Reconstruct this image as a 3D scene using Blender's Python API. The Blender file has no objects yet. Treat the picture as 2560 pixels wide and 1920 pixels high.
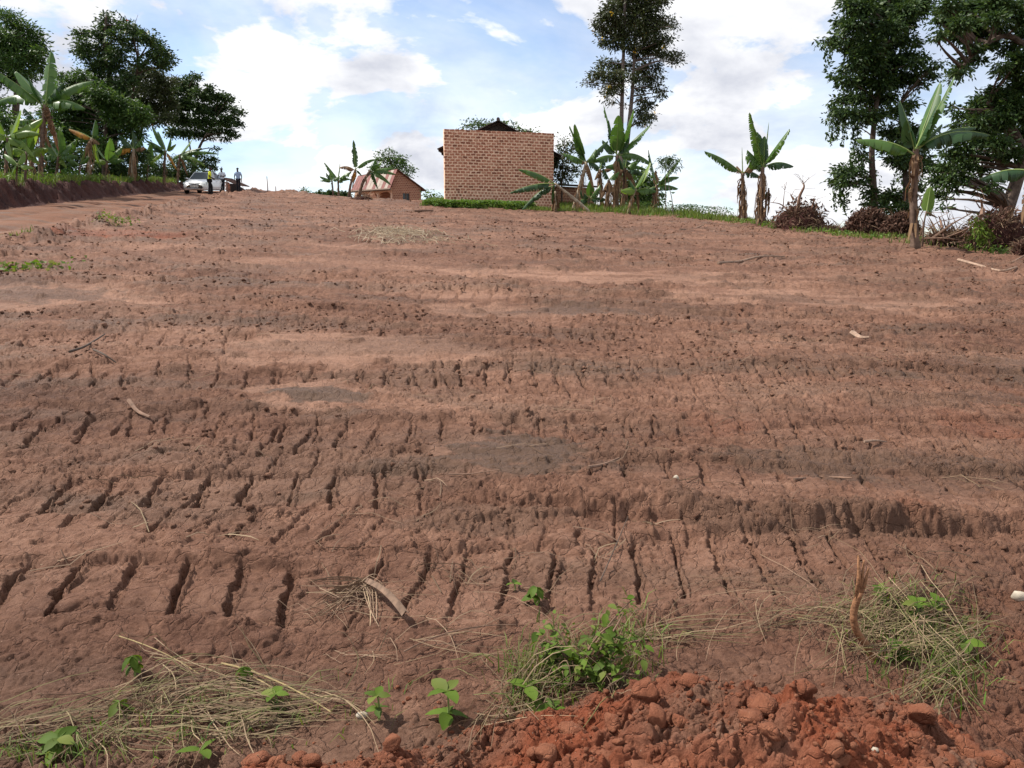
import bpy, math, random
import numpy as np
from mathutils import Vector, Matrix, Quaternion

random.seed(7)
RNG = np.random.default_rng(7)
SC = bpy.context.scene
COL = SC.collection
R = math.radians

# ------------------------------------------------------------------ camera
FPX, CX, CY, CAMZ = 1934.0, 1280.0, 960.0, 1.6
PITCH = math.atan(360.0 / FPX)
cam_data = bpy.data.cameras.new('camera')
cam = bpy.data.objects.new('camera', cam_data)
COL.objects.link(cam)
cam.location = (0, 0, CAMZ)
cam.rotation_euler = (math.pi / 2 - PITCH, 0, 0)
cam_data.sensor_width = 36.0
cam_data.lens = 36.0 * FPX / 2560.0
cam_data.clip_start = 0.05
cam_data.clip_end = 9000.0
SC.camera = cam

# ------------------------------------------------------------------ light
SUN_DIR = Vector((-0.76, 0.24, 1.0)).normalized()
SUN_EL = math.asin(SUN_DIR.z)
sun_data = bpy.data.lights.new('sun', 'SUN')
sun_data.energy = 5.0
sun_data.angle = R(1.2)
sun_data.color = (1.0, 0.95, 0.88)
sun = bpy.data.objects.new('sun', sun_data)
COL.objects.link(sun)
sun.rotation_euler = SUN_DIR.to_track_quat('Z', 'Y').to_euler()

VS = SC.view_settings
VS.view_transform = 'Standard'
VS.look = 'None'
VS.exposure = 0.38
VS.gamma = 1.0
VS.use_curve_mapping = False
SC.cycles.use_denoising = True
SC.cycles.max_bounces = 6
SC.cycles.transparent_max_bounces = 6

world = bpy.data.worlds.new('World')
SC.world = world
world.use_nodes = True
def build_world():
    nt = world.node_tree
    nt.nodes.clear()
    N = nt.nodes.new
    L = nt.links.new
    out = N('ShaderNodeOutputWorld')
    bg = N('ShaderNodeBackground')
    bg.inputs['Strength'].default_value = 0.10
    L(bg.outputs[0], out.inputs[0])
    sky = N('ShaderNodeTexSky')
    sky.sky_type = 'NISHITA'
    sky.sun_disc = False
    sky.sun_elevation = SUN_EL
    sky.sun_rotation = math.atan2(SUN_DIR.x, SUN_DIR.y)
    sky.altitude = 1200
    sky.air_density = 1.0
    sky.dust_density = 0.6
    sky.ozone_density = 1.2
    tc = N('ShaderNodeTexCoord')
    sep = N('ShaderNodeSeparateXYZ')
    L(tc.outputs['Generated'], sep.inputs[0])
    def math_(op, a, b=None, clamp=False):
        n = N('ShaderNodeMath'); n.operation = op; n.use_clamp = clamp
        for i, v in enumerate((a, b)):
            if v is None: continue
            if isinstance(v, (int, float)): n.inputs[i].default_value = v
            else: L(v, n.inputs[i])
        return n.outputs[0]
    zz = math_('ADD', math_('ABSOLUTE', sep.outputs[2]), 0.34)
    cmb = N('ShaderNodeCombineXYZ')
    L(math_('DIVIDE', sep.outputs[0], zz), cmb.inputs[0])
    L(math_('DIVIDE', sep.outputs[1], zz), cmb.inputs[1])
    def noise(scale, detail, rough, dist, loc):
        mp = N('ShaderNodeMapping')
        mp.inputs['Location'].default_value = loc
        L(cmb.outputs[0], mp.inputs['Vector'])
        n = N('ShaderNodeTexNoise')
        n.inputs['Scale'].default_value = scale
        n.inputs['Detail'].default_value = detail
        n.inputs['Roughness'].default_value = rough
        n.inputs['Distortion'].default_value = dist
        L(mp.outputs[0], n.inputs['Vector'])
        return n.outputs[0]
    def ramp(v, a, b):
        n = N('ShaderNodeMapRange'); n.interpolation_type = 'SMOOTHSTEP'
        n.inputs[1].default_value = a; n.inputs[2].default_value = b
        L(v, n.inputs[0]); return n.outputs[0]
    big = noise(CLOUD_A[0], 8, 0.56, 0.25, CLOUD_A[1])
    cover = ramp(big, 0.455, 0.525)
    thin = noise(1.1, 6, 0.6, 0.6, (3.1, 7.7, 0.0))
    veil = math_('ADD', math_('MULTIPLY', ramp(thin, 0.30, 0.62), 0.5), 0.16)
    mask = math_('MAXIMUM', cover, veil, True)
    # cloud tone: bright billow tops, soft grey-lilac undersides
    tone = noise(3.0, 7, 0.55, 0.2, (9.0, 1.5, 0.4))
    tr = N('ShaderNodeValToRGB')
    tr.color_ramp.elements[0].position = 0.34
    tr.color_ramp.elements[0].color = (5.1, 5.3, 6.0, 1)
    tr.color_ramp.elements[1].position = 0.58
    tr.color_ramp.elements[1].color = (9.0, 9.0, 9.1, 1)
    L(tone, tr.inputs[0])
    mx = N('ShaderNodeMix'); mx.data_type = 'RGBA'
    L(mask, mx.inputs['Factor'])
    sk = N('ShaderNodeMix'); sk.data_type = 'RGBA'; sk.blend_type = 'MULTIPLY'
    sk.inputs['Factor'].default_value = 1.0
    L(sky.outputs[0], sk.inputs['A']); sk.inputs['B'].default_value = (1.25, 1.35, 1.45, 1)
    L(sk.outputs['Result'], mx.inputs['A'])
    L(tr.outputs[0], mx.inputs['B'])
    L(mx.outputs['Result'], bg.inputs['Color'])
CLOUD_A = (1.9, (0.35, 0.2, 0.0))
build_world()

# ------------------------------------------------------------------ helpers
def ray(px, py):
    u = (px - CX) / FPX
    v = -(py - CY) / FPX
    cp, sp = math.cos(PITCH), math.sin(PITCH)
    return Vector((u, cp + v * sp, -sp + v * cp))
def P(px, py, Y):
    d = ray(px, py)
    return Vector((0, 0, CAMZ)) + d * (Y / d.y)
def mpp(Y):
    return Y / FPX / math.cos(PITCH) * 1.0

def tag(o, label=None, cat=None, group=None, kind=None):
    if label: o['label'] = label
    if cat: o['category'] = cat
    if group: o['group'] = group
    if kind: o['kind'] = kind
    return o
def empty(name, loc):
    o = bpy.data.objects.new(name, None)
    o.location = loc
    o.empty_display_size = 0.2
    COL.objects.link(o)
    return o
def link(name, me, parent=None, loc=None):
    o = bpy.data.objects.new(name, me)
    COL.objects.link(o)
    if parent is not None:
        o.parent = parent
        o.matrix_parent_inverse = Matrix.Translation(-Vector(parent.location))
    if loc is not None: o.location = loc
    return o
def np_mesh(name, V, F, mats=(), smooth=False, mi=None):
    """V (n,3) ; F (m,k) all faces with k corners"""
    V = np.ascontiguousarray(V, dtype=np.float32)
    F = np.ascontiguousarray(F, dtype=np.int32)
    me = bpy.data.meshes.new(name)
    m, k = F.shape
    me.vertices.add(len(V)); me.vertices.foreach_set('co', V.ravel())
    me.loops.add(m * k); me.loops.foreach_set('vertex_index', F.ravel())
    me.polygons.add(m)
    me.polygons.foreach_set('loop_start', np.arange(0, m * k, k, dtype=np.int32))
    me.polygons.foreach_set('loop_total', np.full(m, k, dtype=np.int32))
    for mt in mats: me.materials.append(mt)
    if mi is not None: me.polygons.foreach_set('material_index', np.asarray(mi, dtype=np.int32))
    if smooth: me.polygons.foreach_set('use_smooth', np.ones(m, dtype=bool))
    me.update(calc_edges=True)
    return me
class MB:
    """collects shapes; build() links them as one mesh"""
    def __init__(s): s.v = []; s.f = []; s.m = []
    def add(s, v, f, m=0):
        o = len(s.v); s.v += [tuple(p) for p in v]
        s.f += [tuple(i + o for i in q) for q in f]; s.m += [m] * len(f)
    def box(s, c, d, rot=None, m=0):
        hx, hy, hz = d[0] / 2, d[1] / 2, d[2] / 2
        pts = [Vector((x, y, z)) for x in (-hx, hx) for y in (-hy, hy) for z in (-hz, hz)]
        if rot is not None: pts = [rot @ p for p in pts]
        c = Vector(c)
        s.add([p + c for p in pts], [(0, 1, 3, 2), (4, 6, 7, 5), (0, 4, 5, 1), (2, 3, 7, 6), (0, 2, 6, 4), (1, 5, 7, 3)], m)
    def tube(s, pts, rad, n=6, m=0, cap=True, squash=1.0):
        pts = [Vector(p) for p in pts]
        if not hasattr(rad, '__len__'): rad = [rad] * len(pts)
        vs = []; fs = []
        T0 = (pts[1] - pts[0]).normalized()
        ref = Vector((0, 0, 1)) if abs(T0.z) < 0.9 else Vector((1, 0, 0))
        S = T0.cross(ref).normalized()
        for i, p in enumerate(pts):
            T = (pts[min(i + 1, len(pts) - 1)] - pts[max(i - 1, 0)])
            if T.length < 1e-9: T = T0
            T = T.normalized()
            S = (S - T * S.dot(T))
            S = S.normalized() if S.length > 1e-6 else T.orthogonal().normalized()
            B = T.cross(S)
            for k in range(n):
                a = 2 * math.pi * k / n
                vs.append(p + (S * math.cos(a) + B * math.sin(a) * squash) * rad[i])
        for i in range(len(pts) - 1):
            for k in range(n):
                a, b = i * n + k, i * n + (k + 1) % n
                fs.append((a, b, b + n, a + n))
        if cap:
            fs.append(tuple(range(n - 1, -1, -1))); fs.append(tuple((len(pts) - 1) * n + k for k in range(n)))
        s.add(vs, fs, m)
    def prism(s, poly, off, m=0):
        """polygon (list of 3d points) extruded along vector off"""
        n = len(poly); a = [Vector(p) for p in poly]; b = [p + Vector(off) for p in a]
        f = [tuple(range(n)), tuple(range(2 * n - 1, n - 1, -1))]
        f += [(i, i + n, (i + 1) % n + n, (i + 1) % n) for i in range(n)]
        s.add(a + b, f, m)
    def build(s, name, mats, parent=None, smooth=False):
        me = bpy.data.meshes.new(name)
        me.from_pydata(s.v, [], s.f)
        if not isinstance(mats, (list, tuple)): mats = [mats]
        for mt in mats: me.materials.append(mt)
        me.polygons.foreach_set('material_index', s.m)
        if smooth: me.polygons.foreach_set('use_smooth', [True] * len(s.f))
        me.update()
        return link(name, me, parent)
def curve3(a, b, c, n):
    a, b, c = Vector(a), Vector(b), Vector(c)
    return [a * (1 - t) ** 2 + b * 2 * t * (1 - t) + c * t * t for t in [i / (n - 1) for i in range(n)]]
def smooth_path(pts, per=4):
    """catmull-rom through points"""
    pts = [Vector(p) for p in pts]
    if len(pts) < 3: return [pts[0].lerp(pts[-1], i / per) for i in range(per + 1)]
    out = []
    ext = [pts[0] * 2 - pts[1]] + pts + [pts[-1] * 2 - pts[-2]]
    for i in range(1, len(ext) - 2):
        p0, p1, p2, p3 = ext[i - 1:i + 3]
        for k in range(per):
            t = k / per
            out.append(0.5 * ((2 * p1) + (p2 - p0) * t + (2 * p0 - 5 * p1 + 4 * p2 - p3) * t * t + (3 * p1 - p0 - 3 * p2 + p3) * t ** 3))
    out.append(pts[-1])
    return out
U = random.uniform

# ---- numpy noise
def hsh(ix, iy, seed):
    with np.errstate(over='ignore'):
        h = (ix.astype(np.int64).astype(np.uint32) * np.uint32(374761393) + iy.astype(np.int64).astype(np.uint32) * np.uint32(668265263) + np.uint32((seed * 974634213 + 12345) & 0xffffffff))
        h = (h ^ (h >> np.uint32(13))) * np.uint32(1274126177)
        h = (h ^ (h >> np.uint32(16))) * np.uint32(2246822519)
        h = h ^ (h >> np.uint32(15))
    return h.astype(np.float32) / np.float32(4294967296.0)
def gn(x, y, seed=0):
    x0 = np.floor(x); y0 = np.floor(y)
    fx = (x - x0).astype(np.float32); fy = (y - y0).astype(np.float32)
    ux = fx * fx * fx * (fx * (fx * 6 - 15) + 10); uy = fy * fy * fy * (fy * (fy * 6 - 15) + 10)
    def g(dx, dy):
        a = hsh(x0 + dx, y0 + dy, seed) * np.float32(6.2831853)
        return np.cos(a) * (fx - dx) + np.sin(a) * (fy - dy)
    a = g(0, 0); b = g(1, 0); c = g(0, 1); d = g(1, 1)
    return 1.5 * ((a + (b - a) * ux) * (1 - uy) + (c + (d - c) * ux) * uy)
def fbm(x, y, o, seed=0, gain=0.5, lac=2.03):
    s = 0; a = 1.0
    for i in range(o):
        s = s + a * gn(x, y, seed + i * 17); a *= gain; x = x * lac + 3.7; y = y * lac - 1.9
    return s
def sst(a, b, x):
    t = np.clip((x - a) / (b - a), 0, 1); return t * t * (3 - 2 * t)
def clods(x, y, size, dens, seed, flat=0.62):
    """field of rounded lumps; dens 0..1 array"""
    X = x / size; Y = y / size
    cx = np.floor(X); cy = np.floor(Y)
    h = np.zeros_like(X, dtype=np.float32)
    for dx in (-1, 0, 1):
        for dy in (-1, 0, 1):
            ix = cx + dx; iy = cy + dy
            r1 = hsh(ix, iy, seed); r2 = hsh(ix, iy, seed + 1); r3 = hsh(ix, iy, seed + 2); r4 = hsh(ix, iy, seed + 3)
            px = ix + r1; py = iy + r2
            rad = 0.28 + 0.5 * r3
            ca = np.cos(r4 * 6.28); sa = np.sin(r4 * 6.28)
            ex = (X - px); ey = (Y - py)
            qx = (ex * ca + ey * sa) / rad; qy = (-ex * sa + ey * ca) / (rad * (0.6 + 0.4 * r1))
            q = np.maximum(np.abs(qx) * 0.75 + np.abs(qy) * 0.35, np.sqrt(qx * qx + qy * qy))
            d = np.clip(1 - q * q, 0, None)
            lump = np.sqrt(d) * rad * size * flat * (0.5 + 0.5 * r2)
            h = np.maximum(h, np.where(hsh(ix, iy, seed + 9) < dens, lump, 0))
    return h

def slabs(x, y, size, seed, tilt=0.5, crack=0.16):
    """broken, tilted chunks with ragged gaps between them (heights in units of size) and a random value per chunk"""
    X = x / size; Y = y / size
    cx = np.floor(X); cy = np.floor(Y)
    f1 = np.full(X.shape, 9.0, np.float32); f2 = f1.copy()
    hh = np.zeros(X.shape, np.float32); rr = np.zeros(X.shape, np.float32)
    for dx in (-1, 0, 1):
        for dy in (-1, 0, 1):
            ix = cx + dx; iy = cy + dy
            r1 = hsh(ix, iy, seed); r2 = hsh(ix, iy, seed + 1)
            ex = (X - ix - r1).astype(np.float32); ey = (Y - iy - r2).astype(np.float32)
            d = np.sqrt(ex * ex + ey * ey)
            new = d < f1
            f2 = np.where(new, f1, np.minimum(f2, d))
            r3 = hsh(ix, iy, seed + 2); a = r2 * 19.0 + r1 * 7
            h = 0.55 * r3 + tilt * r1 * (ex * np.cos(a) + ey * np.sin(a)) - 0.22 * d * d
            hh = np.where(new, h, hh); rr = np.where(new, r3, rr)
            f1 = np.where(new, d, f1)
    gap = np.clip((f2 - f1) / crack, 0, 1)
    return hh - 0.42 * (1 - gap) ** 2, rr

# ------------------------------------------------------------------ materials
def nodemat(name):
    m = bpy.data.materials.new(name); m.use_nodes = True
    nt = m.node_tree
    b = nt.nodes['Principled BSDF']
    return m, nt, b
def plain(name, col, rough=0.7, metal=0.0, var=0.12, scale=6.0, spec=0.3, bump=0.0):
    m, nt, b = nodemat(name)
    N = nt.nodes.new; L = nt.links.new
    tc = N('ShaderNodeTexCoord'); n = N('ShaderNodeTexNoise')
    n.inputs['Scale'].default_value = scale; n.inputs['Detail'].default_value = 5
    L(tc.outputs['Object'], n.inputs['Vector'])
    r = N('ShaderNodeValToRGB')
    r.color_ramp.elements[0].position = 0.3; r.color_ramp.elements[1].position = 0.7
    r.color_ramp.elements[0].color = tuple(c * (1 - var) for c in col) + (1,)
    r.color_ramp.elements[1].color = tuple(min(1, c * (1 + var)) for c in col) + (1,)
    L(n.outputs[0], r.inputs[0]); L(r.outputs[0], b.inputs['Base Color'])
    b.inputs['Roughness'].default_value = rough; b.inputs['Metallic'].default_value = metal
    b.inputs['Specular IOR Level'].default_value = spec
    if bump:
        bp = N('ShaderNodeBump'); bp.inputs['Strength'].default_value = bump; bp.inputs['Distance'].default_value = 0.02
        L(n.outputs[0], bp.inputs['Height']); L(bp.outputs[0], b.inputs['Normal'])
    return m
def islandmat(name, cols, rough=0.6, trans=0.0, spec=0.25, tcol=None, objrand=False):
    """colour picked per disconnected piece from the list; optional translucency for thin leaves"""
    m, nt, b = nodemat(name)
    N = nt.nodes.new; L = nt.links.new
    g = N('ShaderNodeNewGeometry')
    src = g.outputs['Random Per Island']
    if objrand:
        oi = N('ShaderNodeObjectInfo')
        a = N('ShaderNodeMath'); a.operation = 'ADD'; L(src, a.inputs[0]); L(oi.outputs['Random'], a.inputs[1])
        f = N('ShaderNodeMath'); f.operation = 'FRACT'; L(a.outputs[0], f.inputs[0]); src = f.outputs[0]
    r = N('ShaderNodeValToRGB')
    e = r.color_ramp.elements
    while len(e) < len(cols): e.new(0.5)
    for i, c in enumerate(cols):
        e[i].position = i / max(1, len(cols) - 1); e[i].color = tuple(c) + (1,)
    L(src, r.inputs[0]); L(r.outputs[0], b.inputs['Base Color'])
    b.inputs['Roughness'].default_value = rough; b.inputs['Specular IOR Level'].default_value = spec
    if trans:
        t = N('ShaderNodeBsdfTranslucent'); mx = N('ShaderNodeMixShader'); mx.inputs[0].default_value = trans
        hs = N('ShaderNodeHueSaturation'); hs.inputs['Value'].default_value = 1.5; hs.inputs['Hue'].default_value = 0.485
        hs.inputs['Saturation'].default_value = 1.1
        L(r.outputs[0], hs.inputs['Color']); L(hs.outputs[0], t.inputs['Color'])
        L(b.outputs[0], mx.inputs[1]); L(t.outputs[0], mx.inputs[2])
        L(mx.outputs[0], nt.nodes['Material Output'].inputs[0])
    return m
def soilmat(name, tones, attrs=True, bump=0.8, fine=1.0, rough=0.92, world=False):
    """tones: dark, mid, light linear colours; vertex attributes 'orange','moist' blend fresh red earth and damp earth"""
    m, nt, b = nodemat(name)
    N = nt.nodes.new; L = nt.links.new
    tc = N('ShaderNodeTexCoord'); CO = N('ShaderNodeNewGeometry').outputs['Position'] if world else tc.outputs['Object']
    def noise(s, d=6, r=0.6, st=None):
        v = CO
        if st:
            mp = N('ShaderNodeMapping'); mp.inputs['Scale'].default_value = st; L(v, mp.inputs['Vector']); v = mp.outputs[0]
        n = N('ShaderNodeTexNoise'); n.inputs['Scale'].default_value = s; n.inputs['Detail'].default_value = d; n.inputs['Roughness'].default_value = r
        L(v, n.inputs['Vector']); return n.outputs[0]
    n1 = noise(0.7, 6, 0.62, (0.5, 1.3, 1)); n2 = noise(11 * fine, 7, 0.76)
    ad = N('ShaderNodeMath'); ad.operation = 'ADD'; L(n1, ad.inputs[0]); L(n2, ad.inputs[1])
    hf = N('ShaderNodeMath'); hf.operation = 'MULTIPLY'; hf.inputs[1].default_value = 0.5; L(ad.outputs[0], hf.inputs[0])
    r = N('ShaderNodeValToRGB'); e = r.color_ramp.elements; e.new(0.5)
    for i, (p, c) in enumerate(zip((0.38, 0.5, 0.62), tones)):
        e[i].position = p; e[i].color = tuple(c) + (1,)
    L(hf.outputs[0], r.inputs[0])
    col = r.outputs[0]
    def mixin(col, attr, c):
        a = N('ShaderNodeAttribute'); a.attribute_name = attr
        mx = N('ShaderNodeMix'); mx.data_type = 'RGBA'
        L(a.outputs['Fac'], mx.inputs['Factor']); L(col, mx.inputs['A'])
        rr = N('ShaderNodeValToRGB'); rr.color_ramp.elements[0].position = 0.35; rr.color_ramp.elements[1].position = 0.65
        rr.color_ramp.elements[0].color = tuple(x * 0.72 for x in c) + (1,); rr.color_ramp.elements[1].color = tuple(x * 1.25 for x in c) + (1,)
        L(hf.outputs[0], rr.inputs[0]); L(rr.outputs[0], mx.inputs['B'])
        return mx.outputs['Result']
    if attrs:
        col = mixin(col, 'orange', (0.225, 0.066, 0.031))
        col = mixin(col, 'dry', (0.300, 0.168, 0.112))
        col = mixin(col, 'moist', (0.108, 0.062, 0.038))
        ma = N('ShaderNodeAttribute'); ma.attribute_name = 'moist'
        mr = N('ShaderNodeMapRange'); mr.inputs[3].default_value = rough; mr.inputs[4].default_value = 0.5
        L(ma.outputs['Fac'], mr.inputs[0]); L(mr.outputs[0], b.inputs['Roughness'])
    else:
        b.inputs['Roughness'].default_value = rough
    # pale flecks of chopped straw and grit
    fl = noise(120 * fine, 2, 0.5); fr = N('ShaderNodeMapRange'); fr.inputs[1].default_value = 0.70; fr.inputs[2].default_value = 0.76
    L(fl, fr.inputs[0])
    mx = N('ShaderNodeMix'); mx.data_type = 'RGBA'; L(fr.outputs[0], mx.inputs['Factor']); L(col, mx.inputs['A'])
    mx.inputs['B'].default_value = (0.30, 0.19, 0.13, 1)
    L(mx.outputs['Result'], b.inputs['Base Color'])
    b.inputs['Specular IOR Level'].default_value = 0.18
    b1 = noise(16 * fine, 8, 0.78)
    wn = N('ShaderNodeTexNoise'); wn.inputs['Scale'].default_value = 7 * fine; wn.inputs['Detail'].default_value = 4; L(CO, wn.inputs['Vector'])
    wm = N('ShaderNodeMix'); wm.data_type = 'RGBA'; wm.inputs['Factor'].default_value = 0.16; L(CO, wm.inputs['A']); L(wn.outputs['Color'], wm.inputs['B'])
    ck = N('ShaderNodeTexVoronoi'); ck.feature = 'DISTANCE_TO_EDGE'; ck.inputs['Scale'].default_value = 11 * fine; L(wm.outputs['Result'], ck.inputs['Vector'])
    cr = N('ShaderNodeMapRange'); cr.inputs[1].default_value = 0.0; cr.inputs[2].default_value = 0.05; cr.inputs[3].default_value = -0.30; cr.inputs[4].default_value = 0.0; L(ck.outputs['Distance'], cr.inputs[0])
    s2 = N('ShaderNodeMath'); s2.operation = 'ADD'; L(cr.outputs[0], s2.inputs[0]); L(b1, s2.inputs[1]); sb = s2
    bp = N('ShaderNodeBump'); bp.inputs['Strength'].default_value = bump; bp.inputs['Distance'].default_value = 0.042
    L(sb.outputs[0], bp.inputs['Height']); L(bp.outputs[0], b.inputs['Normal'])
    return m
M = {}
SOIL_T = ((0.098, 0.046, 0.029), (0.184, 0.093, 0.059), (0.285, 0.157, 0.104))
M['soil'] = soilmat('bare_soil', SOIL_T)
M['road'] = soilmat('road_soil', ((0.105, 0.044, 0.023), (0.160, 0.072, 0.040), (0.205, 0.100, 0.058)), bump=0.3)
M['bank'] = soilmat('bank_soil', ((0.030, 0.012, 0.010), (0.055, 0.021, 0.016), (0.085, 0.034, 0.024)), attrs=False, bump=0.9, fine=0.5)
M['clod'] = soilmat('clod_soil', ((0.105, 0.049, 0.030), (0.185, 0.094, 0.059), (0.28, 0.153, 0.10)), attrs=False, bump=0.9)
M['heap_clod'] = soilmat('red_clod_soil', ((0.14, 0.048, 0.026), (0.22, 0.080, 0.042), (0.29, 0.118, 0.064)), attrs=False, bump=0.7, fine=1.5, world=True)
M['land'] = plain('far_land', (0.055, 0.075, 0.028), 0.95, var=0.45, scale=0.05)
M['brick'] = islandmat('fired_brick', [(0.21, 0.08, 0.05), (0.40, 0.165, 0.10), (0.46, 0.21, 0.135), (0.35, 0.135, 0.08), (0.50, 0.26, 0.17)], 0.9, objrand=True)
M['mortar'] = plain('sand_mortar', (0.80, 0.55, 0.39), 0.95, var=0.18, scale=9, bump=0.4)
M['wood'] = plain('grey_timber', (0.16, 0.11, 0.08), 0.85, var=0.3, scale=14)
M['dark_wood'] = plain('dark_timber', (0.035, 0.024, 0.02), 0.9, var=0.3, scale=10)  # rafter timber, reused as painted shade in the shop's open gable
M['iron'] = plain('weathered_iron_sheet', (0.10, 0.075, 0.07), 0.6, 0.3, var=0.4, scale=4)
M['rust'] = plain('rusty_iron_sheet', (0.13, 0.07, 0.05), 0.75, 0.1, var=0.45, scale=5)
M['glass'] = plain('dark_window_glass', (0.02, 0.022, 0.025), 0.12, var=0.1, spec=0.6)
M['straw'] = islandmat('dry_straw', [(0.20, 0.135, 0.075), (0.36, 0.26, 0.155), (0.13, 0.08, 0.05), (0.25, 0.19, 0.10), (0.15, 0.145, 0.05), (0.09, 0.06, 0.04)], 0.75, 0.15)
M['straw_brown'] = islandmat('brown_straw', [(0.16, 0.10, 0.06), (0.28, 0.19, 0.12), (0.12, 0.07, 0.045), (0.34, 0.25, 0.15)], 0.8)
M['stick'] = plain('dry_stick', (0.20, 0.12, 0.08), 0.85, var=0.35, scale=20)
M['pale_stick'] = plain('pale_dry_stick', (0.30, 0.20, 0.14), 0.85, var=0.3, scale=20)
M['bark'] = plain('tree_bark', (0.085, 0.060, 0.045), 0.9, var=0.4, scale=9, bump=0.5)
M['pale_bark'] = plain('pale_tree_bark', (0.17, 0.13, 0.11), 0.9, var=0.35, scale=9, bump=0.5)
M['leaf_dark'] = islandmat('dark_foliage', [(0.016, 0.034, 0.011), (0.030, 0.062, 0.016), (0.056, 0.100, 0.024), (0.024, 0.048, 0.013), (0.095, 0.145, 0.036)], 0.5, 0.22)
M['leaf_mid'] = islandmat('mid_foliage', [(0.025, 0.055, 0.013), (0.045, 0.098, 0.021), (0.075, 0.140, 0.028), (0.034, 0.070, 0.017), (0.115, 0.18, 0.04)], 0.5, 0.28)
M['leaf_bright'] = islandmat('bright_foliage', [(0.045, 0.105, 0.018), (0.075, 0.165, 0.025), (0.12, 0.20, 0.04), (0.05, 0.12, 0.02)], 0.5, 0.35)
M['leaf_olive'] = islandmat('olive_foliage', [(0.026, 0.038, 0.014), (0.045, 0.066, 0.020), (0.080, 0.100, 0.032), (0.036, 0.046, 0.018), (0.085, 0.08, 0.04)], 0.5, 0.22)
M['leaf_dead'] = islandmat('dead_foliage', [(0.05, 0.026, 0.018), (0.10, 0.052, 0.034), (0.15, 0.082, 0.055), (0.07, 0.036, 0.025)], 0.85, 0.1)
M['weed_leaf'] = islandmat('weed_leaf', [(0.062, 0.105, 0.012), (0.100, 0.155, 0.020), (0.050, 0.085, 0.012), (0.14, 0.165, 0.035)], 0.6, 0.22, 0.12, objrand=True)
M['grass'] = islandmat('green_grass', [(0.08, 0.16, 0.02), (0.12, 0.20, 0.03), (0.16, 0.19, 0.045), (0.06, 0.11, 0.02), (0.22, 0.21, 0.08)], 0.6, 0.3)
M['grass_fresh'] = islandmat('fresh_weeds', [(0.07, 0.15, 0.02), (0.11, 0.21, 0.03), (0.15, 0.24, 0.045), (0.05, 0.11, 0.018), (0.18, 0.22, 0.07)], 0.55, 0.3)
M['ban'] = islandmat('banana_blade', [(0.050, 0.115, 0.022), (0.085, 0.165, 0.032), (0.065, 0.14, 0.028)], 0.38, 0.30, 0.45, objrand=True)
M['ban_dark'] = islandmat('banana_blade_dark', [(0.022, 0.06, 0.018), (0.036, 0.085, 0.024), (0.03, 0.07, 0.02)], 0.4, 0.25, 0.45, objrand=True)
M['ban_yellow'] = islandmat('banana_blade_young', [(0.11, 0.20, 0.03), (0.17, 0.26, 0.045), (0.13, 0.22, 0.04)], 0.4, 0.4, 0.4, objrand=True)
M['ban_dry'] = islandmat('banana_blade_dry', [(0.16, 0.095, 0.05), (0.26, 0.16, 0.085), (0.10, 0.058, 0.035)], 0.85, 0.15, objrand=True)
M['ban_gold'] = islandmat('banana_blade_yellowed', [(0.50, 0.27, 0.05), (0.42, 0.20, 0.04), (0.30, 0.15, 0.05)], 0.7, 0.2, objrand=True)
M['ban_rib'] = plain('banana_midrib', (0.20, 0.27, 0.08), 0.5)
M['ban_stem'] = plain('banana_stem', (0.13, 0.085, 0.06), 0.85, var=0.5, scale=7, bump=0.5)
M['ban_stem_pale'] = plain('banana_stem_pale', (0.30, 0.24, 0.17), 0.85, var=0.35, scale=6, bump=0.5)
M['flower'] = plain('yellow_flower', (0.75, 0.48, 0.03), 0.6)
M['red_flower'] = plain('red_flower', (0.6, 0.03, 0.02), 0.6)

# ------------------------------------------------------------------ terrain
YE_X = [-400, -60, -30, -22, -17, -12.3, -8.8, -5, -3, 0, 4, 8, 10, 12, 14, 20, 40, 400]
YE_Y = [90, 76, 63, 60, 56.5, 50.5, 46.5, 45, 45, 44.5, 42.5, 38, 33, 25.5, 20, 13, 6, -30]
RD_Y = [-200, -20, 12, 21, 33, 46, 56, 70, 120]
RD_X = [-9, -9.5, -12.3, -14.4, -17.2, -19.8, -21.4, -24, -34]
def road_l(x, y):
    return (x - np.interp(y, RD_Y, RD_X)) * 0.97
def bank_h(y):
    return np.interp(y, [5, 20, 28, 45, 58, 80], [0.9, 0.95, 0.85, 0.58, 0.38, 0.2])
def base(x, y):
    x = np.asarray(x, dtype=np.float64); y = np.asarray(y, dtype=np.float64)
    xc = np.clip(x, -80, 60)
    z = -0.0243 * xc + 0.0796 * np.clip(y, -60, 400)
    s = y - np.interp(x, YE_X, YE_Y)
    g = np.where(s < 0, 0, np.where(s < 6, 0.018 * s * s, 0.018 * 36 + 0.216 * (s - 6)))
    z = z - g
    lo = -9.0
    z = np.where(z < lo + 3, lo + 3 * np.exp(np.clip((z - lo - 3) / 3, -20, 0)), z)
    l = road_l(x, y)
    inroad = sst(3.1, 2.3, l) * (y < 80)
    z = z - 0.10 * inroad * sst(-3.4, -2.4, l)
    bk = sst(-2.5, -3.35, l)
    z = z + bk * bank_h(y) * sst(90, 70, y)
    return z
def _ip(v, X, Y):
    if v <= X[0]: return Y[0]
    for k in range(1, len(X)):
        if v <= X[k]: return Y[k - 1] + (Y[k] - Y[k - 1]) * (v - X[k - 1]) / (X[k] - X[k - 1])
    return Y[-1]
def gz(x, y):
    l = (x - _ip(y, RD_Y, RD_X)) * 0.97
    if l > 3.2 and y < _ip(x, YE_X, YE_Y) and -80 < x < 60 and -60 < y < 100: return -0.0243 * x + 0.0796 * y
    return float(base(np.array([x]), np.array([y]))[0])
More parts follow.
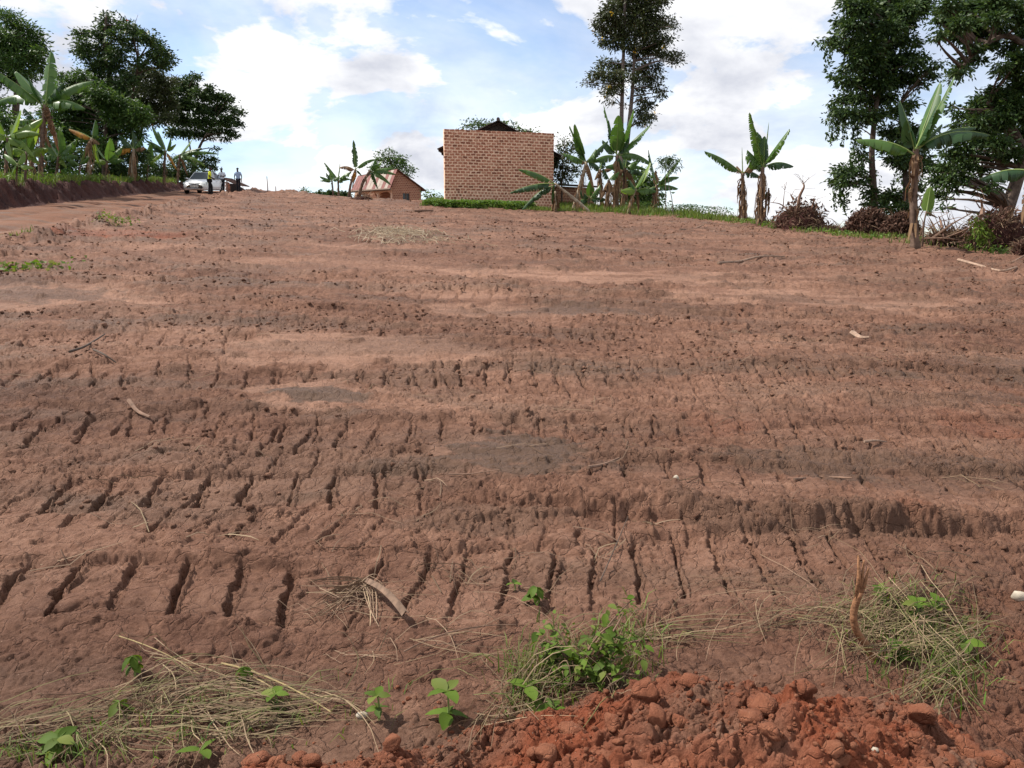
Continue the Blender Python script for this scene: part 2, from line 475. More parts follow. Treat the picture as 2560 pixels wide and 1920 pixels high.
def G(px, py, off=0.0):
    """where the sight line through a photo pixel meets the smooth ground (raised by off)"""
    d = ray(px, py); o = Vector((0, 0, CAMZ))
    den = d.z + 0.0243 * d.x - 0.0796 * d.y
    if den < -1e-4:
        p = o + d * ((off - CAMZ) / den)
        if p.y < 90 and abs(gz(p.x, p.y) - (-0.0243 * p.x + 0.0796 * p.y)) < 1e-6: return p
    t = 0.8; st = 0.05
    while t < 400:
        p = o + d * t
        if p.z < gz(p.x, p.y) + off:
            lo, hi = t - st, t
            for _ in range(18):
                m = (lo + hi) / 2; q = o + d * m
                if q.z < gz(q.x, q.y) + off: hi = m
                else: lo = m
            return o + d * hi
        t += st; st = max(0.05, t * 0.02)
    return o + d * 60
def onground(x, y, dz=0.0): return Vector((x, y, gz(x, y) + dz))
def PL(pix): # polyline of pixels -> plan
    q = [G(a, b) for a, b in pix]
    return [(p.x, p.y) for p in q]

# crawler tracks: (pixel polyline, half width m, strength, cleat pitch m, shear)
TRACKS = [
    ([(-300, 1478), (0, 1470), (300, 1465), (600, 1475), (800, 1480)], 0.22, 1.15, 0.215, 0.18),
    ([(880, 1470), (1150, 1450), (1500, 1425), (1900, 1395), (2250, 1385), (2900, 1400)], 0.30, 1.10, 0.185, -0.10),
    ([(60, 1235), (330, 1222), (600, 1215), (900, 1218), (1080, 1225)], 0.24, 1.0, 0.225, 0.15),
    ([(1150, 1330), (1500, 1310), (1800, 1320)], 0.16, 0.7, 0.17, -0.1),
    ([(600, 1095), (850, 1085), (1150, 1085), (1450, 1080), (1750, 1090)], 0.28, 0.85, 0.21, 0.05),
    ([(1900, 1110), (2200, 1080), (2560, 1130), (2900, 1160)], 0.32, 0.85, 0.21, -0.15),
    ([(-200, 1130), (100, 1090), (330, 1060), (560, 1040)], 0.30, 0.85, 0.22, 0.3),
    ([(700, 955), (900, 945), (1150, 935), (1400, 940), (1600, 950)], 0.32, 0.95, 0.20, 0.1),
    ([(1700, 985), (2050, 960), (2350, 965), (2700, 990)], 0.35, 0.55, 0.21, -0.1),
    ([(-200, 890), (100, 860), (350, 845), (620, 870)], 0.40, 0.95, 0.22, 0.35),
    ([(0, 960), (250, 930), (500, 915), (700, 905)], 0.32, 0.8, 0.22, 0.35),
    ([(250, 815), (500, 812), (750, 818), (960, 828)], 0.42, 0.9, 0.22, 0.3),
    ([(900, 832), (1200, 828), (1500, 835), (1750, 855)], 0.42, 0.75, 0.22, -0.05),
    ([(950, 728), (1350, 742), (1700, 755), (2050, 768), (2400, 800)], 0.45, 0.85, 0.24, -0.05),
    ([(150, 745), (450, 765), (760, 790)], 0.40, 0.6, 0.24, 0.3),
    ([(1500, 900), (1900, 880), (2300, 905), (2600, 935)], 0.38, 0.5, 0.22, -0.1),
]
TR = [(np.array(PL(p)), w, s, c, sh) for p, w, s, c, sh in TRACKS]
TR = [(p, w, s * (0.75 if p[:, 1].mean() > 8 else 1.0), c, sh) for p, w, s, c, sh in TR]
_rt = random.Random(404); _y = 3.6
while _y < 9.5:
    for q in range(2):
        hw_ = 0.78 * (_y + 1); x0 = _rt.uniform(-1.1, 0.3) * hw_; x1 = x0 + _rt.uniform(0.5, 1.5) * hw_
        yy = _y + 0.55 * q * _rt.uniform(0.9, 1.3); tilt = _rt.uniform(-0.05, 0.05)
        xs = np.linspace(x0, x1, 6); TR.append((np.stack([xs, yy + tilt * (xs - x0) + 0.12 * np.sin(xs * 0.5 + _y)], 1), _rt.uniform(0.20, 0.30), _rt.uniform(0.45, 0.95) * (1.0 if _y < 6 else 0.68), _rt.uniform(0.18, 0.23), _rt.uniform(-0.25, 0.3)))
    _y += _rt.uniform(0.55, 0.95) * (1 + _y * 0.05)
# pressed smooth patches: pixel centre, pixel half sizes, strength
SMOOTH = [(1290, 1150, 210, 62, 1.0), (860, 880, 330, 50, 1.0), (60, 745, 330, 40, 1.0), (1500, 695, 420, 18, 1.0),
          (2050, 755, 400, 20, 0.9), (1350, 778, 330, 16, 0.9), (790, 990, 170, 38, 0.9), (2000, 1235, 620, 48, 0.85),
          (150, 1330, 300, 60, 0.8), (550, 905, 300, 14, 0.5), (200, 1010, 380, 40, 0.6), (1100, 655, 500, 10, 0.7), (300, 640, 300, 14, 0.6),
          (420, 1370, 200, 25, 0.5), (900, 1640, 240, 50, 0.4), (200, 1560, 220, 50, 0.35), (2100, 690, 420, 10, 0.6), (1500, 1040, 260, 14, 0.5)]
def patch_plan(cx, cy, hx, hy):
    c = G(cx, cy); a = G(cx, cy - hy); b = G(cx, min(cy + hy, 1900))
    return c.x, (a.y + b.y) / 2, hx / FPX * c.y / math.cos(PITCH), abs(a.y - b.y) / 2
SMP = [patch_plan(a, b, c, d) + (s,) for a, b, c, d, s in SMOOTH]
MOIST = [(1290, 1150, 200, 62, 1.0), (800, 992, 130, 20, 1.0), (2000, 1165, 240, 45, 0.8), (2450, 1000, 150, 20, 0.6), (2480, 905, 120, 12, 0.7),
         (60, 740, 260, 24, 0.55), (1450, 780, 160, 14, 0.8), (1200, 1290, 260, 35, 0.5), (70, 960, 120, 18, 0.6)]
MOP = [patch_plan(a, b, c, d) + (s,) for a, b, c, d, s in MOIST]
SCARP = np.array(PL([(1150, 1235), (1400, 1262), (1700, 1290), (2000, 1300), (2300, 1312), (2560, 1325), (2900, 1345)]))
HEAP = (0.62, 1.93)   # crest of the fresh earth heap
def heap_mask(x, y):
    q = np.sqrt(((x - 0.62 - 0.25 * (1.95 - y)) / 0.92) ** 2 + ((y - 1.70) / 0.56) ** 2)
    tail = np.sqrt(((x + 0.22) / 0.72) ** 2 + ((y - 1.60) / 0.33) ** 2)
    n = 0.12 * gn(x * 3, y * 3, 77)
    return np.clip(np.maximum(1.0 - q, 0.6 * (1 - tail)) + n * (np.maximum(1 - q, 1 - tail) > -0.25), 0, 1)

def detail(x, y, dx, dy):
    """relief of the churned soil; returns dz, orange, moist"""
    fsc = np.maximum(dx, dy * 0.34)
    def fade(size): return sst(1.3, 3.0, size / fsc)
    wx = x + 0.05 * gn(x * 5, y * 5, 3); wy = y + 0.05 * gn(x * 5, y * 5, 4)
    near = sst(14, 5, y)
    # smooth / rough layout, drawn out along the direction the machine drove
    st = fbm(wx * 0.16, wy * 0.62, 4, 11)
    sm = 0.75 * sst(0.30, 0.62, st); smx = np.zeros_like(x)
    for cx, cy, hx, hy, s in SMP:
        q = ((x - cx) / hx) ** 2 + ((y - cy) / hy) ** 2 + 0.6 * gn(x * 1.3, y * 3.0, 21) + 0.35 * gn(x * 4, y * 8, 22)
        sm = np.maximum(sm, s * sst(1.15, 0.6, q)); smx = np.maximum(smx, (s > 0.85) * sst(1.15, 0.75, q))
    far_band = sst(-0.25, 0.25, fbm(x * 0.10 + 4, y * 0.45, 3, 19))
    z = 0.030 * fbm(x * 0.5, y * 0.8, 3, 5) + 0.009 * fbm(x * 1.9, y * 2.6, 3, 6)
    track_cover = np.zeros_like(x); 
    for i, (pl, w, s, c, shear) in enumerate(TR):
        sel = (x > pl[0, 0] - 0.3) & (x < pl[-1, 0] + 0.3)
        o = np.argsort(pl[:, 0])
        yc = np.interp(x, pl[o, 0], pl[o, 1]) + 0.04 * gn(x * 1.3, x * 0 + i, 31)
        lat = y - yc
        sel &= np.abs(lat) < w * 2.2
        if not sel.any(): continue
        xs = x[sel]; la = lat[sel]; ys = y[sel]
        ends = sst(pl[:, 0].min() - 0.2, pl[:, 0].min() + 0.25, xs) * sst(pl[:, 0].max() + 0.2, pl[:, 0].max() - 0.25, xs)
        n = gn(xs * 3.1, ys * 3.1, 41 + i)
        inb = sst(w * 1.12, w * 0.86, np.abs(la) + 0.045 * n + 0.02 * gn(xs * 9, ys * 9, 43)) * ends * (1 - 0.93 * smx[sel])
        u = (xs + shear * la + 0.022 * gn(xs * 4, ys * 4, 51 + i) + 0.012 * gn(xs * 14, ys * 14, 52) + 0.006 * gn(xs * 40, ys * 40, 53)) / c
        k = np.floor(u); ph = u - k
        kr = hsh(k, k * 0 + i, 61); kr2 = hsh(k, k * 0 + i, 62)
        edge = 0.79 + 0.08 * (kr - 0.5) + 0.07 * gn(xs * 11, ys * 11, 54 + i) + 0.04 * gn(xs * 33, ys * 33, 57)
        e2 = 0.99 - 0.05 * kr2 + 0.03 * gn(xs * 13, ys * 13, 55 + i)
        plate = np.clip(ph / edge, 0, 1)
        top = 0.10 + 0.28 * plate - 0.5 * sst(0.75, 1.0, np.abs(2 * (la / w * 0.5))) 
        floor_ = -0.72 + 0.30 * gn(xs * 18, ys * 18, 56)
        tr_ = sst(0, 0.045, ph - edge) * sst(0.0, 0.10, e2 - ph + 0.02)
        prof = top * (1 - tr_) + floor_ * tr_
        brk = sst(-0.60, 0.0, gn(xs * 1.7, ys * 1.7, 71 + i) + 0.5 * (kr2 - 0.35))
        amp = 0.042 * s * (0.7 + 0.45 * kr) * (0.42 + 0.58 * brk) * np.minimum(c / 0.19, 1.2)
        zz = inb * (-0.020 * s + amp * prof)
        rim = np.exp(-((np.abs(la) - w * 1.18) / (0.22 * w)) ** 2) * ends
        zz += rim * 0.022 * s * (0.6 + 0.8 * n)
        z[sel] += zz
        keep = inb * (0.35 + 0.65 * brk)
        track_cover[sel] = np.maximum(track_cover[sel], keep * np.where(tr_ < 0.3, 1.0, 0.25))
    rough = (1 - sm) * (1 - 0.84 * track_cover)
    pat = sst(-0.40, 0.30, fbm(wx * 0.9, wy * 1.4, 3, 23))
    rough = np.maximum(rough * (0.45 + 0.55 * pat), 0.16 * (1 - 0.8 * track_cover))
    w2x = x + 0.035 * gn(x * 9, y * 9, 13) + 0.012 * gn(x * 31, y * 31, 14); w2y = y + 0.035 * gn(x * 9, y * 9, 15) + 0.012 * gn(x * 31, y * 31, 16)
    z += rough * 0.010 * fbm(wx * 5, wy * 6, 4, 8, 0.6) * fade(0.12)
    z += rough * 0.05 * np.abs(fbm(x * 0.9, y * 1.5, 3, 18)) * sst(5, 12, y)
    rz = np.zeros_like(x)
    for size, amp, thr, sd in ((0.55, 0.20, 0.50, 101), (0.26, 0.24, 0.48, 107), (0.13, 0.28, 0.34, 111), (0.065, 0.46, 0.22, 121), (0.033, 0.62, 0.12, 131), (0.018, 0.6, 0.1, 136)):
        f = fade(size) * rough
        if size > 0.3: f = f * sst(5, 9, y)
        if size == 0.26: f = f * (0.25 + 0.75 * sst(3, 8, y))
        if size == 0.13: f = f * (0.55 + 0.45 * sst(3, 8, y))
        sel = f > 0.02
        if not sel.any(): continue
        h, r = slabs(w2x[sel], w2y[sel], size, sd)
        up = sst(thr - 0.12, thr + 0.12, r + 0.35 * (pat[sel] - 0.5))
        rz[sel] += size * amp * f[sel] * h * up
    for size, dn, sd in ((0.15, 0.16, 112), (0.07, 0.36, 122), (0.032, 0.55, 132), (0.018, 0.5, 138)):
        f = fade(size); sel = (f > 0.02) & (rough > 0.05)
        if not sel.any(): continue
        rz[sel] += clods(w2x[sel], w2y[sel], size, rough[sel] * dn, sd, 0.62) * f[sel]
    lim = 0.034 + 0.042 * sst(4, 15, y)
    rz = rz * (1.0 + 0.5 * sst(4, 12, y))
    z += lim * np.tanh(rz / lim)
    # thin litter of crumbs even on the pressed ground
    sel = fade(0.03) > 0.02
    if sel.any(): z[sel] += clods(wx[sel], wy[sel], 0.030, np.full(int(sel.sum()), 0.10), 142, 0.7) * fade(0.03)[sel]
    # drying cracks and ragged slabs
    rid = np.abs(gn(wx * 7, wy * 7, 151)); rid2 = np.abs(gn(wx * 15, wy * 15, 152))
    z -= (0.010 * sst(0.07, 0.0, rid) * fade(0.05) + 0.005 * sst(0.08, 0.0, rid2) * fade(0.03)) * (1 - 0.7 * sm)
    z += 0.0025 * fbm(x * 30, y * 30, 3, 9, 0.6) * fade(0.03) * (1 - 0.5 * sm)
    # the low scarp the blade left
    o = np.argsort(SCARP[:, 0])
    ys = np.interp(x, SCARP[o, 0], SCARP[o, 1]) + 0.05 * fbm(x * 3, y * 0 + 2, 3, 161) + 0.02 * gn(x * 9, y * 0 + 5, 163) + 0.010 * gn(x * 30, y * 0, 162)
    la = y - ys + 0.035 * gn(x * 8, y * 14, 164) + 0.014 * gn(x * 26, y * 40, 165)
    on = sst(SCARP[:, 0].min() - 0.1, SCARP[:, 0].min() + 0.5, x) * (0.5 + 0.4 * sst(-0.4, 0.5, gn(x * 1.4, x * 0 + 8, 166)))
    step = sst(-0.045, 0.025, la) * sst(0.9, 0.2, la)
    z += on * (0.060 * step - 0.034 * np.exp(-((la + 0.05) / 0.06) ** 2))
    qs = (np.abs(la) < 0.2) & (on > 0.05)
    z[qs] += 0.035 * slabs(x[qs], y[qs], 0.075, 167)[0] * sst(0.2, 0.05, np.abs(la[qs])) * on[qs]
    # road ruts and its ragged verge
    l = road_l(x, y)
    rd = sst(2.9, 2.45, np.abs(l + 0.05))
    z *= (1 - 0.86 * rd)
    z -= rd * (0.07 * np.exp(-((l - 0.9) / 0.30) ** 2) + 0.07 * np.exp(-((l + 0.9) / 0.30) ** 2))
    verge = np.exp(-((l - 3.0 - 0.5 * gn(x * 0.5, y * 0.5, 171)) / 0.55) ** 2) * sst(-0.5, 0.3, gn(x * 0.35, y * 0.35, 172) + 0.25)
    q = verge > 0.02
    z[q] += verge[q] * (0.06 + 0.14 * np.abs(fbm(x[q] * 1.5, y[q] * 1.5, 3, 173)) + 0.22 * slabs(x[q], y[q], 0.35, 174)[0] + 0.9 * clods(x[q], y[q], 0.2, np.full(int(q.sum()), 0.6), 176))
    bk = sst(-2.4, -2.9, l) * sst(-4.2, -3.3, l)
    q = bk > 0.02
    z[q] += bk[q] * (0.20 * fbm(x[q] * 1.1, y[q] * 1.1, 4, 181, 0.6) + 0.16 * slabs(x[q], y[q], 0.6, 183)[0] + 0.04 * slabs(x[q], y[q], 0.3, 184)[0])
    # ragged crest of pushed-up soil at the far edge of the field
    s = y - np.interp(x, YE_X, YE_Y)
    cr = np.exp(-((s + 1.5) / 2.2) ** 2) * sst(-17.5, -15, x) * (0.25 + 0.75 * sst(-11, -14.5, x)) * sst(1, -2, x)
    q = cr > 0.02
    z[q] += cr[q] * (0.06 + 0.22 * np.abs(fbm(x[q] * 0.8, y[q] * 0.8, 3, 191)) + 0.22 * slabs(x[q], y[q], 0.5, 192)[0])
    # fresh earth heap in the foreground
    hm = heap_mask(x, y)
    q = hm > 0.001; xq, yq, hq = x[q], y[q], hm[q]
    ax = xq + 0.02 * gn(xq * 14, yq * 14, 17) + 0.006 * gn(xq * 60, yq * 60, 27); ay = yq + 0.02 * gn(xq * 14, yq * 14, 18) + 0.006 * gn(xq * 60, yq * 60, 28)
    f1_ = np.full(xq.shape, 1.0)
    hh = 0.34 * hq ** 0.85 + sst(0.02, 0.2, hq) * (0.035 * fbm(xq * 5, yq * 5, 3, 201, 0.6) + 0.16 * 0.16 * slabs(ax, ay, 0.16, 202)[0] + 0.07 * 0.28 * slabs(ax, ay, 0.07, 203)[0] + 0.03 * 0.4 * slabs(ax, ay, 0.03, 207)[0]
         + clods(ax, ay, 0.085, f1_ * 0.35, 206, 0.55) + clods(ax, ay, 0.036, f1_ * 0.75, 204, 0.6) + clods(ax, ay, 0.017, f1_ * 0.8, 205, 0.7))
    k = sst(0.0, 0.12, hm)
    z[q] = z[q] * (1 - k[q]) + hh * k[q]
    # a cut at the lower right
    z -= 0.12 * sst(1.25, 1.7, x - 0.2 * (2.2 - y)) * sst(2.35, 1.9, y)
    orange = np.clip(sst(0.02, 0.2, hm) * (0.70 + 0.9 * fbm(x * 3.2, y * 3.2, 3, 211)), 0, 1)
    orange = np.maximum(orange, 0.35 * sst(0.25, 0.5, fbm(x * 0.7 + 9, y * 1.1, 3, 213)) * sst(0.5, 2.0, x) * sst(7, 4, y))
    orange = np.maximum(orange, 0.7 * sst(1.2, 0.5, ((x - G(280, 590).x) / 1.8) ** 2 + ((y - G(280, 590).y) / 1.3) ** 2))
    moist = 0.35 * sst(0.05, 0.5, fbm(x * 0.35, y * 0.8, 4, 221)) + 0.45 * sst(0.1, 0.7, pat) * (1 - sm) * sst(-0.3, 0.4, fbm(x * 0.5 + 7, y * 1.6, 4, 223))
    for cx, cy, hx, hy, s in MOP:
        q = ((x - cx) / hx) ** 2 + ((y - cy) / hy) ** 2 + 0.75 * gn(x * 1.9, y * 4.5, 25) + 0.55 * gn(x * 5, y * 10, 29) + 0.3 * gn(x * 13, y * 18, 26)
        moist = np.maximum(moist, 0.9 * s * sst(1.1, 0.55, q))
    moist = moist * (1 - k)
    dry = 0.75 * smx * sst(0.5, 0.2, moist) * sst(-0.6, 0.2, gn(x * 1.5, y * 3, 225)) * (1 - k)
    return z, orange, moist, dry

def build_ground():
    rows = [1.40]; 
    while rows[-1] < 74:
        Y = rows[-1]; rows.append(Y + min(max(Y * Y * 6.8e-4, 0.0016), 0.25))
    rows = np.array(rows); nr = len(rows); nc = 960
    s = np.linspace(-1, 1, nc)
    Yg, S = np.meshgrid(rows, s, indexing='ij')
    hw = 0.69 * (Yg + 0.75)
    X = S * hw
    x = X.ravel(); y = Yg.ravel()
    dx = (2 * hw / nc).ravel(); dyr = np.gradient(rows); dy = np.repeat(dyr, nc)
    dz, orange, moist, dry = detail(x, y, dx, dy)
    z = base(x, y) + dz
    V = np.stack([x, y, z], 1)
    i = np.arange(nr - 1)[:, None] * nc + np.arange(nc - 1)[None, :]
    F = np.stack([i, i + 1, i + nc + 1, i + nc], -1).reshape(-1, 4)
    fx = x[F].mean(1); fy = y[F].mean(1)
    l = road_l(fx, fy)
    heap = heap_mask(fx, fy) > 0.03
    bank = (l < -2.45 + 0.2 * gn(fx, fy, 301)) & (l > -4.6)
    road = (np.abs(l) < 2.75 + 0.35 * gn(fx * 0.8, fy * 0.8, 302)) & ~bank
    plateau = (l <= -4.6)
    s_ = fy - np.interp(fx, YE_X, YE_Y)
    field = ~(heap | bank | road | plateau)
    def sub(name, mask, mat):
        ff = F[mask]
        u, inv = np.unique(ff, return_inverse=True)
        me = np_mesh(name, V[u], inv.reshape(ff.shape), [mat], smooth=True)
        for nm, arr in (('orange', orange), ('moist', moist), ('dry', dry)):
            a = me.attributes.new(nm, 'FLOAT', 'POINT'); a.data.foreach_set('value', arr[u].astype(np.float32))
        return link(name, me)
    tag(sub('field', field, M['soil']), kind='structure')
    tag(sub('road', road, M['road']), kind='structure')
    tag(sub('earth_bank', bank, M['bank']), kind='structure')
    tag(sub('garden_ground', plateau, M['land']), kind='structure')
    hp = tag(sub('soil_heap', heap, M['soil']), 'heap of freshly dug orange red earth in the foreground', 'soil heap')
    def hgt(px, py):
        """detailed height at plan points (nearest grid vertex)"""
        r = np.clip(np.searchsorted(rows, py), 1, nr - 1)
        r = np.where(np.abs(rows[r] - py) < np.abs(rows[r - 1] - py), r, r - 1)
        c = np.clip(np.rint((px / (0.69 * (rows[r] + 0.75)) + 1) * 0.5 * (nc - 1)).astype(int), 0, nc - 1)
        return z.reshape(nr, nc)[r, c]
    rl = rows.tolist(); zl = z.reshape(nr, nc)
    import bisect
    def hs(px, py):
        r = min(max(bisect.bisect_left(rl, py), 1), nr - 1)
        if abs(rl[r] - py) > abs(rl[r - 1] - py): r -= 1
        c = min(max(int(round((px / (0.69 * (rl[r] + 0.75)) + 1) * 0.5 * (nc - 1))), 0), nc - 1)
        return float(zl[r, c])
    return hp, hgt, hs
SOIL_HEAP, HGT, hz = build_ground()
def on(px, py, dz=0.0):
    """photo pixel -> point on the detailed ground"""
    g = G(px, py)
    for _ in range(3):
        g2 = G(px, py, hz(g.x, g.y) - gz(g.x, g.y)); g = g2
    return Vector((g.x, g.y, hz(g.x, g.y) + dz))

def ground_mat():
    m, nt, b_ = nodemat('open_ground'); N = nt.nodes.new; L = nt.links.new
    tc = N('ShaderNodeTexCoord'); n = N('ShaderNodeTexNoise'); n.inputs['Scale'].default_value = 3.0; n.inputs['Detail'].default_value = 10; n.inputs['Roughness'].default_value = 0.7; L(tc.outputs['Object'], n.inputs['Vector'])
    r1 = N('ShaderNodeValToRGB'); r1.color_ramp.elements[0].position = 0.35; r1.color_ramp.elements[1].position = 0.65; r1.color_ramp.elements[0].color = SOIL_T[0] + (1,); r1.color_ramp.elements[1].color = SOIL_T[2] + (1,); L(n.outputs[0], r1.inputs[0])
    r2 = N('ShaderNodeValToRGB'); r2.color_ramp.elements[0].position = 0.35; r2.color_ramp.elements[1].position = 0.65; r2.color_ramp.elements[0].color = (0.03, 0.045, 0.016, 1); r2.color_ramp.elements[1].color = (0.08, 0.10, 0.04, 1); L(n.outputs[0], r2.inputs[0])
    a = N('ShaderNodeAttribute'); a.attribute_name = 'soil'; mx = N('ShaderNodeMix'); mx.data_type = 'RGBA'; L(a.outputs['Fac'], mx.inputs['Factor']); L(r2.outputs[0], mx.inputs['A']); L(r1.outputs[0], mx.inputs['B']); L(mx.outputs['Result'], b_.inputs['Base Color'])
    b_.inputs['Roughness'].default_value = 0.95
    bp = N('ShaderNodeBump'); bp.inputs['Strength'].default_value = 0.8; bp.inputs['Distance'].default_value = 0.06; L(n.outputs[0], bp.inputs['Height']); L(bp.outputs[0], b_.inputs['Normal'])
    return m
M['ground'] = ground_mat()
def build_land():
    r = np.concatenate([[0.3], np.geomspace(1.0, 6000, 120)]); a = np.linspace(0, 2 * math.pi, 181)[:-1]
    Rr, A = np.meshgrid(r, a, indexing='ij')
    x = (Rr * np.sin(A)).ravel(); y = (Rr * np.cos(A)).ravel()
    hw = 0.69 * (y + 0.75)
    inside = sst(0.3, 1.2, np.minimum(np.minimum(y - 1.40, 74 - y), hw - np.abs(x)))
    l = road_l(x, y)
    z = base(x, y) - 0.03 - 0.75 * inside
    z += 0.05 * fbm(x * 0.4, y * 0.4, 2, 401) * (Rr.ravel() < 200)
    z += np.where(Rr.ravel() > 250, 6 * fbm(x / 500, y / 500, 3, 402) - 4, 0)
    n = len(a); m = len(r)
    i = np.arange(m - 1)[:, None] * n + np.arange(n)[None, :]
    j = np.arange(m - 1)[:, None] * n + (np.arange(n)[None, :] + 1) % n
    F = np.stack([i, j, j + n, i + n], -1).reshape(-1, 4)[:, ::-1]
    me = np_mesh('ground', np.stack([x, y, z], 1), F, [M['ground']], smooth=True)
    sl = sst(2.2, 2.8, l) * sst(2, -1, y - np.interp(x, YE_X, YE_Y)) + sst(2.6, 2.3, np.abs(l)) * (y < 70)
    at_ = me.attributes.new('soil', 'FLOAT', 'POINT'); at_.data.foreach_set('value', np.clip(sl, 0, 1).astype(np.float32))
    tag(link('ground', me), kind='structure')
build_land()

# loose clods: one mesh of many lumps, nobody could count them
def icos(sub):
    import bmesh
    bm = bmesh.new(); bmesh.ops.create_icosphere(bm, subdivisions=sub, radius=1.0)
    bm.verts.ensure_lookup_table()
    v = np.array([q.co[:] for q in bm.verts]); f = np.array([[w.index for w in q.verts] for q in bm.faces]); bm.free()
    return v, f
def lump_variants(sub, n, seed, amp=0.35):
    rs = np.random.default_rng(seed); v, f = icos(sub); out = []
    for k in range(n):
        q = v * (1 + amp * (rs.random((len(v), 1)) - 0.5) * 1.6) * np.array([1, U(0.65, 0.95), U(0.5, 0.75)])
        for _ in range(7):   # chop flat facets
            d = rs.normal(size=3); d /= np.linalg.norm(d); h = U(0.38, 0.8)
            t = q @ d; q = np.where((t > h)[:, None], q - (t - h)[:, None] * d, q)
        out.append(q)
    return out, f
def scatter_lumps(name, label, pts, sizes, sub, mat, seed, sink=0.5):
    var, f = lump_variants(sub, 12, seed); rs = np.random.default_rng(seed)
    VV = []; FF = []; nv = len(var[0])
    for i, (p, s) in enumerate(zip(pts, sizes)):
        q = var[i % 12]; a = rs.random() * 6.28; c, sn = math.cos(a), math.sin(a)
        w = np.stack([q[:, 0] * c - q[:, 1] * sn, q[:, 0] * sn + q[:, 1] * c, q[:, 2]], 1) * s
        VV.append(w + np.array([p[0], p[1], p[2] + s * (0.6 - sink) * 0.6])); FF.append(f + i * nv)
    me = np_mesh(name, np.concatenate(VV), np.concatenate(FF), [mat], smooth=False)
    return tag(link(name, me), label, kind='stuff')
def clod_points(n, ymin, ymax, seed, powr):
    rs = np.random.default_rng(seed)
    y = ymin * (ymax / ymin) ** (rs.random(n * 4) ** powr)
    x = (rs.random(n * 4) * 2 - 1) * 0.70 * (y + 0.4)
    wx = x; wy = y
    st = fbm(wx * 0.16, wy * 0.62, 4, 11); sm = sst(0.2, 0.5, st)
    for cx, cy, hx, hy, s in SMP:
        q = ((x - cx) / hx) ** 2 + ((y - cy) / hy) ** 2
        sm = np.maximum(sm, s * sst(1.3, 0.8, q))
    pat = sst(-0.3, 0.3, fbm(x * 0.9, y * 1.4, 3, 23))
    l = road_l(x, y)
    keep = (rs.random(n * 4) < (1 - sm) * (0.15 + 0.85 * pat)) & (l > 2.9)
    keep |= (rs.random(n * 4) < 0.9) & (l > 2.6) & (l < 3.8)
    s_ = y - np.interp(x, YE_X, YE_Y); keep &= s_ < 0.5
    x = x[keep][:n]; y = y[keep][:n]
    return x, y, HGT(x, y)
cx_, cy_, cz_ = clod_points(1800, 1.9, 9.0, 5, 0.9)
sz = 0.003 + 0.022 * RNG.random(len(cx_)) ** 4.0 * np.sqrt(cy_ / 3)
scatter_lumps('soil_crumbs', 'loose crumbs of brown soil on the near field', np.stack([cx_, cy_, cz_], 1), sz, 2, M['clod'], 31)
cx_, cy_, cz_ = clod_points(12000, 6.0, 54.0, 6, 0.8)
sz = (0.009 + 0.030 * RNG.random(len(cx_)) ** 3.0) * np.clip(np.sqrt(cy_ / 10), 0.7, 1.7)
scatter_lumps('soil_clods', 'scattered lumps of turned soil across the far field', np.stack([cx_, cy_, cz_], 1), sz, 1, M['clod'], 32)

# ------------------------------------------------------------------ buildings
def brick_variants(L, H, D, n, seed):
    rs = random.Random(seed); out = []
    for k in range(n):
        j = lambda a: rs.uniform(-a, a)
        v = []
        for x in (-L / 2, L / 2):
            for y in (-D / 2, D / 2):
                for z in (-H / 2, H / 2):
                    v.append((x + j(0.014), y + j(0.004), z + j(0.010)))
        f = [(0, 1, 3, 2), (4, 6, 7, 5), (0, 4, 5, 1), (2, 3, 7, 6), (0, 2, 6, 4), (1, 5, 7, 3)]
        out.append((v, f))
    return out
def brick_meshes(L, H, D, n, seed, mat):
    r = []
    for v, f in brick_variants(L, H, D, n, seed):
        me = bpy.data.meshes.new('brick'); me.from_pydata(v, [], f); me.materials.append(mat); me.update(); r.append(me)
    return r

